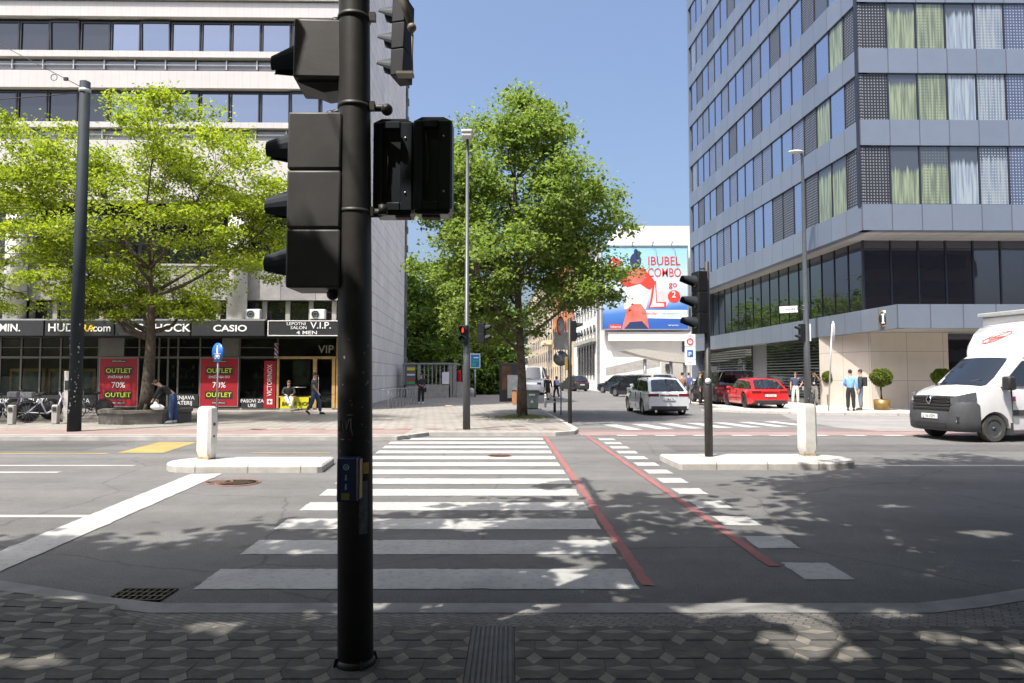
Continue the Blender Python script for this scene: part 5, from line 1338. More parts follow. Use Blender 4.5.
for st in ([(-0.085, 0.03), (-0.075, 0.085), (-0.065, 0.03), (-0.055, 0.08), (-0.045, 0.025)], [(-0.03, 0.09), (-0.028, 0.03), (-0.01, 0.10), (0.0, 0.105), (0.0, 0.05), (0.01, 0.01)], [(-0.06, -0.012), (0.0, -0.012)], [(-0.02, 0.12), (0.01, 0.125)]):
    b.tube([onp(u, zg+v) for u, v in st], 0.0022, 4)
b.build('graffiti', mat('grey_marker', (0.34, 0.34, 0.36), 0.7, var=0.2), t)

# --- tall grey catenary pole on the left
g = G(74, 431.5, 0.1)
t = thing('catenary_pole', 'thick grey steel pole with span wires before the shopfronts', 'pole', g)
M_cat = mat('blue_grey_pole', (0.022, 0.029, 0.034), 0.7, 0.0, var=0.15, scale=3, bump=0.03, spec=0.2)
top = HT(82, g[1])-0.1; r0 = 6.0*g[1]/683
b = MB(); b.tube([(0, 0, 0), (0, 0, top)], [r0*1.05, r0*0.82], 22); b.tube([(0, 0, top), (0, 0, top+0.04)], [r0*0.7, r0*0.3], 22); b.build('pole', M_cat, t)
b = MB(); b.lathe([(r0*0.86, top-0.32), (r0*0.93, top-0.32), (r0*0.93, top-0.22), (r0*0.86, top-0.22)], n=22); b.build('clamp', M_galv, t)
X = lambda px: P(px, 376, g[1])[0]-g[0]
b = MB(); b.tube([(X(74), 0, HT(88, g[1])-0.1), (X(56), 0, HT(79, g[1])-0.1), (X(30), 0.0, HT(66, g[1])-0.1), (X(-40), 0.2, HT(30, g[1])-0.1)], 0.010, 5); b.tube([(X(74), 0, HT(92, g[1])-0.1), (X(40), 0, HT(95.5, g[1])-0.1), (X(0), 0, HT(98.5, g[1])-0.1), (X(-60), 0, HT(103, g[1])-0.1)], 0.013, 5)
b.torus((X(43), 0.03, HT(77, g[1])-0.1), 0.09, 0.010, axis='y', n=18, m=5); b.box(X(54), X(58), -0.03, 0.03, HT(80.5, g[1])-0.1, HT(77.5, g[1])-0.1); b.build('span_wire', M_dark, t)
b = MB(); rp = random.Random(8)
for k in range(40):
    a_ = rad(rp.uniform(-150, -30)); z = rp.uniform(0.5, 3.0); s_ = rp.uniform(0.008, 0.035); r = r0*1.04
    b.face([(r*math.cos(a_+rp.uniform(.3, 1)*s_*math.cos(i*1.2566)/r), r*math.sin(a_+rp.uniform(.3, 1)*s_*math.cos(i*1.2566)/r), z+s_*math.sin(i*1.2566)) for i in range(5)])
b.build('sticker_remains', mat('sticker_scraps', (0.17, 0.17, 0.18), 0.7, var=0.4), t)

# --- street lamp with pedestrian signals at the corner
g = G(466.5, 429.5, 0.1); Yl = g[1]
t = thing('street_lamp', 'slim grey street lamp carrying a pedestrian signal showing a red man', 'street lamp', g)
Z = lambda y: HT(y, Yl)-0.1
b = MB(); b.tube([(0, 0, 0), (0, 0, Z(338)), (0, 0, Z(337)), (0, 0, Z(140))], [0.11, 0.10, 0.07, 0.045], 14); b.build('pole', mat('lamp_grey', (0.075, 0.08, 0.085), 0.45, 0.3, var=0.1), t)
b = MB(); b.box(-0.14, 0.14, -0.32, 0.12, Z(139.5), Z(136), 0.02); b.box(-0.16, 0.16, -0.35, 0.15, Z(136), Z(133), 0.03, 2); b.build('lamp_head', mat('lamp_cover', (0.55, 0.54, 0.5), 0.5, var=0.05), t)
signal_head(t, (-0.07, -0.02, Z(344)), rad(78), 2, w=0.26, d=0.16, sec=0.27, r=0.10, L=0.14, m=M_black, lit=1)
signal_head(t, (0.34, 0.05, Z(343)), rad(168), 2, w=0.28, d=0.2, sec=0.29, r=0.10, L=0.17, m=M_black)
# --- blue panel on a post beyond
g = G(475, 397, 0.1); Yq = g[1]; s_ = Yq/683
t = thing('display_panel', 'blue and green lit poster panel on a post behind the street lamp', 'poster panel', g)
Z = lambda y: HT(y, Yq)-0.1
b = MB(); b.box(-6*s_*0.8, 5.2*s_, -0.06, 0.06, Z(368), Z(353.5)); b.build('frame', M_let, t)
b = MB(); b.box(-5*s_*0.8, 4.4*s_, -0.07, -0.062, Z(367), Z(354.5)); b.build('print', mat('panel_blue', (0.03, 0.22, 0.55), 0.4, var=0.25, scale=0.7), t)
b = MB(); b.box(-2*s_, 3.5*s_, -0.076, -0.0705, Z(361.5), Z(360)); b.box(-3*s_, 1*s_, -0.076, -0.0705, Z(366), Z(363)); b.build('print_shape', mat('panel_green', (0.05, 0.45, 0.2), 0.4, var=0.1), t)
b = MB(); b.box(-1.5*s_, 3.5*s_, -0.076, -0.0705, Z(358.2), Z(357)); b.build('caption', M_let, t)
b = MB(); b.cyl((0, 0.02, 0), (0, 0.02, Z(368)), 0.06, n=10); b.build('post', M_grey, t)

# --- round signs: helper
def sign_post(name, label, cat, px, py, z, ptop, discs, r=0.035, m=None, group=None):
    g = G(px, py, z); Y = g[1]
    t = thing(name, label, cat, g, 0, group); b = MB(); b.cyl((0, 0, 0), (0, 0, HT(ptop, Y)-z), r, n=10); b.build('post', m or M_galv, t)
    for (cy, rr_, rz, kind) in discs:
        zc = HT(cy, Y)-z; R_ = rr_*Y/683; h = bpy.data.objects.new('sign_plate', None)
        b = MB()
        if kind in ('back', 'blue', 'redring', 'crossing'):
            b.lathe([(0.001, 0), (R_, 0), (R_, 0.02), (0.001, 0.02)], axis='y', n=28)
        else: b.box(-R_, R_, 0, 0.02, -R_*1.25, R_*1.25)
        pm = {'back': mat('sign_back', (0.20, 0.21, 0.22), 0.5, 0.4, var=0.1), 'blue': M_blue, 'redring': M_red, 'rectback': mat('sign_back', (0.20, 0.21, 0.22)), 'rectpale': mat('pale_sign_back', (0.45, 0.46, 0.47), 0.5, 0.2, var=0.08), 'crossing': mat('pale_sign_back', (0.45, 0.46, 0.47), 0.5, 0.2, var=0.08)}[kind]
        o = b.build('sign_plate', pm, t); o.location = (0, -r-0.03, zc); o.rotation_euler.z = rz
        if kind == 'redring':
            b = MB(); b.lathe([(0.001, -0.006), (R_*0.8, -0.006), (R_*0.8, -0.001)], axis='y', n=28); b.build('sign_face', mat('sign_grey_face', (0.40, 0.41, 0.43), 0.5, var=0.05), o)
        if kind == 'blue':
            b = MB(); b.ball((0, -0.004, R_*0.62), R_*0.12, (1, 0.1, 1)); b.box(-R_*0.12, R_*0.12, -0.008, -0.001, R_*0.18, R_*0.5); b.box(-R_*0.14, -R_*0.03, -0.008, -0.001, -R_*0.1, R_*0.18); b.box(R_*0.03, R_*0.14, -0.008, -0.001, -R_*0.1, R_*0.18)
            b.box(-R_*0.6, R_*0.6, -0.006, -0.001, -R_*0.17, -R_*0.13)
            for sx_ in (-1, 1): b.torus((sx_*R_*0.28, -0.004, -R_*0.5), R_*0.16, R_*0.025, axis='y', n=16, m=4)
            b.tube([(-R_*.28, -0.005, -R_*.5), (-R_*.1, -0.005, -R_*.28), (R_*.18, -0.005, -R_*.28), (R_*.28, -0.005, -R_*.5)], R_*0.025, 4); b.tube([(-R_*.1, -0.005, -R_*.28), (0, -0.005, -R_*.5), (R_*.2, -0.005, -R_*.25)], R_*0.025, 4)
            b.build('pictogram', M_let, o)
    return t
sign_post('traffic_sign', 'round blue shared path sign on a thin post near the left bollard', 'traffic sign', 216.5, 432, 0.1, 343, [(352.5, 9.6, rad(-35), 'blue')], 0.025, mat('thin_post_grey', (0.20, 0.21, 0.22), 0.5, 0.4, var=0.1))
t = sign_post('traffic_sign', 'three stacked grey round sign plates on a leaning post, the top ringed in red', 'traffic sign', 561, 415.5, 0.1, 316, [(326, 9.6, rad(62), 'redring'), (341, 7.0, 0, 'rectpale'), (358.5, 7.6, 0, 'back')], 0.028)
b = MB(); s_ = t.location[1]/683; b.lathe([(0.001, 0), (7.5*s_, 0), (7.5*s_, 0.02), (0.001, 0.02)], axis='y', n=24, c=(0, 0.0, HT(342, t.location[1])-0.1)); b.build('sign_plate', mat('sign_back', (0.2, 0.21, 0.22)), t)
sign_post('traffic_sign', 'pale round sign back on a post by the parked dark SUV', 'traffic sign', 617, 389, 0.1, 358, [(363.5, 3.4, 0, 'crossing')], 0.04)
sign_post('traffic_sign', 'grey round sign back on a post left of the advertising column', 'traffic sign', 488, 389.5, 0.1, 357, [(361.5, 3.0, 0, 'back')], 0.04)
sign_post('traffic_sign', 'pale pair of sign plates on a post between panel and advertising column', 'traffic sign', 495.5, 387.5, 0.1, 359, [(364, 3.8, 0, 'crossing'), (371, 3.6, 0, 'rectpale')], 0.04)
# speed and parking sign by the silver car
g = G(690.5, 404, 0.1); Y = g[1]; s_ = Y/683
t = thing('traffic_sign', 'white parking zone sign with red ring and blue P on a thin post', 'traffic sign', g)
Z = lambda y: HT(y, Y)-0.1
b = MB(); b.cyl((0, 0, 0), (0, 0, Z(333)), 0.035, n=10); b.build('post', M_galv, t)
for (a0, a1) in ((346.5, 334), (359.2, 347), (365, 359.6)):
    b = MB(); b.box(-5.3*s_, 5.3*s_, -0.07, -0.05, Z(a0), Z(a1)); b.build('sign_plate', M_let, t)
b = MB(); b.torus((0, -0.075, Z(341.5)), 2.8*s_, 0.035, axis='y', n=22, m=5); b.build('red_ring', M_red, t)
text('10', 0.17, M_fas, t, loc=(0, -0.075, Z(342.8)), align='CENTER')
b = MB(); b.box(-3.0*s_, 3.0*s_, -0.078, -0.071, Z(357.3), Z(350)); b.build('blue_square', M_blue, t); text('P', 0.34, M_let, t, loc=(-0.02, -0.085, Z(356.3)), align='CENTER', bold=0.01)
text('CONA', 0.08, M_fas, t, loc=(0, -0.075, Z(336.5)), align='CENTER'); text('7-19 h', 0.09, M_fas, t, loc=(0, -0.075, Z(363)), align='CENTER')
# signal mast beyond the tree corner
g = G(570, 423.5, 0.1); t = thing('traffic_signal', 'slim dark signal mast at the far corner beside the round signs', 'traffic light', g); Y = g[1]
Z = lambda y: HT(y, Y)-0.1
b = MB(); b.tube([(0, 0, 0), (0, 0, Z(375)), (0, 0, Z(318))], [0.07, 0.065, 0.05], 14); b.build('pole', M_pole, t)
h = signal_head(t, (0.05, -0.02, Z(341)), rad(180), 2, w=0.26, d=0.16, sec=0.33, r=0.1, L=0.22, m=M_black)
b = MB(); b.box(-0.16, -0.07, -0.1, 0.06, Z(370), Z(357), 0.01); b.build('push_button_box', mat('dull_yellow_box', (0.22, 0.17, 0.03), 0.5, var=0.1), t)
# signal on the right island
g = G(709, 456.5, 0.13); t = thing('traffic_signal', 'three light signal on a dark mast standing on the right traffic island', 'traffic light', g); Y = g[1]
Z = lambda y: HT(y, Y)-0.13
b = MB(); b.tube([(0, 0, 0), (0, 0, Z(371)), (0, 0, Z(370)), (0.01, 0, Z(262))], [0.078, 0.076, 0.058, 0.045], 18); b.build('pole', M_pole, t)
b = MB(); b.tube([(-0.12, 0, Z(268.5)), (0, 0, Z(268.5))], 0.02, 8); b.tube([(-0.12, 0, Z(333)), (0, 0, Z(333))], 0.02, 8); b.build('bracket', M_pole, t)
signal_head(t, (-0.05, 0.0, Z(334)), rad(12), 3, w=0.3, d=0.19, sec=(Z(272)-Z(334))/3, r=0.12, L=0.26, m=M_black)
b = MB(); b.lathe([(0.001, 0), (0.055, 0), (0.055, 0.004)], c=(-0.02, -0.082, Z(381)), axis='y', n=14); b.build('sticker', M_let, t)
# white bollards on the islands
def bollard(px, py, topy, label, rz):
    g = G(px, py, 0.13); H = HT(topy, g[1])-0.13
    t = thing('bollard', label, 'bollard', g, rz, 'white bollards on the traffic islands')
    b = MB(); prof = []
    a = 0.145
    sec = [(0.10, 0.0, 0), (0.115, 0.04, 0), (0.15, 0.16, 0), (a, 0.3, 0), (a, H-0.10, 0), (a*0.9, H-0.035, 0), (a*0.6, H-0.005, 0)]
    rings = []
    for (w, z, _) in sec:
        c = 0.35*w; q = [(w, -w+c), (w, w-c), (w-c, w), (-w+c, w), (-w, w-c), (-w, -w+c), (-w+c, -w), (w-c, -w)]
        rings.append([b.bm.verts.new((x*1.05, y*0.85, z)) for x, y in q])
    for i in range(len(rings)-1):
        for k in range(8): b.bm.faces.new([rings[i][k], rings[i][(k+1) % 8], rings[i+1][(k+1) % 8], rings[i+1][k]])
    b.bm.faces.new(rings[-1]); b.bm.faces.new(rings[0][::-1])
    b.build('body', mat('bollard_white', (0.60, 0.585, 0.54), 0.6, var=0.14, scale=5, bump=0.1), t, sharp=35)
    b = MB(); b.box(-0.11, 0.11, -0.11, 0.11, -0.002, 0.012); b.build('base', M_conc, t)
    b = MB(); b.lathe([(0.001, 0), (0.03, 0), (0.03, 0.008)], c=(0.158, -0.01, H-0.33), axis='x', n=12); b.lathe([(0.001, 0), (0.02, 0), (0.02, 0.006)], c=(0.158, -0.01, H-0.55), axis='x', n=12); b.build('cap_screw', M_darkmetal, t)
    b = MB(); b.box(-0.115, 0.115, -0.1, 0.1, 0.013, 0.09); b.build('dirt_band', mat('rusty_band', (0.36, 0.27, 0.15), 0.8, var=0.3, scale=10), t)
bollard(206.5, 459, 406, 'white bollard on the left traffic island', rad(-14))
bollard(807.5, 455.5, 403.5, 'white bollard on the right traffic island', rad(8))
# lamp post by the hotel with street name plate and small signal
g = G(808, 406, 0.1); Y = g[1]; s_ = Y/683; Z = lambda y: HT(y, Y)-0.1
t = thing('street_lamp', 'tall lamp post with white street name plate before the hotel', 'street lamp', g)
b = MB(); b.tube([(0, 0, 0), (0, 0, Z(340)), (-0.02, 0, Z(156)), (-0.1, -0.05, Z(153))], [0.19, 0.15, 0.07, 0.05], 14); b.build('pole', mat('lamp_post_grey', (0.10, 0.115, 0.13), 0.5, 0.2, var=0.1), t)
b = MB(); b.ball((-0.38, -0.1, Z(152.5)), 0.42, (1, 0.5, 0.22)); b.build('lamp_head', mat('pale_lamp_head', (0.55, 0.60, 0.5), 0.4, var=0.05), t)
b = MB(); b.box(-22*s_, -4*s_, -0.1, -0.07, Z(312), Z(305.5)); pl = b.build('name_plate', M_let, t); pl.rotation_euler.y = rad(-3)
text('TIVOLSKA CESTA', 0.13, M_fas, t, loc=(-13*s_, -0.105, Z(310)), align='CENTER', rot=(PI/2, rad(-3), 0))
b = MB(); b.box(-4*s_, 1.5*s_, -0.06, -0.04, Z(306), Z(305.2)); b.box(-4*s_, 1.5*s_, -0.06, -0.04, Z(310), Z(309.2)); b.build('bracket', M_galv, t)
signal_head(t, (-0.12, 0, Z(341)), rad(5), 2, w=0.28, d=0.25, sec=(Z(324)-Z(341))/2, r=0.11, L=0.22, m=M_black)
b = MB(); b.box(0.13, 0.18, -0.12, 0.1, Z(341), Z(324)); b.build('backing_board', M_let, t)
# thin leaning sign seen edge-on
g = G(828.5, 411, 0.1); Y = g[1]; Z = lambda y: HT(y, Y)-0.1
t = thing('traffic_sign', 'thin grey sign post seen edge on before the sunlit stone wall', 'traffic sign', g)
b = MB(); b.tube([(0, 0, 0), (0.25, 0, Z(324))], 0.035, 8); b.build('post', M_galv, t)
b = MB(); b.lathe([(0.001, 0), (0.3, 0), (0.3, 0.02), (0.001, 0.02)], axis='y', n=24); o = b.build('sign_plate', mat('pale_sign_back', (0.45, 0.46, 0.47)), t); o.location = (0.27, -0.06, Z(331)); o.rotation_euler.z = rad(78); o.scale = (1, 1, 1.5)
# small concrete and steel bollards at the tree corner
for i, (px, py, y0, lab) in enumerate(((545.5, 407.5, 394, 'short grey steel bollard left of the sign post at the corner'), (554.7, 412.5, 398, 'short dark steel bollard just left of the leaning sign post'))):
    g = G(px, py, 0.1); H = HT(y0, g[1])-0.1; t = thing('bollard', lab, 'bollard', g, 0, 'steel bollards at the corner')
    b = MB(); b.lathe([(0.055, 0), (0.055, H-0.05), (0.04, H-0.01), (0.001, H)], n=14); b.build('body', M_galv if i == 0 else M_darkmetal, t)
    b = MB(); b.lathe([(0.058, H-0.2), (0.058, H-0.14)], n=14); b.build('band', M_let, t)
rp = random.Random(2)
for i, (px, py) in enumerate(((471.5, 396), (490, 390.5), (495.5, 392.5), (484, 386))):
    g = G(px, py, 0.1); t = thing('bollard', ['round topped pale stone bollard right behind the lamp pole', 'round topped pale stone bollard under the grey sign back', 'round topped pale stone bollard nearest the advertising column', 'round topped pale stone bollard farthest back beyond the panel'][i], 'bollard', g, 0, 'pale stone bollards')
    r = 0.27; b = MB(); b.lathe([(r, 0), (r, 0.35), (r*0.85, 0.5), (r*0.5, 0.6), (0.001, 0.63)], n=16); b.build('body', M_concw, t)
# advertising column / city light
g = G(512.5, 401.5, 0.1); Y = g[1]; s_ = Y/683; Z = lambda y: HT(y, Y)-0.1
t = thing('advertising_panel', 'dark glass advertising stand just left of the tree trunk', 'advertising stand', g)
b = MB(); b.box(-13*s_, 7.5*s_, -0.15, 0.2, 0, Z(363), 0.02); b.build('case', M_fas, t)
b = MB(); b.box(-10.5*s_, -1*s_, -0.17, -0.152, Z(390), Z(366)); b.build('poster', mat('dark_poster', (0.10, 0.05, 0.03), 0.3, var=0.7, scale=1.5), t)
b = MB(); b.box(-5*s_, 6.5*s_, -0.20, -0.172, Z(398), Z(375)); b.build('map_board', mat('map_print', (0.36, 0.38, 0.37), 0.5, var=0.25, scale=4), t)
# bins at the trunk
g = G(532, 409, 0.1); Y = g[1]; s_ = Y/683; Z = lambda y: HT(y, Y)-0.1
t = thing('grit_bin', 'grey green storage bin with white triangle right behind the tree trunk', 'bin', g)
b = MB(); b.box(-8*s_, 6*s_, -0.3, 0.35, 0.03, Z(391), 0.03, 2, taper=(1.04, 1.0)); b.build('container', mat('bin_grey_green', (0.20, 0.235, 0.215), 0.6, var=0.12), t)
b = MB(); b.box(-8.8*s_, 6.8*s_, -0.36, 0.4, Z(391), Z(389), 0.02); b.build('lid', mat('bin_lid', (0.27, 0.30, 0.28), 0.6, var=0.1), t)
b = MB(); b.face([(-2*s_, -0.315, Z(402.5)), (1.5*s_, -0.315, Z(402.5)), (-0.2*s_, -0.315, Z(399))]); b.box(-3.2*s_, 2.8*s_, -0.322, -0.312, Z(395.5), Z(393.8)); b.build('marking', M_let, t)
g = G(514, 405, 0.1); Y = g[1]; s_ = Y/683
t = thing('litter_bin', 'small orange brown litter bin left of the tree trunk', 'litter bin', g)
b = MB(); b.box(-2*s_, 3*s_, -0.2, 0.2, 0.05, HT(390, Y)-0.1, 0.03); b.build('body', mat('orange_brown', (0.36, 0.17, 0.07), 0.6, var=0.15), t)
b = MB(); b.box(-2.4*s_, 3.4*s_, -0.24, 0.24, HT(390, Y)-0.09, HT(388.8, Y)-0.1); b.build('lid', M_grey, t)
# grass round the trunk
t = MB(); rg = random.Random(6)
for k in range(1100):
    a_ = rg.uniform(0, 2*PI); r_ = 0.25+0.8*abs(rg.gauss(0, 0.5)); x, y = gT[0]+r_*math.cos(a_)*1.25, gT[1]+r_*math.sin(a_)*0.9; h = rg.uniform(0.04, 0.17)*(1.3-min(1, r_)); d = rg.uniform(-0.05, 0.05)
    t.face([(x-0.012, y, 0.1), (x+0.012, y, 0.1), (x+d, y+d, 0.1+max(0.03, h))])
tag(t.build('grass_tuft', leafmat('grass', (0.14, 0.17, 0.05), 0.3)), kind='stuff')

# underpass enclosure behind the dark clothed woman
g = G(443, 397.5, 0.1); Y = g[1]; s_ = Y/683; Z = lambda y: HT(y, Y)-0.1
t = thing('underpass_entrance', 'steel framed underpass entrance with low concrete wall and glass roof', 'underpass entrance', (g[0], Y, 0.1))
xq = lambda px: (px-443)*s_
b = MB(); b.box(xq(404), xq(450), 0, 0.3, 0, Z(384.5)); b.build('parapet', M_conc, t)
b = MB()
for px in (404, 419, 450.5, 454.5): b.box(xq(px)-0.12, xq(px)+0.12, 0.0, 0.24, 0, Z(364))
for px in range(424, 450, 4): b.box(xq(px)-0.04, xq(px)+0.04, 0.1, 0.18, Z(384.5), Z(365))
b.box(xq(403), xq(456), -0.05, 4.0, Z(364.5), Z(362.8)); b.build('frame', mat('enclosure_steel', (0.30, 0.30, 0.29), 0.5, 0.3, var=0.1), t)
b = MB(); b.box(xq(405), xq(415.5), -0.06, -0.01, Z(385), Z(365.5)); nb = b.build('notice_board', mat('board_grey', (0.13, 0.14, 0.16), 0.5, var=0.1), t)
for (a0, a1, c) in ((370.5, 367.5, M_yellow), (375.5, 374, M_let), (381, 379.5, M_red), (384, 381.5, mat('notice_green', (0.06, 0.4, 0.12), 0.5, var=0.1))):
    b = MB(); b.box(xq(407), xq(415), -0.08, -0.065, Z(a0), Z(a1)); b.build('notice_strip', c, nb)
b = MB(); b.box(xq(442), xq(449), -0.06, -0.02, Z(384), Z(372)); b.build('white_notice', M_let, t)
b = MB(); b.box(xq(455), xq(464), 0.6, 0.9, 0, Z(382)); b.box(xq(462), xq(464.5), 0.5, 0.8, 0, Z(365)); b.build('side_wall', M_concw, t)
t = thing('vending_machine', 'bright red machine just right of the underpass entrance', 'machine', (P(457, 0, Y+2)[0], Y+2, 0.1))
b = MB(); b.box(-0.3*1.2, 0.35*1.2, -0.25, 0.25, 0.6, 1.95, 0.03); b.build('cabinet', M_red, t); b = MB(); b.box(-0.2, 0.22, -0.28, -0.255, 1.2, 1.8); b.build('window', M_fas, t); b = MB(); b.cyl((0, 0, 0), (0, 0, 0.6), 0.08); b.build('stand', M_darkmetal, t)
# hedge behind
rngh = np.random.default_rng(3)
t = thing('hedge', 'dark green hedge filling the park edge behind the underpass entrance', 'hedge', (-6, 58, 0.1))
n = 26000; pts = np.stack([rngh.uniform(-11, 6.5, n), rngh.normal(0, 0.7, n), rngh.uniform(0, 1, n)**0.8*3.2], 1); pts[:, 2] *= 0.85+0.2*np.sin(pts[:, 0]*1.3)
leaf_obj('foliage', pts, 0.3, L_d, t, rngh, weights=(0.15, 0.4, 0.45))
b = MB()
for k in range(22): b.cyl((-10.5+k*0.78, 0, 0), (-10.4+k*0.78, 0.1, 2.0), 0.05, n=6)
b.build('stems', M_bark, t)
# flat stone box litter on the pavement
g = G(448.5, 406.8, 0.1); t = thing('cardboard_box', 'small flattened cardboard box lying on the shaded pavement', 'box', g, 0.2)
b = MB(); b.box(-0.16, 0.16, -0.1, 0.1, 0, 0.07, 0.01); b.box(0.10, 0.25, -0.1, 0.08, 0.07, 0.075); b.build('box', mat('cardboard', (0.55, 0.38, 0.25), 0.8, var=0.1), t)

# round planter wall of the spreading tree
c0 = (-12.35, 23.2); t = thing('tree_planter', 'low round stone planter wall round the spreading tree', 'planter', (c0[0], c0[1], 0.1))
b = MB(); b.lathe([(1.45, 0), (1.45, 0.32), (1.5, 0.34), (1.5, 0.45), (1.1, 0.45), (1.1, 0.0)], n=8, smooth=False); b.build('wall', mat('planter_stone', (0.13, 0.12, 0.105), 0.85, var=0.2, scale=4, bump=0.3), t)
b = MB(); b.lathe([(1.42, 0.36), (0.001, 0.40)], n=24); b.build('soil', mat('soil', (0.07, 0.05, 0.035), 0.95, var=0.3, scale=8, bump=0.4), t)


# flag pole on the far right
Y = 25.0; t = thing('flagpole', 'white flagpole with purple banner above the van at the right edge', 'flagpole', (P(1018.5, 0, Y)[0], Y, 0.1)); Z = lambda y: HT(y, Y)-0.1
b = MB(); b.cyl((0, 0, 0), (0, 0, Z(228)), 0.06, 0.045, n=12); b.ball((0, 0, Z(226.5)), 0.08); b.build('pole', M_let, t)
b = MB(); b.box(0.09, 0.75, -0.01, 0.01, Z(318), Z(240)); b.build('banner', mat('purple_cloth', (0.12, 0.08, 0.36), 0.7, var=0.1), t)
b = MB(); b.box(0.2, 0.6, -0.016, -0.011, Z(285), Z(270)); b.build('banner_print', M_let, t)

# topiary in gold pots
L_t = [leafmat('topiary_leaf', (0.14, 0.20, 0.03), 0.3), leafmat('topiary_leaf_dark', (0.07, 0.12, 0.02), 0.3), leafmat('topiary_leaf_gold', (0.22, 0.20, 0.04), 0.3)]
M_potg = mat('brass_pot', (0.26, 0.17, 0.055), 0.4, 0.5, var=0.15, scale=3)
def topiary(px, py, cy, rpx, ppx, ptop, label, seed):
    g = G(px, py, 0.1); s_ = g[1]/683; Z = lambda y: HT(y, g[1])-0.1
    t = thing('potted_tree', label, 'potted tree', g, 0, 'clipped ball trees in brass pots'); rng = np.random.default_rng(seed)
    r = ppx*s_; h = Z(ptop)
    b = MB(); b.lathe([(r*0.95, 0), (r, h), (r*0.93, h), (r*0.92, h-0.05), (0.001, h-0.05)], n=20); b.build('pot', M_potg, t)
    b = MB()
    for k in range(4): b.tube([(0.05*math.cos(k*1.6), 0.05*math.sin(k*1.6), h-0.06), (-0.03*math.cos(k*1.6), 0.04, (h+Z(cy))/2), (0.06*math.cos(k*1.6), 0, Z(cy))], 0.02, 6)
    b.build('stem', M_bark, t)
    R_ = rpx*s_; n = 5200; d = rng.normal(size=(n, 3)); d /= np.linalg.norm(d, axis=1)[:, None]
    rad_ = R_*(0.72+0.3*rng.uniform(0, 1, (n, 1))**0.6)*(1+0.06*np.sin(d[:, :1]*7+d[:, 2:]*5))
    p = d*rad_*np.array([1, 1, 0.88]) + np.array([0, 0, Z(cy)])
    leaf_obj('crown', p, 0.07, L_t, t, rng, weights=(0.45, 0.3, 0.25) if seed != 3 else (0.8, 0.2, 0.0))
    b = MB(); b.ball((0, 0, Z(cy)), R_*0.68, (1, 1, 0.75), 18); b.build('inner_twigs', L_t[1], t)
topiary(833, 405.5, 377, 9.3, 6.0, 394.5, 'clipped ball tree in brass pot before the sunlit wall end', 1)
topiary(882, 410, 377.5, 10.2, 7.6, 399.5, 'clipped ball tree in brass pot between the green planter and the van', 2)
topiary(943, 410, 377, 9.5, 7.6, 399.5, 'bright green ball tree half hidden behind the white van', 3)
g = G(870, 405.5, 0.1); s_ = g[1]/683
t = thing('green_planter', 'lime green square planter box behind the two standing men', 'planter', g)
b = MB(); b.box(-8*s_, 4*s_, -0.35, 0.35, 0, HT(391, g[1])-0.1, 0.02); b.build('box', mat('lime_green_box', (0.16, 0.33, 0.03), 0.5, var=0.05), t)
rngg = np.random.default_rng(5); b = MB(); b.box(-7.5*s_, 3.5*s_, -0.3, 0.3, HT(391, g[1])-0.099, HT(391, g[1])-0.09); b.build('soil', mat('soil', (0.07, 0.05, 0.035)), t)
leaf_obj('plants', np.stack([rngg.uniform(-7*s_, 6*s_, 900), rngg.uniform(-0.3, 0.3, 900), HT(391, g[1])-0.1+rngg.uniform(0, 0.25, 900)], 1), 0.08, L_t, t, rngg)
# ================================================================ VEHICLES
M_tyre = mat('tyre', (0.022, 0.022, 0.023), 0.8, var=0.2, bump=0.1)
M_rim = mat('alloy_rim', (0.33, 0.34, 0.35), 0.3, 0.8, var=0.05); M_rimd = mat('dark_alloy_rim', (0.05, 0.05, 0.055), 0.3, 0.8, var=0.05)
M_cglass = glassmat('car_glass', (0.012, 0.015, 0.018), 0.02, 0.55, 0.05, (0.8, 0.9, 1.0), 0.0)
M_trim = mat('black_trim', (0.02, 0.02, 0.022), 0.55, var=0.1); M_greytrim = mat('grey_bumper_plastic', (0.05, 0.052, 0.056), 0.6, var=0.1, bump=0.1, bscale=90)
M_tail = mat('tail_lamp_red', (0.16, 0.006, 0.008), 0.15, var=0.0, coat=0.8); M_lampc = mat('lamp_glass', (0.16, 0.17, 0.19), 0.10, 0.5, var=0.0, coat=1.0)
M_plate = mat('number_plate', (0.7, 0.72, 0.7), 0.4, var=0.05)
def carpaint(name, c, metal=0.0):
    return mat(name, c, 0.28, metal, var=0.03, coat=1.0)
def wheel(parent, x, y, R, w=0.21, rim=None, spokes=5, side=1, van=False):
    """side=+1: outer face towards +y"""
    b = MB()
    prof = [(R*0.62, -w/2), (R*0.93, -w/2), (R, -w/2+0.03), (R, w/2-0.03), (R*0.93, w/2), (R*0.64, w/2), (R*0.60, w/2-0.02), (R*0.60, -w/2)]
    b.lathe(prof, c=(0, 0, 0), axis='y', n=30); wh_ = b.build('wheel', M_tyre, parent, sharp=40); wh_.location = (x, y, R)
    b = MB(); o = side*w/2
    b.lathe([(R*0.60, o*0.85), (R*0.56, o*0.6), (R*0.2, o*0.45), (0.001, o*0.5)], axis='y', n=30)
    b.lathe([(R*0.14, o*0.5), (R*0.13, o*0.95), (0.001, o*0.97)], axis='y', n=14)
    for k in range(spokes):
        a_ = 2*PI*k/spokes; M = Matrix.Rotation(a_, 4, 'Y')
        b.box(R*0.08, R*0.60, min(o*0.62, o*0.86), max(o*0.62, o*0.86), -R*0.055*(2.4 if van else 1), R*0.055*(2.4 if van else 1), 0, M=M)
    b.torus((0, o*0.82, 0), R*0.59, R*0.03, axis='y', n=30, m=5)
    b.build('rim', rim or M_rim, wh_)
    return wh_
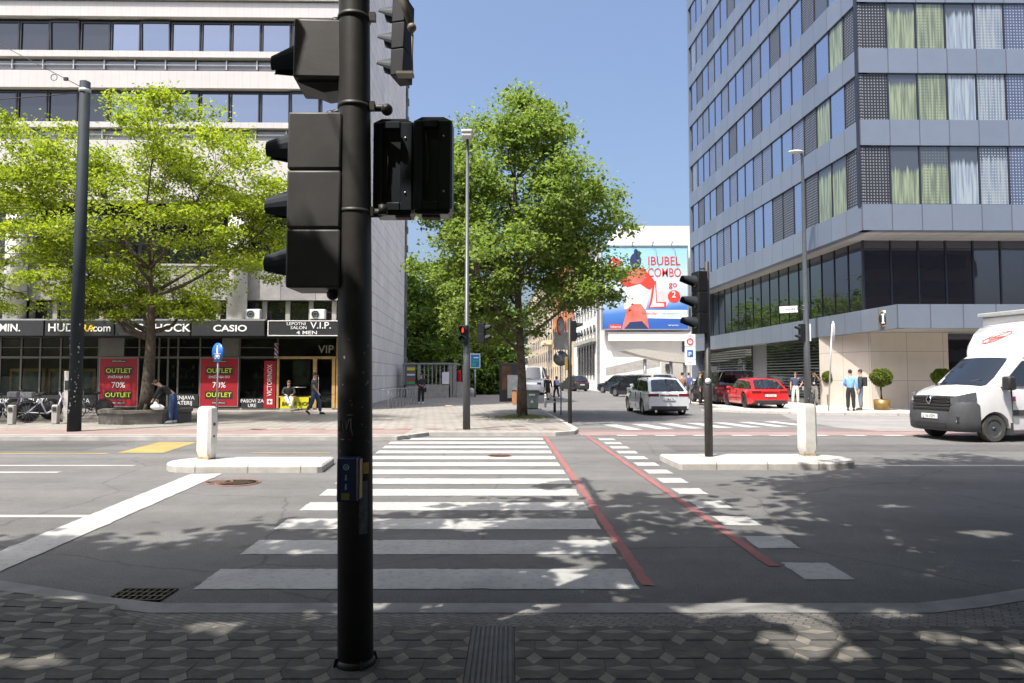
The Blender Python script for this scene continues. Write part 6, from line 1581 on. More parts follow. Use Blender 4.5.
def body_loft(L, W, top, zc, wheels, R, nose=0.16, tail=0.10, n=90, zb=0.2, mid=0.0, topw=0.86):
    """x forward; top = list (x, z) of the shoulder line; wheel arches cut into the underside"""
    b = MB(); xs = np.linspace(-L/2, L/2, n); tx = [p[0] for p in top]; tz = [p[1] for p in top]
    rings = []
    Ra = R*1.16
    for x in xs:
        zt_ = float(np.interp(x, tx, tz)); zlo = zb
        e0 = max(0, (abs(x)-(L/2-0.55))/0.55); k = (1-nose*e0**2.2) if x > 0 else (1-tail*e0**2.2)
        arch = 0
        for xw in wheels:
            if abs(x-xw) < Ra: arch = max(arch, math.sqrt(Ra*Ra-(x-xw)**2)+R*0.98)
        zl = max(zlo + 0.10*e0**3, arch)
        w = W/2*k
        fl_ = 0.025*math.exp(-min(abs(x-xw) for xw in wheels)**2/0.25)
        h = zt_-zlo
        zs_ = [zl, max(zl+0.005, zlo+h*0.30), max(zl+0.01, zlo+h*0.55), max(zl+0.015, zlo+h*0.80), max(zl+0.02, zlo+h*0.95), max(zl+0.025, zt_)]
        ws = [w*0.965+fl_, w*0.995+fl_, w+fl_*0.8, w*0.97, w*0.93, w*topw]
        half = list(zip(ws, zs_)); crown = 0.035
        inner = [(w*0.70, zl+0.0)] 
        pts = [(0, zl if arch == 0 else zl)] + [(w*0.7, zl)] + half + [(w*topw*0.5, zs_[-1]+crown*0.8), (0, zs_[-1]+crown)]
        ring = [b.bm.verts.new((x, y, z)) for y, z in pts] + [b.bm.verts.new((x, -y, z)) for y, z in pts[-2:0:-1]]
        rings.append(ring)
    m = len(rings[0])
    for i in range(n-1):
        for j in range(m):
            f = b.bm.faces.new([rings[i][j], rings[i][(j+1) % m], rings[i+1][(j+1) % m], rings[i+1][j]])
    b.bm.faces.new(rings[0]); b.bm.faces.new(rings[-1][::-1])
    return b
def greenhouse(parent, W, zbelt, roof, xA, xB, xC, xD, paint, div=(0.33, 0.66), wl=0.43, wh_=0.33, zA=None, zD=None, roofbulge=0.03, rails=None):
    """A windscreen base, B windscreen top, C roof rear, D rear glass base; all with x forward"""
    zA = zA or zbelt; zD = zD or zbelt; wl *= W/0.9*0.9; wh_ *= W/0.9*0.9
    yl, yh = W*0.5*0.90, W*0.5*0.72
    b = MB()
    nseg = 6; top = []
    for i in range(nseg+1):
        f = i/nseg; x = lerp(xB, xC, f); top.append((x, roof + roofbulge*math.sin(PI*f) - 0.05*f))
    def ring(x, zl, zh, y0, y1): return [(x, y0, zl), (x, y1, zh-0.035), (x, y1*0.86, zh), (x, 0, zh+0.03), (x, -y1*0.86, zh), (x, -y1, zh-0.035), (x, -y0, zl)]
    R = [[(xA, yl, zA-0.02), (xA-0.001, yl, zA-0.015), (xA, yl*0.8, zA-0.01), (xA+0.10, 0, zA-0.01), (xA, -yl*0.8, zA-0.01), (xA-0.001, -yl, zA-0.015), (xA, -yl, zA-0.02)]]
    for x, z in top: R.append(ring(x, lerp(zA, zD, (xA-x)/(xA-xD))-0.04, z, yl, yh))
    R.append([(xD, yl, zD-0.02), (xD+0.001, yl*0.98, zD-0.015), (xD, yl*0.8, zD-0.01), (xD-0.06, 0, zD-0.01), (xD, -yl*0.8, zD-0.01), (xD+0.001, -yl*0.98, zD-0.015), (xD, -yl, zD-0.02)])
    vv = [[b.bm.verts.new(p) for p in r] for r in R]
    for i in range(len(vv)-1):
        for j in range(6): b.bm.faces.new([vv[i][j], vv[i][j+1], vv[i+1][j+1], vv[i+1][j]])
    b.build('cabin', paint, parent, sharp=32)
    # windscreen and rear glass
    def glass4(q, name):
        b = MB(); b.face(q); o = b.build(name, M_cglass, parent, recalc=False); return o
    e = 0.012
    def scr(x0, z0, x1, z1, s_, name):
        y0, y1 = yl*0.84, yh*0.80; f0, f1 = 0.04, 0.93
        xa, za = lerp(x0, x1, f0), lerp(z0, z1, f0); xb, zb_ = lerp(x0, x1, f1), lerp(z0, z1, f1)
        ya, yb_ = lerp(y0, y1, f0), lerp(y0, y1, f1); b = MB()
        n = 6
        for i in range(n):
            u0, u1 = lerp(-1, 1, i/n), lerp(-1, 1, (i+1)/n); cu = lambda u: (1-u*u)
            b.face([(xa+s_*(e+0.10*cu(u0)*(1 if s_ > 0 else .6)), ya*u0, za+e+0.01), (xa+s_*(e+0.10*cu(u1)*(1 if s_ > 0 else .6)), ya*u1, za+e+0.01), (xb+s_*e, yb_*u1, zb_+e+0.03*cu(u1)), (xb+s_*e, yb_*u0, zb_+e+0.03*cu(u0))], smooth=True)
        return b.build(name, M_cglass, parent)
    scr(xA, zA, xB, roof-0.01, 1, 'windscreen'); scr(xD, zD, xC, roof-0.06, -1, 'rear_window')
    # side glass
    zlo = lambda x: lerp(zA, zD, (xA-x)/(xA-xD))+0.02
    def zhi(x):
        if x > xB: return lerp(zA, roof-0.07, (xA-x)/(xA-xB))
        if x < xC: return lerp(roof-0.11, zD, (xC-x)/(xC-xD))
        return roof-0.08 - 0.05*(xB-x)/(xB-xC)
    ds = [xA-0.22] + [lerp(xA, xD, f) for f in div] + [xD+0.16]
    for s_ in (1, -1):
        for i in range(len(ds)-1):
            a_, c_ = ds[i]-0.03, ds[i+1]+0.03; m_ = 5; P_ = []
            b = MB()
            for j in range(m_):
                x0, x1 = lerp(a_, c_, j/m_), lerp(a_, c_, (j+1)/m_)
                q = []
                for (x, top_) in ((x0, 0), (x1, 0), (x1, 1), (x0, 1)):
                    z = zhi(x) if top_ else zlo(x); z = max(z, zlo(x)+0.004)
                    ztop = roof-0.035
                    y = lerp(yl, yh, min(1, max(0, (z-zbelt+0.04)/(ztop-zbelt+0.04)))) + 0.012
                    q.append((x, s_*y, z))
                b.face(q if s_ > 0 else q[::-1])
            b.build('side_window', M_cglass, parent)
    if rails:
        for s_ in (1, -1):
            b = MB(); b.tube([(xB-0.15, s_*yh*0.92, roof+0.0), (xB-0.3, s_*yh*0.93, roof+0.045), (xC+0.3, s_*yh*0.93, roof+0.02), (xC+0.15, s_*yh*0.92, roof-0.04)], 0.018, 6); b.build('roof_rail', rails, parent)
def car(label, loc, rz, L, W, H, paint, style='wagon', R=0.33, plate='', group='cars on and beside the side street', rim=None, cat='car', name='car', wb=None, extra=None, letter=None):
    t = thing(name, label, cat, loc, rz, group); wb = wb or L*0.595; xw = (L/2-0.9 if L > 4.4 else L/2-0.8, L/2-0.9-wb)
    if style == 'suv': belt, hood = H*0.60, H*0.58
    elif style == 'van': belt, hood = H*0.56, H*0.52
    else: belt, hood = H*0.62, H*0.56
    hl = L/2
    top = [(-hl, belt*0.90 if style != 'hatch_up' else belt*0.9), (-hl+0.12, belt), (0, belt), (hl-1.35, belt*0.99), (hl-0.95, hood), (hl-0.3, hood*0.90), (hl, hood*0.68)]
    if style == 'van': top = [(-hl, belt), (hl-1.0, belt), (hl-0.75, hood*0.97), (hl-0.15, hood*0.82), (hl, hood*0.6)]
    b = body_loft(L, W, top, 0, xw, R); b.build('body', paint, t, sharp=38)
    if style == 'van': greenhouse(t, W, belt, H-0.03, hl-0.85, hl-1.7, -hl+0.15, -hl+0.03, paint, div=(0.34, 0.66))
    else: greenhouse(t, W, belt, H-0.03, hl-1.25, hl-2.15, -hl+(0.85 if style == 'wagon' else 0.55), -hl+0.12, paint, div=(0.36, 0.68), rails=M_trim)
    for i, x in enumerate(xw):
        for s_ in (1, -1): wheel(t, x, s_*(W/2-0.12), R, rim=rim or M_rim, spokes=5 if rim is None else 10, side=s_)
    # underbody, lower trim, bumper
    b = MB(); b.box(-hl+0.25, hl-0.3, -W/2+0.16, W/2-0.16, 0.17, 0.45); b.build('underbody', M_trim, t)
    b = MB(); b.box(-hl-0.015, -hl+0.25, -W/2*0.82, W/2*0.82, 0.24, 0.42, 0.03); b.build('rear_bumper_insert', M_trim, t)
    b = MB(); b.box(hl-0.25, hl+0.01, -W/2*0.7, W/2*0.7, 0.25, 0.5, 0.03); b.build('grille', M_trim, t)
    zt_ = belt*0.86
    for s_ in (1, -1):
        b = MB(); b.box(-hl-0.012, -hl+0.28, min(s_*W*0.46, s_*W*0.22), max(s_*W*0.46, s_*W*0.22), zt_-0.06, zt_+0.07, 0.02); b.build('tail_light', M_tail, t)
        b = MB(); b.box(hl-0.42, hl-0.03, min(s_*W*0.42, s_*W*0.25), max(s_*W*0.42, s_*W*0.25), hood*0.70, hood*0.85, 0.02); b.build('headlight', M_lampc, t)
        b = MB(); b.box(hl-1.55, hl-1.38, min(s_*W*0.47, s_*(W*0.5+0.14)), max(s_*W*0.47, s_*(W*0.5+0.14)), belt-0.01, belt+0.12, 0.03, 2); b.build('mirror', paint, t)
        b = MB(); b.cyl((-hl+0.05, s_*W*0.30, 0.2), (-hl-0.03, s_*W*0.30, 0.2), 0.045, n=10); b.build('exhaust', M_chrome, t)
        for x in (hl-2.35, hl-3.3): b = MB(); b.box(x-0.1, x+0.1, min(s_*(W/2-0.02), s_*(W/2+0.012)), max(s_*(W/2-0.02), s_*(W/2+0.012)), belt-0.14, belt-0.11); b.build('door_handle', paint, t)
        b = MB()
        for x in (hl-1.5, hl-2.5, hl-3.45): b.box(x-0.004, x+0.004, min(s_*(W/2-0.03), s_*(W/2+0.004)), max(s_*(W/2-0.03), s_*(W/2+0.004)), 0.33, belt-0.03)
        b.build('door_seam', M_trim, t)
    b = MB(); b.box(-hl-0.026, -hl-0.0, -W*0.2, W*0.2, zt_-0.02, zt_+0.015); b.build('light_bar', M_tail, t)
    b = MB(); b.box(-hl-0.035, -hl+0.02, -0.26, 0.26, zt_-0.22, zt_-0.11); pl_ = b.build('number_plate', M_plate, t)
    b = MB(); b.box(hl-0.02, hl+0.03, -0.26, 0.26, 0.42, 0.53); b.build('number_plate', M_plate, t)
    if plate: text(plate, 0.11, M_fas, t, loc=(-hl-0.038, 0.24, zt_-0.205), rot=(PI/2, 0, -PI/2), ext=0.001)
    if extra: extra(t)
    return t
P_silver = carpaint('pale_silver_blue_paint', (0.58, 0.61, 0.62), 0.05); P_redc = carpaint('bright_red_paint', (0.52, 0.01, 0.012)); P_blk = carpaint('black_paint', (0.015, 0.015, 0.02))
P_maroon = carpaint('dark_maroon_paint', (0.014, 0.006, 0.009)); P_dk = carpaint('dark_blue_grey_paint', (0.02, 0.025, 0.04)); P_whc = carpaint('white_car_paint', (0.60, 0.61, 0.62)); P_beige = carpaint('pale_green_grey_paint', (0.42, 0.46, 0.42), 0.1)
def hdg(px, Y, a): return a
# silver wagon driving away
car('pale silver wagon driving away into the side street', (P(650.5, 0, 30.6)[0], 30.6, 0.0), rad(93), 4.55, 1.86, 1.60, P_silver, 'wagon', 0.35, 'LJ 58-KTR')
def redletters(t):
    text('RS', 0.3, M_let, t, 'lettering', loc=(-0.4, 0.955, 0.48), rot=(PI/2, 0, PI), sx=1.4)
car('bright red sporty wagon parked before the hotel', (P(748.5, 0, 34.5)[0], 34.8, 0.10), rad(90), 4.6, 1.9, 1.47, P_redc, 'wagon', 0.37, 'LJ RS-606', rim=M_rimd)
# dark people carrier with raised tailgate
def tailgate(t):
    b = MB(); b.box(-3.35, -2.25, -0.82, 0.82, 1.78, 1.86, 0.03, 2); b.box(-3.3, -2.6, -0.70, 0.70, 1.752, 1.779); o = b.build('raised_tailgate', P_blk, t)
    b = MB(); b.box(-3.38, -3.3, -0.7, 0.7, 1.6, 1.84, 0.02); b.build('tailgate_edge', M_cglass, t)
    for s_ in (1, -1): b = MB(); b.cyl((-2.3, s_*0.72, 1.25), (-2.9, s_*0.72, 1.77), 0.02, n=6); b.build('gas_strut', M_galv, t)
car('dark maroon people carrier parked with its tailgate raised behind the red wagon', (P(711, 0, 39.5)[0], 39.5, 0.1), rad(93), 4.9, 1.95, 1.85, P_maroon, 'van', 0.35, '', extra=tailgate)
car('pale grey green minivan behind the silver wagon', (P(648, 0, 43)[0], 43.5, 0.0), rad(98), 4.6, 1.85, 1.82, P_beige, 'van', 0.33)
car('white saloon parked behind the minivan near the canopy', (P(672, 0, 47)[0], 47.5, 0.0), rad(165), 4.4, 1.8, 1.5, P_whc, 'wagon', 0.32)
car('dark blue SUV parked beside the pale round sign back', (P(616, 0, 66)[0], 66, 0.0), rad(125), 4.6, 1.85, 1.72, P_dk, 'suv', 0.36)
car('black SUV parked between the dark blue one and the minivan', (P(632, 0, 54)[0], 54, 0.0), rad(120), 4.7, 1.88, 1.75, P_blk, 'suv', 0.36)
car('black hatchback driving far down the side street', (P(572, 0, 75)[0], 75, 0.0), rad(110), 4.3, 1.85, 1.7, P_blk, 'suv', 0.34)
car('white delivery van coming up the street behind the tree trunk', (P(534, 0, 62)[0], 62, 0.0), rad(-98), 5.4, 2.0, 2.5, P_whc, 'van', 0.35, name='van', cat='van')
for i, (px, Y, p_, lb) in enumerate(((463, 96, P_redc, 'tiny red car parked beyond the park at the far left of the street'), (478, 92, P_whc, 'tiny white car parked beyond the pale stone bollards'), (499, 88, P_blk, 'tiny black car behind the pair of pale sign plates'))):
    car(lb, (P(px, 0, Y)[0], Y, 0.1), rad(175 if i else 5), 4.3, 1.8, 1.5, p_, 'wagon', 0.32)

# ---- the white box van in the right foreground
t = thing('box_van', 'white delivery van with roof fairing and cargo box entering from the right', 'van', (0, 0, 0), rad(190))
# local frame: x forward, front axle at x=0
ax = Vector((lerp(12.0, 11.65, 0.5), lerp(17.2, 18.86, 0.5), 0.0)); t.location = ax
P_van = carpaint('white_van_paint', (0.64, 0.64, 0.64)); W = 2.05; R = 0.345
b = MB(); n = 70; xs = np.linspace(-3.2, 0.86, n); rings = []
top = [(-3.2, 1.35), (-0.9, 1.35), (0.02, 1.40), (0.25, 1.33), (0.55, 1.22), (0.78, 1.10), (0.86, 0.98)]
for x in xs:
    zt_ = float(np.interp(x, [p[0] for p in top], [p[1] for p in top])); e0 = max(0, (x-0.1)/0.76); k = 1-0.36*e0**3.0; arch = 0
    if abs(x) < R*1.24: arch = math.sqrt((R*1.24)**2-x*x)+R*0.95
    zl = max(0.34 + 0.02*e0, arch); w = W/2*k
    half = [(w*0.985, zl), (w, max(zl+.005, 0.55)), (w, max(zl+.01, 0.8)), (w*0.985, max(zl+.015, zt_-0.25)), (w*0.95, max(zl+.02, zt_-0.06)), (w*0.88, zt_)]
    pts = [(0, zl), (w*0.72, zl)] + half + [(w*0.45, zt_+0.03), (0, zt_+0.045)]
    rings.append([b.bm.verts.new((x, y, z)) for y, z in pts] + [b.bm.verts.new((x, -y, z)) for y, z in pts[-2:0:-1]])
m_ = len(rings[0])
for i in range(n-1):
    for j in range(m_): b.bm.faces.new([rings[i][j], rings[i][(j+1) % m_], rings[i+1][(j+1) % m_], rings[i+1][j]])
b.bm.faces.new(rings[0]); b.bm.faces.new(rings[-1][::-1]); b.build('body', P_van, t, sharp=38)
# cab
zr = 2.25; b = MB()
yl, yh = W/2*0.93, W/2*0.80
def rg(x, zl, zh, a_, c_): return [(x, a_, zl), (x, lerp(a_, c_, .5)+0.02, lerp(zl, zh, 0.5)), (x, c_, zh-0.07), (x, c_*0.88, zh-0.01), (x, 0, zh+0.02), (x, -c_*0.88, zh-0.01), (x, -c_, zh-0.07), (x, -(lerp(a_, c_, .5)+0.02), lerp(zl, zh, 0.5)), (x, -a_, zl)]
Rg = [[(0.0, yl, 1.33), (0.0, yl*.99, 1.34), (-0.01, yl*0.97, 1.35), (0.02, yl*0.85, 1.37), (0.16, 0, 1.385), (0.02, -yl*0.85, 1.37), (-0.01, -yl*0.97, 1.35), (0.0, -yl*.99, 1.34), (0.0, -yl, 1.33)]]
for (x, z) in ((-0.80, 2.13), (-0.90, 2.19), (-1.2, zr), (-1.75, zr)): Rg.append(rg(x, 1.32, z, yl, yh))
vv = [[b.bm.verts.new(p) for p in r] for r in Rg]
for i in range(len(vv)-1):
    for j in range(8): b.bm.faces.new([vv[i][j], vv[i][j+1], vv[i+1][j+1], vv[i+1][j]])
b.bm.faces.new(vv[-1]); b.build('cab', P_van, t, sharp=35)
MS_ = 1
# windscreen follows the cab front
b = MB(); nn_ = 8
for i in range(nn_):
    u0, u1 = lerp(-1, 1, i/nn_), lerp(-1, 1, (i+1)/nn_); cu = lambda u: 1-u*u
    lo = lambda u: (0.03-0.02+0.155*cu(u)-0.05, yl*0.86*u, 1.385+0.02+0.02*cu(u)); hi = lambda u: (-0.735+0.04*cu(u), yh*0.86*u, 2.11+0.03*cu(u))
    b.face([lo(u0), lo(u1), hi(u1), hi(u0)], smooth=True)
b.build('windscreen', M_cglass, t)
b = MB(); b.tube([(0.10, -0.1, 1.44), (-0.10, 0.55, 1.56)], 0.012, 5); b.tube([(0.05, -0.75, 1.43), (-0.05, -0.15, 1.53)], 0.012, 5); b.box(-0.04, 0.1, -0.75, 0.75, 1.385, 1.42); b.build('wiper', M_trim, t)
for s_ in (1, -1):
    q = [(-0.28, 1.42), (-0.98, 2.02), (-1.55, 2.06), (-1.55, 1.42)]
    b = MB(); f = [(x, s_*(lerp(yl, yh, min(1, max(0, (z-1.32)/0.86)))+0.018+0.02), z) for x, z in q]; b.face(f if s_ > 0 else f[::-1]); b.build('side_window', M_cglass, t)
    b = MB()
    for k in range(4): a_, c_ = f[k], f[(k+1) % 4]; b.tube([a_, c_], 0.014, 5)
    b.build('window_seal', M_trim, t)
    if s_ == MS_: b = MB(); b.box(-0.36, -0.14, min(s_*1.08, s_*1.32), max(s_*1.08, s_*1.32), 1.30, 1.64, 0.05, 2); b.box(-0.42, -0.26, min(s_*0.95, s_*1.1), max(s_*0.95, s_*1.1), 1.30, 1.38); mr_ = b.build('mirror', M_trim, t)
    # black and side details
    b = MB()
    for x in (-0.50, -1.62): b.box(x-0.005, x+0.005, min(s_*0.98, s_*1.032), max(s_*0.98, s_*1.032), 0.5, 1.36)
    b.build('door_seam', M_trim, t)
    b = MB(); b.box(-1.5, -1.25, min(s_*1.0, s_*1.045), max(s_*1.0, s_*1.045), 1.17, 1.21, 0.005); b.build('door_handle', M_trim, t)
    b = MB(); b.prism([(-0.52, 0.80), (-1.6, 0.80), (-1.6, 0.66), (-0.52, 0.66)], s_*1.02, s_*1.05, axis='y'); b.build('side_moulding', M_greytrim, t)
    # headlight wraps from front to side
    hl_ = [(0.86, 0.60, 1.12, 0.96), (0.79, 0.76, 1.17, 0.95), (0.68, 0.89, 1.22, 0.98), (0.48, 0.985, 1.27, 1.05)]
    b = MB()
    for i in range(3):
        a_, c_ = hl_[i], hl_[i+1]; b.face([(a_[0]+0.03, s_*(a_[1]+0.02), a_[3]-0.03), (c_[0]+0.02, s_*(c_[1]+0.03), c_[3]-0.02), (c_[0]+0.02, s_*(c_[1]+0.02), c_[2]-0.02), (a_[0]+0.03, s_*a_[1], a_[2]-0.02)], smooth=True)
    b.build('headlight', M_lampc, t)
    b = MB(); b.ball((0.76, s_*0.76, 1.06), 0.055); b.build('bulb', M_trim, t)
# grey bumper wraps round
b = MB(); bp_ = []
pl2 = [(0.44, 1.045), (0.55, 1.02), (0.68, 0.96), (0.79, 0.87), (0.87, 0.74), (0.915, 0.58), (0.935, 0.35), (0.945, 0)]
path = [(x, y) for x, y in pl2] + [(x, -y) for x, y in pl2[-2::-1]]
zsec = [(0.25, -0.06), (0.30, 0.0), (0.52, 0.02), (0.72, 0.0), (0.80, -0.03)]
def bz(i, z):   # the corners of the bumper climb towards the lamps
    x, y = path[i]; return z + (0.20 if z > 0.7 else 0.0)*min(1, max(0, (abs(y)-0.45)/0.3))*(1 if x > 0.5 else 0.6)
vv = []
for i, (x, y) in enumerate(path):
    d = Vector((x-0.0, y*0.6)).normalized(); vv.append([b.bm.verts.new((x+d.x*o, y+d.y*o, bz(i, z))) for z, o in zsec])
for i in range(len(vv)-1):
    for j in range(len(zsec)-1): b.bm.faces.new([vv[i][j], vv[i+1][j], vv[i+1][j+1], vv[i][j+1]]).smooth = True
b.build('front_bumper', M_greytrim, t, sharp=50)
b = MB(); 
for k in range(4): b.box(0.80, 0.935+0.01*(k < 2), -0.60, 0.60, 0.79+k*0.085, 0.85+k*0.085, 0.01)
b.box(0.70, 0.88, -0.62, 0.62, 0.74, 1.13); b.build('grille', M_trim, t)
b = MB()
for k in range(4): b.box(0.93, 0.945, -0.57, 0.57, 0.845+k*0.085, 0.852+k*0.085)
b.box(0.90, 0.95, -0.50, 0.50, 1.125, 1.14); b.build('chrome_bars', M_chrome, t)
b = MB(); b.tube([(0.97, 0, 0.92), (0.97, 0.085, 1.04), (0.96, 0, 1.16), (0.97, -0.085, 1.04), (0.97, 0, 0.92)], 0.018, 6); b.build('front_emblem', M_chrome, t)
b = MB(); b.tube([(0.60, -0.95, 1.06), (0.80, -0.55, 1.135), (0.86, 0, 1.15), (0.80, 0.55, 1.135), (0.60, 0.95, 1.16)], 0.006, 4); b.build('bonnet_seam', M_trim, t)
b = MB(); b.box(0.955, 0.975, -0.26, 0.26, 0.56, 0.68); b.build('number_plate', M_plate, t); text('LJ 18-VZM', 0.10, M_fas, t, loc=(0.978, -0.24, 0.585), rot=(PI/2, 0, PI/2), ext=0.001)
b = MB(); b.box(0.90, 0.962, -0.5, 0.5, 0.33, 0.47, 0.01)
for s_ in (1, -1): b.box(0.72, 0.87, min(s_*0.66, s_*0.82), max(s_*0.66, s_*0.82), 0.46, 0.66, 0.02)
b.build('air_intake', M_trim, t)
for s_ in (1, -1):
    b = MB(); b.lathe([(0.05, 0), (0.045, 0.02), (0.001, 0.025)], c=(0.86, s_*0.74, 0.50), axis='x', n=12); b.build('fog_lamp', M_lampc, t)
    b = MB(); b.box(-0.52, -0.44, min(s_*0.80, s_*1.02), max(s_*0.80, s_*1.02), 0.18, 0.5); b.build('mudflap', M_greytrim, t)
M_steel = mat('steel_wheel', (0.10, 0.105, 0.11), 0.45, 0.5, var=0.1)
M_tyre2 = mat('dusty_tyre', (0.06, 0.058, 0.052), 0.85, var=0.2)
for s_ in (1, -1):
    w_ = wheel(t, 0, s_*(W/2-0.15), R, 0.23, M_steel, 6, s_, van=True); w_.data.materials[0] = M_tyre2
    w_ = wheel(t, -3.7, s_*(W/2-0.10), R, 0.23, M_steel, 6, s_, van=True); w_.data.materials[0] = M_tyre2
# roof fairing and cargo box
b = MB(); Rg = []
for (x, zt_, w, dz) in ((-0.86, 2.22, 0.66, 0.0), (-0.93, 2.42, 0.74, 0), (-1.06, 2.64, 0.84, 0), (-1.25, 2.84, 0.93, 0), (-1.50, 3.00, 1.01, 0), (-1.84, 3.10, 1.05, 0)):
    Rg.append([(x, w, 2.10 if x > -0.9 else 2.12), (x, w*1.0, lerp(2.12, zt_, 0.7)), (x, w*0.88, zt_-0.02), (x, 0, zt_+0.02), (x, -w*0.88, zt_-0.02), (x, -w*1.0, lerp(2.12, zt_, 0.7)), (x, -w, 2.10 if x > -0.9 else 2.12)])
vv = [[b.bm.verts.new(p) for p in r] for r in Rg]
for i in range(len(vv)-1):
    for j in range(6): b.bm.faces.new([vv[i][j], vv[i][j+1], vv[i+1][j+1], vv[i+1][j]])
b.bm.faces.new(vv[0]); b.bm.faces.new(vv[-1][::-1]); b.build('roof_fairing', P_van, t, sharp=60)
# red oval print on the fairing side
M_rprint = mat('red_print', (0.62, 0.09, 0.06), 0.5, var=0.05)
fx = lambda z: float(np.interp(z, [2.22, 2.42, 2.64, 2.84, 3.0], [-0.86, -0.93, -1.06, -1.25, -1.50])) + 0.025
ez = lambda a_, k=1.0: (0.08+0.36*k*math.cos(a_), 2.68+0.10*k*math.sin(a_)+0.11*k*math.cos(a_))
b = MB(); b.tube([(fx(ez(a_)[1]), ez(a_)[0], ez(a_)[1]) for a_ in [2*PI*k/28 for k in range(29)]], 0.009, 5); b.build('oval_logo', M_rprint, t)
b = MB(); pts_ = [(0.08+u, 2.68+0.30*u) for u in np.linspace(-0.42, 0.50, 9)]
b.tube([(fx(z+0.045)+0.004, y, z+0.045) for y, z in pts_], 0.008, 4); b.build('logo_stroke', M_rprint, t)
b = MB(); b.tube([(fx(z-0.05)+0.004, y, z-0.05) for y, z in pts_], 0.008, 4); b.build('logo_stroke', M_rprint, t)
o = text('EXPRESS', 0.105, M_rprint, t, 'lettering', loc=(fx(2.65)+0.012, 0.08, 2.645), rot=(PI/2-0.62, 0, PI/2), sx=1.0, bold=0.004, align='CENTER'); o.data.transform(Matrix.Rotation(rad(17), 4, 'Z'))
b = MB(); b.box(-5.6, -1.82, -1.12, 1.12, 0.75, 3.30, 0.03); b.build('cargo_box', P_van, t)
b = MB(); b.box(-5.7, -1.70, -1.16, 1.16, 3.305, 3.42, 0.02); b.build('box_roof_edge', mat('box_roof_grey', (0.30, 0.31, 0.30), 0.6, var=0.1), t)
b = MB(); b.box(-5.5, -1.7, -0.5, 0.5, 0.35, 0.7); b.build('chassis', M_trim, t)
b = MB(); b.box(-0.58, -0.50, 1.046, 1.052, 1.02, 1.14); b.build('door_sticker', mat('magenta_sticker', (0.45, 0.05, 0.2), 0.5, var=0.1), t)

# ================================================================ BICYCLES AND DOCKS
P_bike = mat('lilac_white_frame', (0.55, 0.52, 0.60), 0.35, var=0.05)
def bike(label, loc, rz, flip=False, fr=None, fullcolor=None):
    t = thing('bicycle', label, 'bicycle', loc, rz, 'bicycles parked before the shops'); R = 0.33; fr = fr or P_bike
    for i, x in enumerate((-0.52, 0.55)):
        b = MB(); b.torus((0, 0, 0), R, 0.022, axis='y', n=32, m=6); w = b.build('wheel', M_tyre, t); w.location = (x, 0, R+0.02)
        b = MB()
        for k in range(14): a_ = 2*PI*k/14; b.tube([(0.03*math.cos(a_+0.5), 0.02*(-1)**k, 0.03*math.sin(a_+.5)), (R*0.95*math.cos(a_), 0, R*0.95*math.sin(a_))], 0.0025, 3, cap=False)
        b.cyl((0, -0.04, 0), (0, 0.04, 0), 0.03, n=8); b.build('spokes', M_galv, w)
        b = MB(); arc = [(x+(R+0.05)*math.cos(a_), 0, R+0.02+(R+0.05)*math.sin(a_)) for a_ in [rad(lerp(20, 170 if i == 0 else 150, k/10)) for k in range(11)]]
        b.tube(arc, 0.018, 5); b.build('mudguard', M_trim, t)
        if i == 0:
            b = MB(); b.lathe([(0.001, 0.03), (R*0.95, 0.03), (R*0.95, 0.038), (0.001, 0.038)], c=(x, 0, R+0.02), axis='y', n=20); b.bm.faces.ensure_lookup_table(); b.build('skirt_guard', M_trim, t)
    b = MB(); bb_ = (0.0, 0, 0.30); st = (-0.20, 0, 0.78); hd = (0.42, 0, 0.82); ra = (-0.52, 0, 0.35)
    b.tube([hd, (0.3, 0, 0.45), bb_], 0.032, 8); b.tube([bb_, st], 0.022, 8); b.tube([ra, bb_], 0.016, 6); b.tube([ra, (-0.17, 0, 0.68)], 0.014, 6); b.tube([(0.36, 0, 1.02), hd, (0.55, 0, 0.35)], 0.022, 8); b.build('frame', fr, t)
    b = MB(); b.tube([(0.20, 0.28, 1.03), (0.33, 0.20, 1.07), (0.36, 0, 1.04), (0.33, -0.20, 1.07), (0.20, -0.28, 1.03)], 0.014, 6); b.build('handlebar', M_trim, t)
    b = MB(); b.ball((-0.23, 0, 0.93), 0.12, (1.2, 0.75, 0.35)); b.cyl((-0.20, 0, 0.75), (-0.22, 0, 0.9), 0.014, n=6); b.build('saddle', M_trim, t)
    b = MB(); b.box(0.45, 0.75, -0.17, 0.17, 0.80, 1.0, 0.02); b.build('basket', mat('basket_grey', (0.34, 0.34, 0.36), 0.5, var=0.3, scale=12), t)
    b = MB(); b.torus((0.0, 0.05, 0.30), 0.09, 0.008, axis='y', n=16, m=4); b.tube([(0, 0.08, 0.3), (0.12, 0.08, 0.2), (0.12, 0.16, 0.2)], 0.010, 5); b.tube([(0, -0.08, 0.3), (-0.12, -0.08, 0.4), (-0.12, -0.16, 0.4)], 0.010, 5); b.build('crankset', M_trim, t)
    return t
def bl(px, py): return G(px, py, 0.1)
bike('share bicycle docked at the far left edge with pale basket', bl(8, 421.5), rad(14))
bike('share bicycle docked second from the left edge, between the two left docks', bl(46, 422.5), rad(24))
bike('share bicycle with its front wheel turned, just left of the second dock', bl(33, 420), rad(200))
bike('dark bicycle leaning just right of the thick grey pole', bl(91, 418.5), rad(172), fr=M_darkmetal)
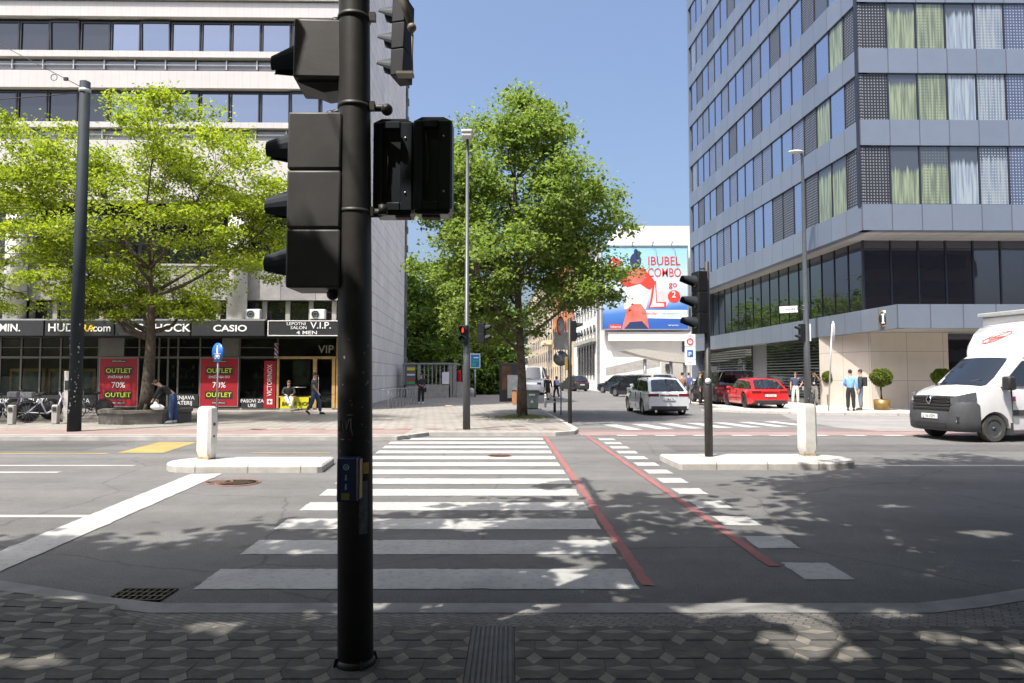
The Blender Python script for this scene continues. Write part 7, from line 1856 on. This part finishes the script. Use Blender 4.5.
for i, (px, py, lab) in enumerate(((11.5, 424.5, 'grey bicycle dock post nearest the left edge of the view'), (55.5, 424, 'grey bicycle dock post left of the thick grey pole'))):
    g = bl(px, py); t = thing('dock_post', lab, 'dock post', g, 0, 'bicycle dock posts')
    b = MB(); b.box(-0.10, 0.10, -0.08, 0.08, 0, 0.62, 0.03, 2); b.build('post', M_conc, t); b = MB(); b.box(-0.06, 0.06, -0.1, -0.078, 0.42, 0.55); b.build('reader', M_fas, t)
g = bl(68, 423); t = thing('pedestal', 'tall white terminal pedestal hidden behind the thick grey pole', 'terminal', g)
b = MB(); b.box(-0.12, 0.14, -0.1, 0.1, 0, HT(371, g[1])-0.1, 0.02); b.build('cabinet', M_concw, t); b = MB(); b.box(-0.08, 0.1, -0.115, -0.101, 1.1, 1.4); b.build('screen', M_fas, t)

# ================================================================ PEOPLE
def skin_mesh(chains, sub=1):
    """chains: list of ([(x,y,z)...],[radius...]) first chain is the root; others start at (chain, index)"""
    vs, es, rs_ = [], [], []; idx = {}
    for ci, ch in enumerate(chains):
        pts, rr_, att = ch; prev = None
        if att is not None: prev = idx[att]
        for pi_, p in enumerate(pts):
            vs.append(p); rs_.append(rr_[pi_]); k = len(vs)-1; idx[(ci, pi_)] = k
            if prev is not None: es.append((prev, k))
            prev = k
    me = bpy.data.meshes.new('s'); me.from_pydata(vs, es, []); o = bpy.data.objects.new('s', me); COL.objects.link(o)
    md = o.modifiers.new('k', 'SKIN'); md.use_smooth_shade = True; md.branch_smoothing = 0.6
    for k, v in enumerate(me.skin_vertices[0].data):
        r = rs_[k]; v.radius = r if isinstance(r, tuple) else (r, r)
        v.use_root = (k == 0)
    sb = o.modifiers.new('u', 'SUBSURF'); sb.levels = sub; sb.render_levels = sub
    dg = bpy.context.evaluated_depsgraph_get(); res = bpy.data.meshes.new_from_object(o.evaluated_get(dg))
    bpy.data.objects.remove(o); bpy.data.meshes.remove(me)
    for p in res.polygons: p.use_smooth = True
    return res
M_skin = mat('skin', (0.50, 0.30, 0.21), 0.55, var=0.05)
def cloth(n, c, v=0.12): return mat('cloth_'+n, c, 0.85, var=v, scale=9, bump=0.25, bscale=14)
def person(label, loc, rz, H, J, shirt, pants, hair, shoes, long_sleeve=False, shorts=False, extra=None, hairlen=0.0, group=None, skirt=False, build_=1.0):
    """J overrides joints; unit = body height; faces -y"""
    t = thing('person', label, 'person', loc, rz, group)
    D = dict(pel=(0, 0, .52), sp=(0, 0.0, .62), ch=(0, 0.005, .735), nk=(0, 0.005, .835), hd=(0, -0.008, .885), tp=(0, -0.005, .965),
             sL=(.105, 0.005, .80), eL=(.135, .015, .635), wL=(.14, -.02, .49), sR=(-.105, 0.005, .80), eR=(-.135, .015, .635), wR=(-.14, -.02, .49),
             hL=(.052, 0, .50), kL=(.058, -.008, .275), aL=(.062, .008, .05), hR=(-.052, 0, .50), kR=(-.058, -.008, .275), aR=(-.062, .008, .05), fL=None, fR=None)
    D.update(J)
    J = {k: (Vector(v)*H if v is not None else None) for k, v in D.items()}
    for s_ in 'LR':
        if J['f'+s_] is None: J['f'+s_] = J['a'+s_] + Vector((0, -.085*H, -.025*H))
    h = H*build_
    fw = lambda a, b, f: a.lerp(b, f)
    def hand(s_):
        d = (J['w'+s_]-J['e'+s_]).normalized(); return J['w'+s_]+d*0.045*H, J['w'+s_]+d*0.095*H
    ch = [([J['pel'], J['sp'], J['ch'], fw(J['ch'], J['nk'], .65), J['nk'], J['hd'], fw(J['hd'], J['tp'], .55), J['tp']],
           [(.085*h, .06*h), (.078*h, .055*h), (.095*h, .06*h), (.06*h, .045*h), .030*H, (.038*H, .045*H), (.042*H, .05*H), (.026*H, .032*H)], None)]
    for s_ in 'LR':
        k1, k2 = hand(s_)
        ch.append(([J['s'+s_], fw(J['s'+s_], J['e'+s_], .5), J['e'+s_], fw(J['e'+s_], J['w'+s_], .5), J['w'+s_], k1, k2], [.034*h, .028*h, .023*h, .022*h, .015*H, (.022*H, .012*H), (.012*H, .007*H)], (0, 2)))
    for s_ in 'LR':
        ch.append(([J['h'+s_], fw(J['h'+s_], J['k'+s_], .5), J['k'+s_], fw(J['k'+s_], J['a'+s_], .45), J['a'+s_], J['f'+s_]], [.052*h, .045*h, .032*h, .030*h, .019*H, .018*H], (0, 0)))
    me = skin_mesh(ch, 1); me.materials.clear(); me.materials.append(M_skin); me.name = 'body'
    o = bpy.data.objects.new('body', me); COL.objects.link(o); o.parent = t
    def wrap(chains, m, name):
        me = skin_mesh(chains, 1); me.materials.clear(); me.materials.append(m); me.name = name; o = bpy.data.objects.new(name, me); COL.objects.link(o); o.parent = t; return o
    g_ = .010*H
    c = [([fw(J['pel'], J['sp'], -0.5), J['sp'], J['ch'], fw(J['ch'], J['nk'], .7)], [(.092*h+g_, .066*h+g_), (.086*h+g_, .062*h+g_), (.102*h+g_, .066*h+g_), (.062*h+g_, .048*h+g_)], None)]
    for s_ in 'LR':
        if long_sleeve: c.append(([J['s'+s_], fw(J['s'+s_], J['e'+s_], .5), J['e'+s_], fw(J['e'+s_], J['w'+s_], .92)], [.036*h+g_, .031*h+g_, .027*h+g_, .018*h+g_], (0, 2)))
        else: c.append(([J['s'+s_], fw(J['s'+s_], J['e'+s_], .35), fw(J['s'+s_], J['e'+s_], .72)], [.038*h+g_, .034*h+g_, .030*h+g_], (0, 2)))
    wrap(c, shirt, 'shirt')
    c = [([fw(J['pel'], J['sp'], 0.95), J['pel']], [(.086*h+g_*.5, .062*h+g_*.5), (.092*h+g_*.6, .068*h+g_*.6)], None)]
    for s_ in 'LR': c.append(([J['h'+s_], fw(J['h'+s_], J['k'+s_], .5), J['k'+s_]] + ([] if shorts else [fw(J['k'+s_], J['a'+s_], .5), fw(J['k'+s_], J['a'+s_], .94)]), [.056*h+g_, .049*h+g_, .037*h+g_, .035*h+g_, .026*H+g_], (0, 1)))
    c[1] = (c[1][0], c[1][1][:len(c[1][0])], c[1][2]); c[2] = (c[2][0], c[2][1][:len(c[2][0])], c[2][2])
    wrap(c, pants, 'trousers')
    for s_ in 'LR':
        b = MB(); a_, f_ = J['a'+s_], J['f'+s_]; d = (f_-a_); b.tube([a_+Vector((0, .018*H, -.018*H)), a_+d*.25+Vector((0, 0, -.008*H)), a_+d*.8, a_+d*1.35+Vector((0, 0, -.002*H))], [.024*H, .028*H, .025*H, .014*H], 10); b.build('shoe', shoes, t)
    # hair and face
    hc = fw(J['hd'], J['tp'], .55); ax_ = (J['tp']-J['nk']).normalized()
    b = MB(); b.ball((hc.x, hc.y+.010*H, hc.z+.014*H), .050*H, (.92, 1.05, 1.02), 16)
    if hairlen > 0: b.tube([hc+Vector((0, .03*H, 0)), hc+Vector((0, .045*H, -hairlen*.5*H)), hc+Vector((0, .035*H, -hairlen*H))], [.045*H, .046*H, .025*H], 12)
    hz = b.build('hair', hair, t)
    b = MB(); fz = hc.z-.012*H; fy = hc.y-.046*H
    b.ball((hc.x, fy-.004*H, fz-.008*H), .008*H, (.8, 1, 1.4)); 
    for s2 in (-1, 1): b.ball((hc.x+s2*.043*H, hc.y+.004*H, fz), .010*H, (.4, .8, 1.2))
    b.build('face_detail', M_skin, t)
    b = MB()
    for s2 in (-1, 1): b.ball((hc.x+s2*.017*H, fy+.004*H, fz+.005*H), .006*H, (1.2, .6, .6))
    b.box(hc.x-.012*H, hc.x+.012*H, fy-.001*H, fy+.006*H, fz-.030*H, fz-.026*H); b.build('eyes_and_mouth', M_fas, t)
    if extra: extra(t, J, H)
    return t
def _mbb(t, q, m, name='backpack'):
    b = MB(); b.box(*q, 0.03, 2); b.build(name, m, t)
HR = mat('dark_hair', (0.03, 0.02, 0.015), 0.7, var=0.2); HB_ = mat('brown_hair', (0.09, 0.05, 0.03), 0.7, var=0.2); HO = mat('ginger_hair', (0.35, 0.09, 0.03), 0.7, var=0.2); HG = mat('grey_hair', (0.25, 0.24, 0.23), 0.7, var=0.2)
S_w = mat('white_shoes', (0.7, 0.7, 0.7), 0.6, var=0.05); S_d = mat('dark_shoes', (0.02, 0.02, 0.02), 0.6, var=0.1)
def at(px, py, z=0.1): return G(px, py, z)
WALK = dict(kL=(.06, -.10, .29), aL=(.06, -.13, .05), hL=(.05, -.01, .50), kR=(-.06, .03, .27), aR=(-.06, .16, .10), fR=(-.06, .10, .03), eL=(.13, .06, .64), wL=(.135, .05, .50), eR=(-.135, -.03, .64), wR=(-.13, -.12, .52))
# walking man before the salon
person('man in grey polo and blue jeans walking past the salon door', at(314, 414.5), rad(90)+PI*0, 1.72, WALK, cloth('grey', (0.10, 0.10, 0.115)), cloth('jeans', (0.055, 0.09, 0.17)), HR, S_d)
# bending man beside the planter
person('person in dark top and blue jeans bending over beside the tree planter', at(171.5, 423.5), rad(-78), 1.70,
       dict(sp=(0, -.03, .60), ch=(0, -.14, .68), nk=(0, -.23, .74), hd=(0, -.27, .765), tp=(0, -.34, .79), sL=(.10, -.19, .71), sR=(-.10, -.19, .71), eL=(.12, -.24, .57), wL=(.08, -.31, .47), eR=(-.12, -.22, .56), wR=(-.08, -.30, .45), hL=(.05, .03, .50), hR=(-.05, .03, .50), kL=(.06, .0, .27), kR=(-.06, .04, .27), aR=(-.065, .06, .05)),
       cloth('black', (0.02, 0.022, 0.022)), cloth('blue_denim', (0.035, 0.07, 0.17)), HB_, S_w, True)
g = at(158, 410.5, 0.1); t = thing('bag', 'crumpled white plastic bag on the planter edge beside the bending person', 'bag', ((158-512)/683*22.0, 22.0, 0.55))
b = MB(); b.ball((0, 0, 0.11), 0.16, (1.3, 0.9, 0.6)); b.ball((0.12, 0, 0.09), 0.1, (1.2, .9, .7)); b.ball((-0.05, 0.02, 0.2), 0.06, (1, 1, 1.2)); b.build('bag', M_let, t)
# seated man on a stool at the salon
SIT = dict(pel=(0, 0, .30), sp=(0, .0, .40), ch=(0, -.02, .51), nk=(0, -.03, .61), hd=(0, -.05, .655), tp=(0, -.055, .735), sL=(.105, -.02, .575), sR=(-.105, -.02, .575), eL=(.15, -.07, .44), wL=(.08, -.17, .40), eR=(-.15, -.07, .44), wR=(-.08, -.17, .40),
           hL=(.05, -.02, .29), kL=(.08, -.22, .30), aL=(.075, -.23, .05), hR=(-.05, -.02, .29), kR=(-.07, -.22, .33), aR=(.03, -.36, .16), fR=(.05, -.43, .13))
person('man in black top and white trousers sitting outside the salon', at(288.5, 410.5), rad(18), 1.78, SIT, cloth('black', (0.02, 0.022, 0.022)), cloth('white', (0.66, 0.65, 0.62), 0.06), HB_, S_w, True)
g = at(290, 409.3); t = thing('stool', 'dark metal stool under the man sitting at the salon', 'stool', (g[0], g[1], 0.1))
b = MB(); b.lathe([(0.001, 0.43), (0.19, 0.43), (0.19, 0.47), (0.001, 0.48)], n=16); b.build('seat', M_trim, t)
for k in range(4):
    a_ = k*PI/2+0.7; b = MB(); b.tube([(0.13*math.cos(a_), 0.13*math.sin(a_), 0.44), (0.2*math.cos(a_), 0.2*math.sin(a_), 0)], 0.014, 6); b.build('leg', M_trim, t)
g = at(298.5, 410); t = thing('table', 'small round dark table between seated man and walking man', 'table', g); hz_ = HT(387, g[1])-0.1
b = MB(); b.lathe([(0.001, hz_-0.03), (0.32, hz_-0.03), (0.32, hz_), (0.001, hz_)], n=20); b.build('tabletop', M_grey, t)
b = MB(); b.cyl((0, 0, 0.02), (0, 0, hz_-0.03), 0.025, n=8); b.build('leg', M_trim, t); b = MB(); b.lathe([(0.22, 0), (0.2, 0.02), (0.02, 0.03)], n=16); b.build('base', M_trim, t)
# woman in black by the underpass
def bag(t, J, H):
    b = MB(); b.box(.10*H, .17*H, -.05*H, .05*H, .38*H, .52*H, .01); b.tube([(.13*H, 0, .52*H), (.11*H, 0, .80*H)], .006*H, 5); b.build('shoulder_bag', cloth('black', (0.02, 0.022, 0.022)), t)
person('woman in dark clothes standing by the underpass entrance', at(421, 403.8), rad(10), 1.72, dict(wL=(.05, -.12, .60), eL=(.135, -.01, .65), wR=(-.05, -.12, .61)), cloth('black', (0.02, 0.022, 0.022)), cloth('black_trouser', (0.018, 0.018, 0.02)), HB_, S_w, True, extra=bag, hairlen=.10)
# pair crossing behind the signs
person('ginger haired person in black walking beside a friend beyond the sign post', at(548, 400, 0.0), rad(160), 1.70, WALK, cloth('black', (0.02, 0.022, 0.022)), cloth('black_trouser', (0.018, 0.018, 0.02)), HO, S_d, True, shorts=True, hairlen=.08)
person('person in navy with lilac backpack walking beyond the sign post', at(556.5, 399.5, 0.0), rad(200), 1.66, WALK, cloth('navy', (0.02, 0.03, 0.07)), cloth('black_trouser', (0.018, 0.018, 0.02)), HR, S_w, True,
       extra=lambda t, J, H: _mbb(t, (-.085*H, .085*H, .06*H, .15*H, .60*H, .82*H), cloth('lilac', (0.30, 0.30, 0.55))), hairlen=.05)

# people further along
person('man in brown jacket standing by the silver wagon beside the parking sign', at(682.5, 403.5), rad(175), 1.78, dict(wL=(.06, -.12, .62), wR=(-.06, -.12, .62)), cloth('brown', (0.26, 0.17, 0.12)), cloth('dark_grey', (0.05, 0.05, 0.055)), HR, S_d, True)
person('person in blue top behind the man in the brown jacket', at(689, 399), rad(150), 1.80, {}, cloth('royal_blue', (0.05, 0.08, 0.30)), cloth('dark_grey', (0.05, 0.05, 0.055)), HR, S_d, True)
person('man in dark green jacket standing right beside the island signal mast', at(700.5, 405.5), rad(60), 1.80, dict(wL=(.05, -.13, .62)), cloth('dark_green', (0.045, 0.06, 0.045)), cloth('black_trouser', (0.018, 0.018, 0.02)), HB_, S_d, True)
HIP = dict(eL=(.21, .04, .66), wL=(.13, -.04, .56), aR=(-.09, 0, .05), kR=(-.075, -.01, .275))
person('man in navy polo and white trousers with hand on hip by the red wagon', at(796, 404.2), rad(-15), 1.80, HIP, cloth('navy_polo', (0.06, 0.075, 0.13)), cloth('white', (0.66, 0.65, 0.62)), HB_, S_w)
def lany(t, J, H):
    b = MB(); b.tube([(.04*H, -.075*H, .80*H), (0, -.095*H, .66*H)], .004*H, 4); b.box(-.03*H, .03*H, -.1*H, -.094*H, .60*H, .66*H); b.build('badge', M_let, t)
person('man in black shirt raising a phone beside the lamp post', at(814.5, 405.2), rad(-25), 1.86, dict(eL=(.17, -.06, .70), wL=(.06, -.13, .86), eR=(-.15, -.04, .66), wR=(-.11, -.15, .62)), cloth('black', (0.02, 0.022, 0.022)), cloth('light_grey', (0.42, 0.42, 0.40)), HR, S_d, extra=lany)
person('man in light blue shirt and black trousers standing on the plaza', at(851, 411), rad(150), 1.86, dict(eL=(.14, -.02, .64), wL=(.08, -.13, .58)), cloth('light_blue', (0.20, 0.40, 0.68)), cloth('black_trouser', (0.018, 0.018, 0.02)), HR, S_d, True)
person('man in dark jacket with backpack and grey jeans standing on the plaza', at(861, 410), rad(-120), 1.88, {}, cloth('charcoal', (0.03, 0.04, 0.05)), cloth('grey_jeans', (0.16, 0.20, 0.26)), HR, S_d, True, extra=lambda t, J, H: _mbb(t, (-.085*H, .085*H, .06*H, .15*H, .58*H, .80*H), cloth('black', (0.02, 0.022, 0.022))))
person('pedestrian in pale blue walking along the white building', at(603.5, 389), rad(30), 1.75, WALK, cloth('pale_blue', (0.3, 0.35, 0.45)), cloth('dark_grey', (0.05, 0.05, 0.055)), HR, S_d)
person('person in red standing at the rear of the dark blue SUV', at(602, 389.8, 0.0), rad(30), 1.70, {}, cloth('red', (0.40, 0.03, 0.05)), cloth('dark_grey', (0.05, 0.05, 0.055)), HB_, S_d)
# bicycles leaning by the hotel wall behind the men
bike('dark bicycle by the hotel louvres behind the man in navy polo', (15.2, 35.0, 0.1), rad(80), fr=M_darkmetal)
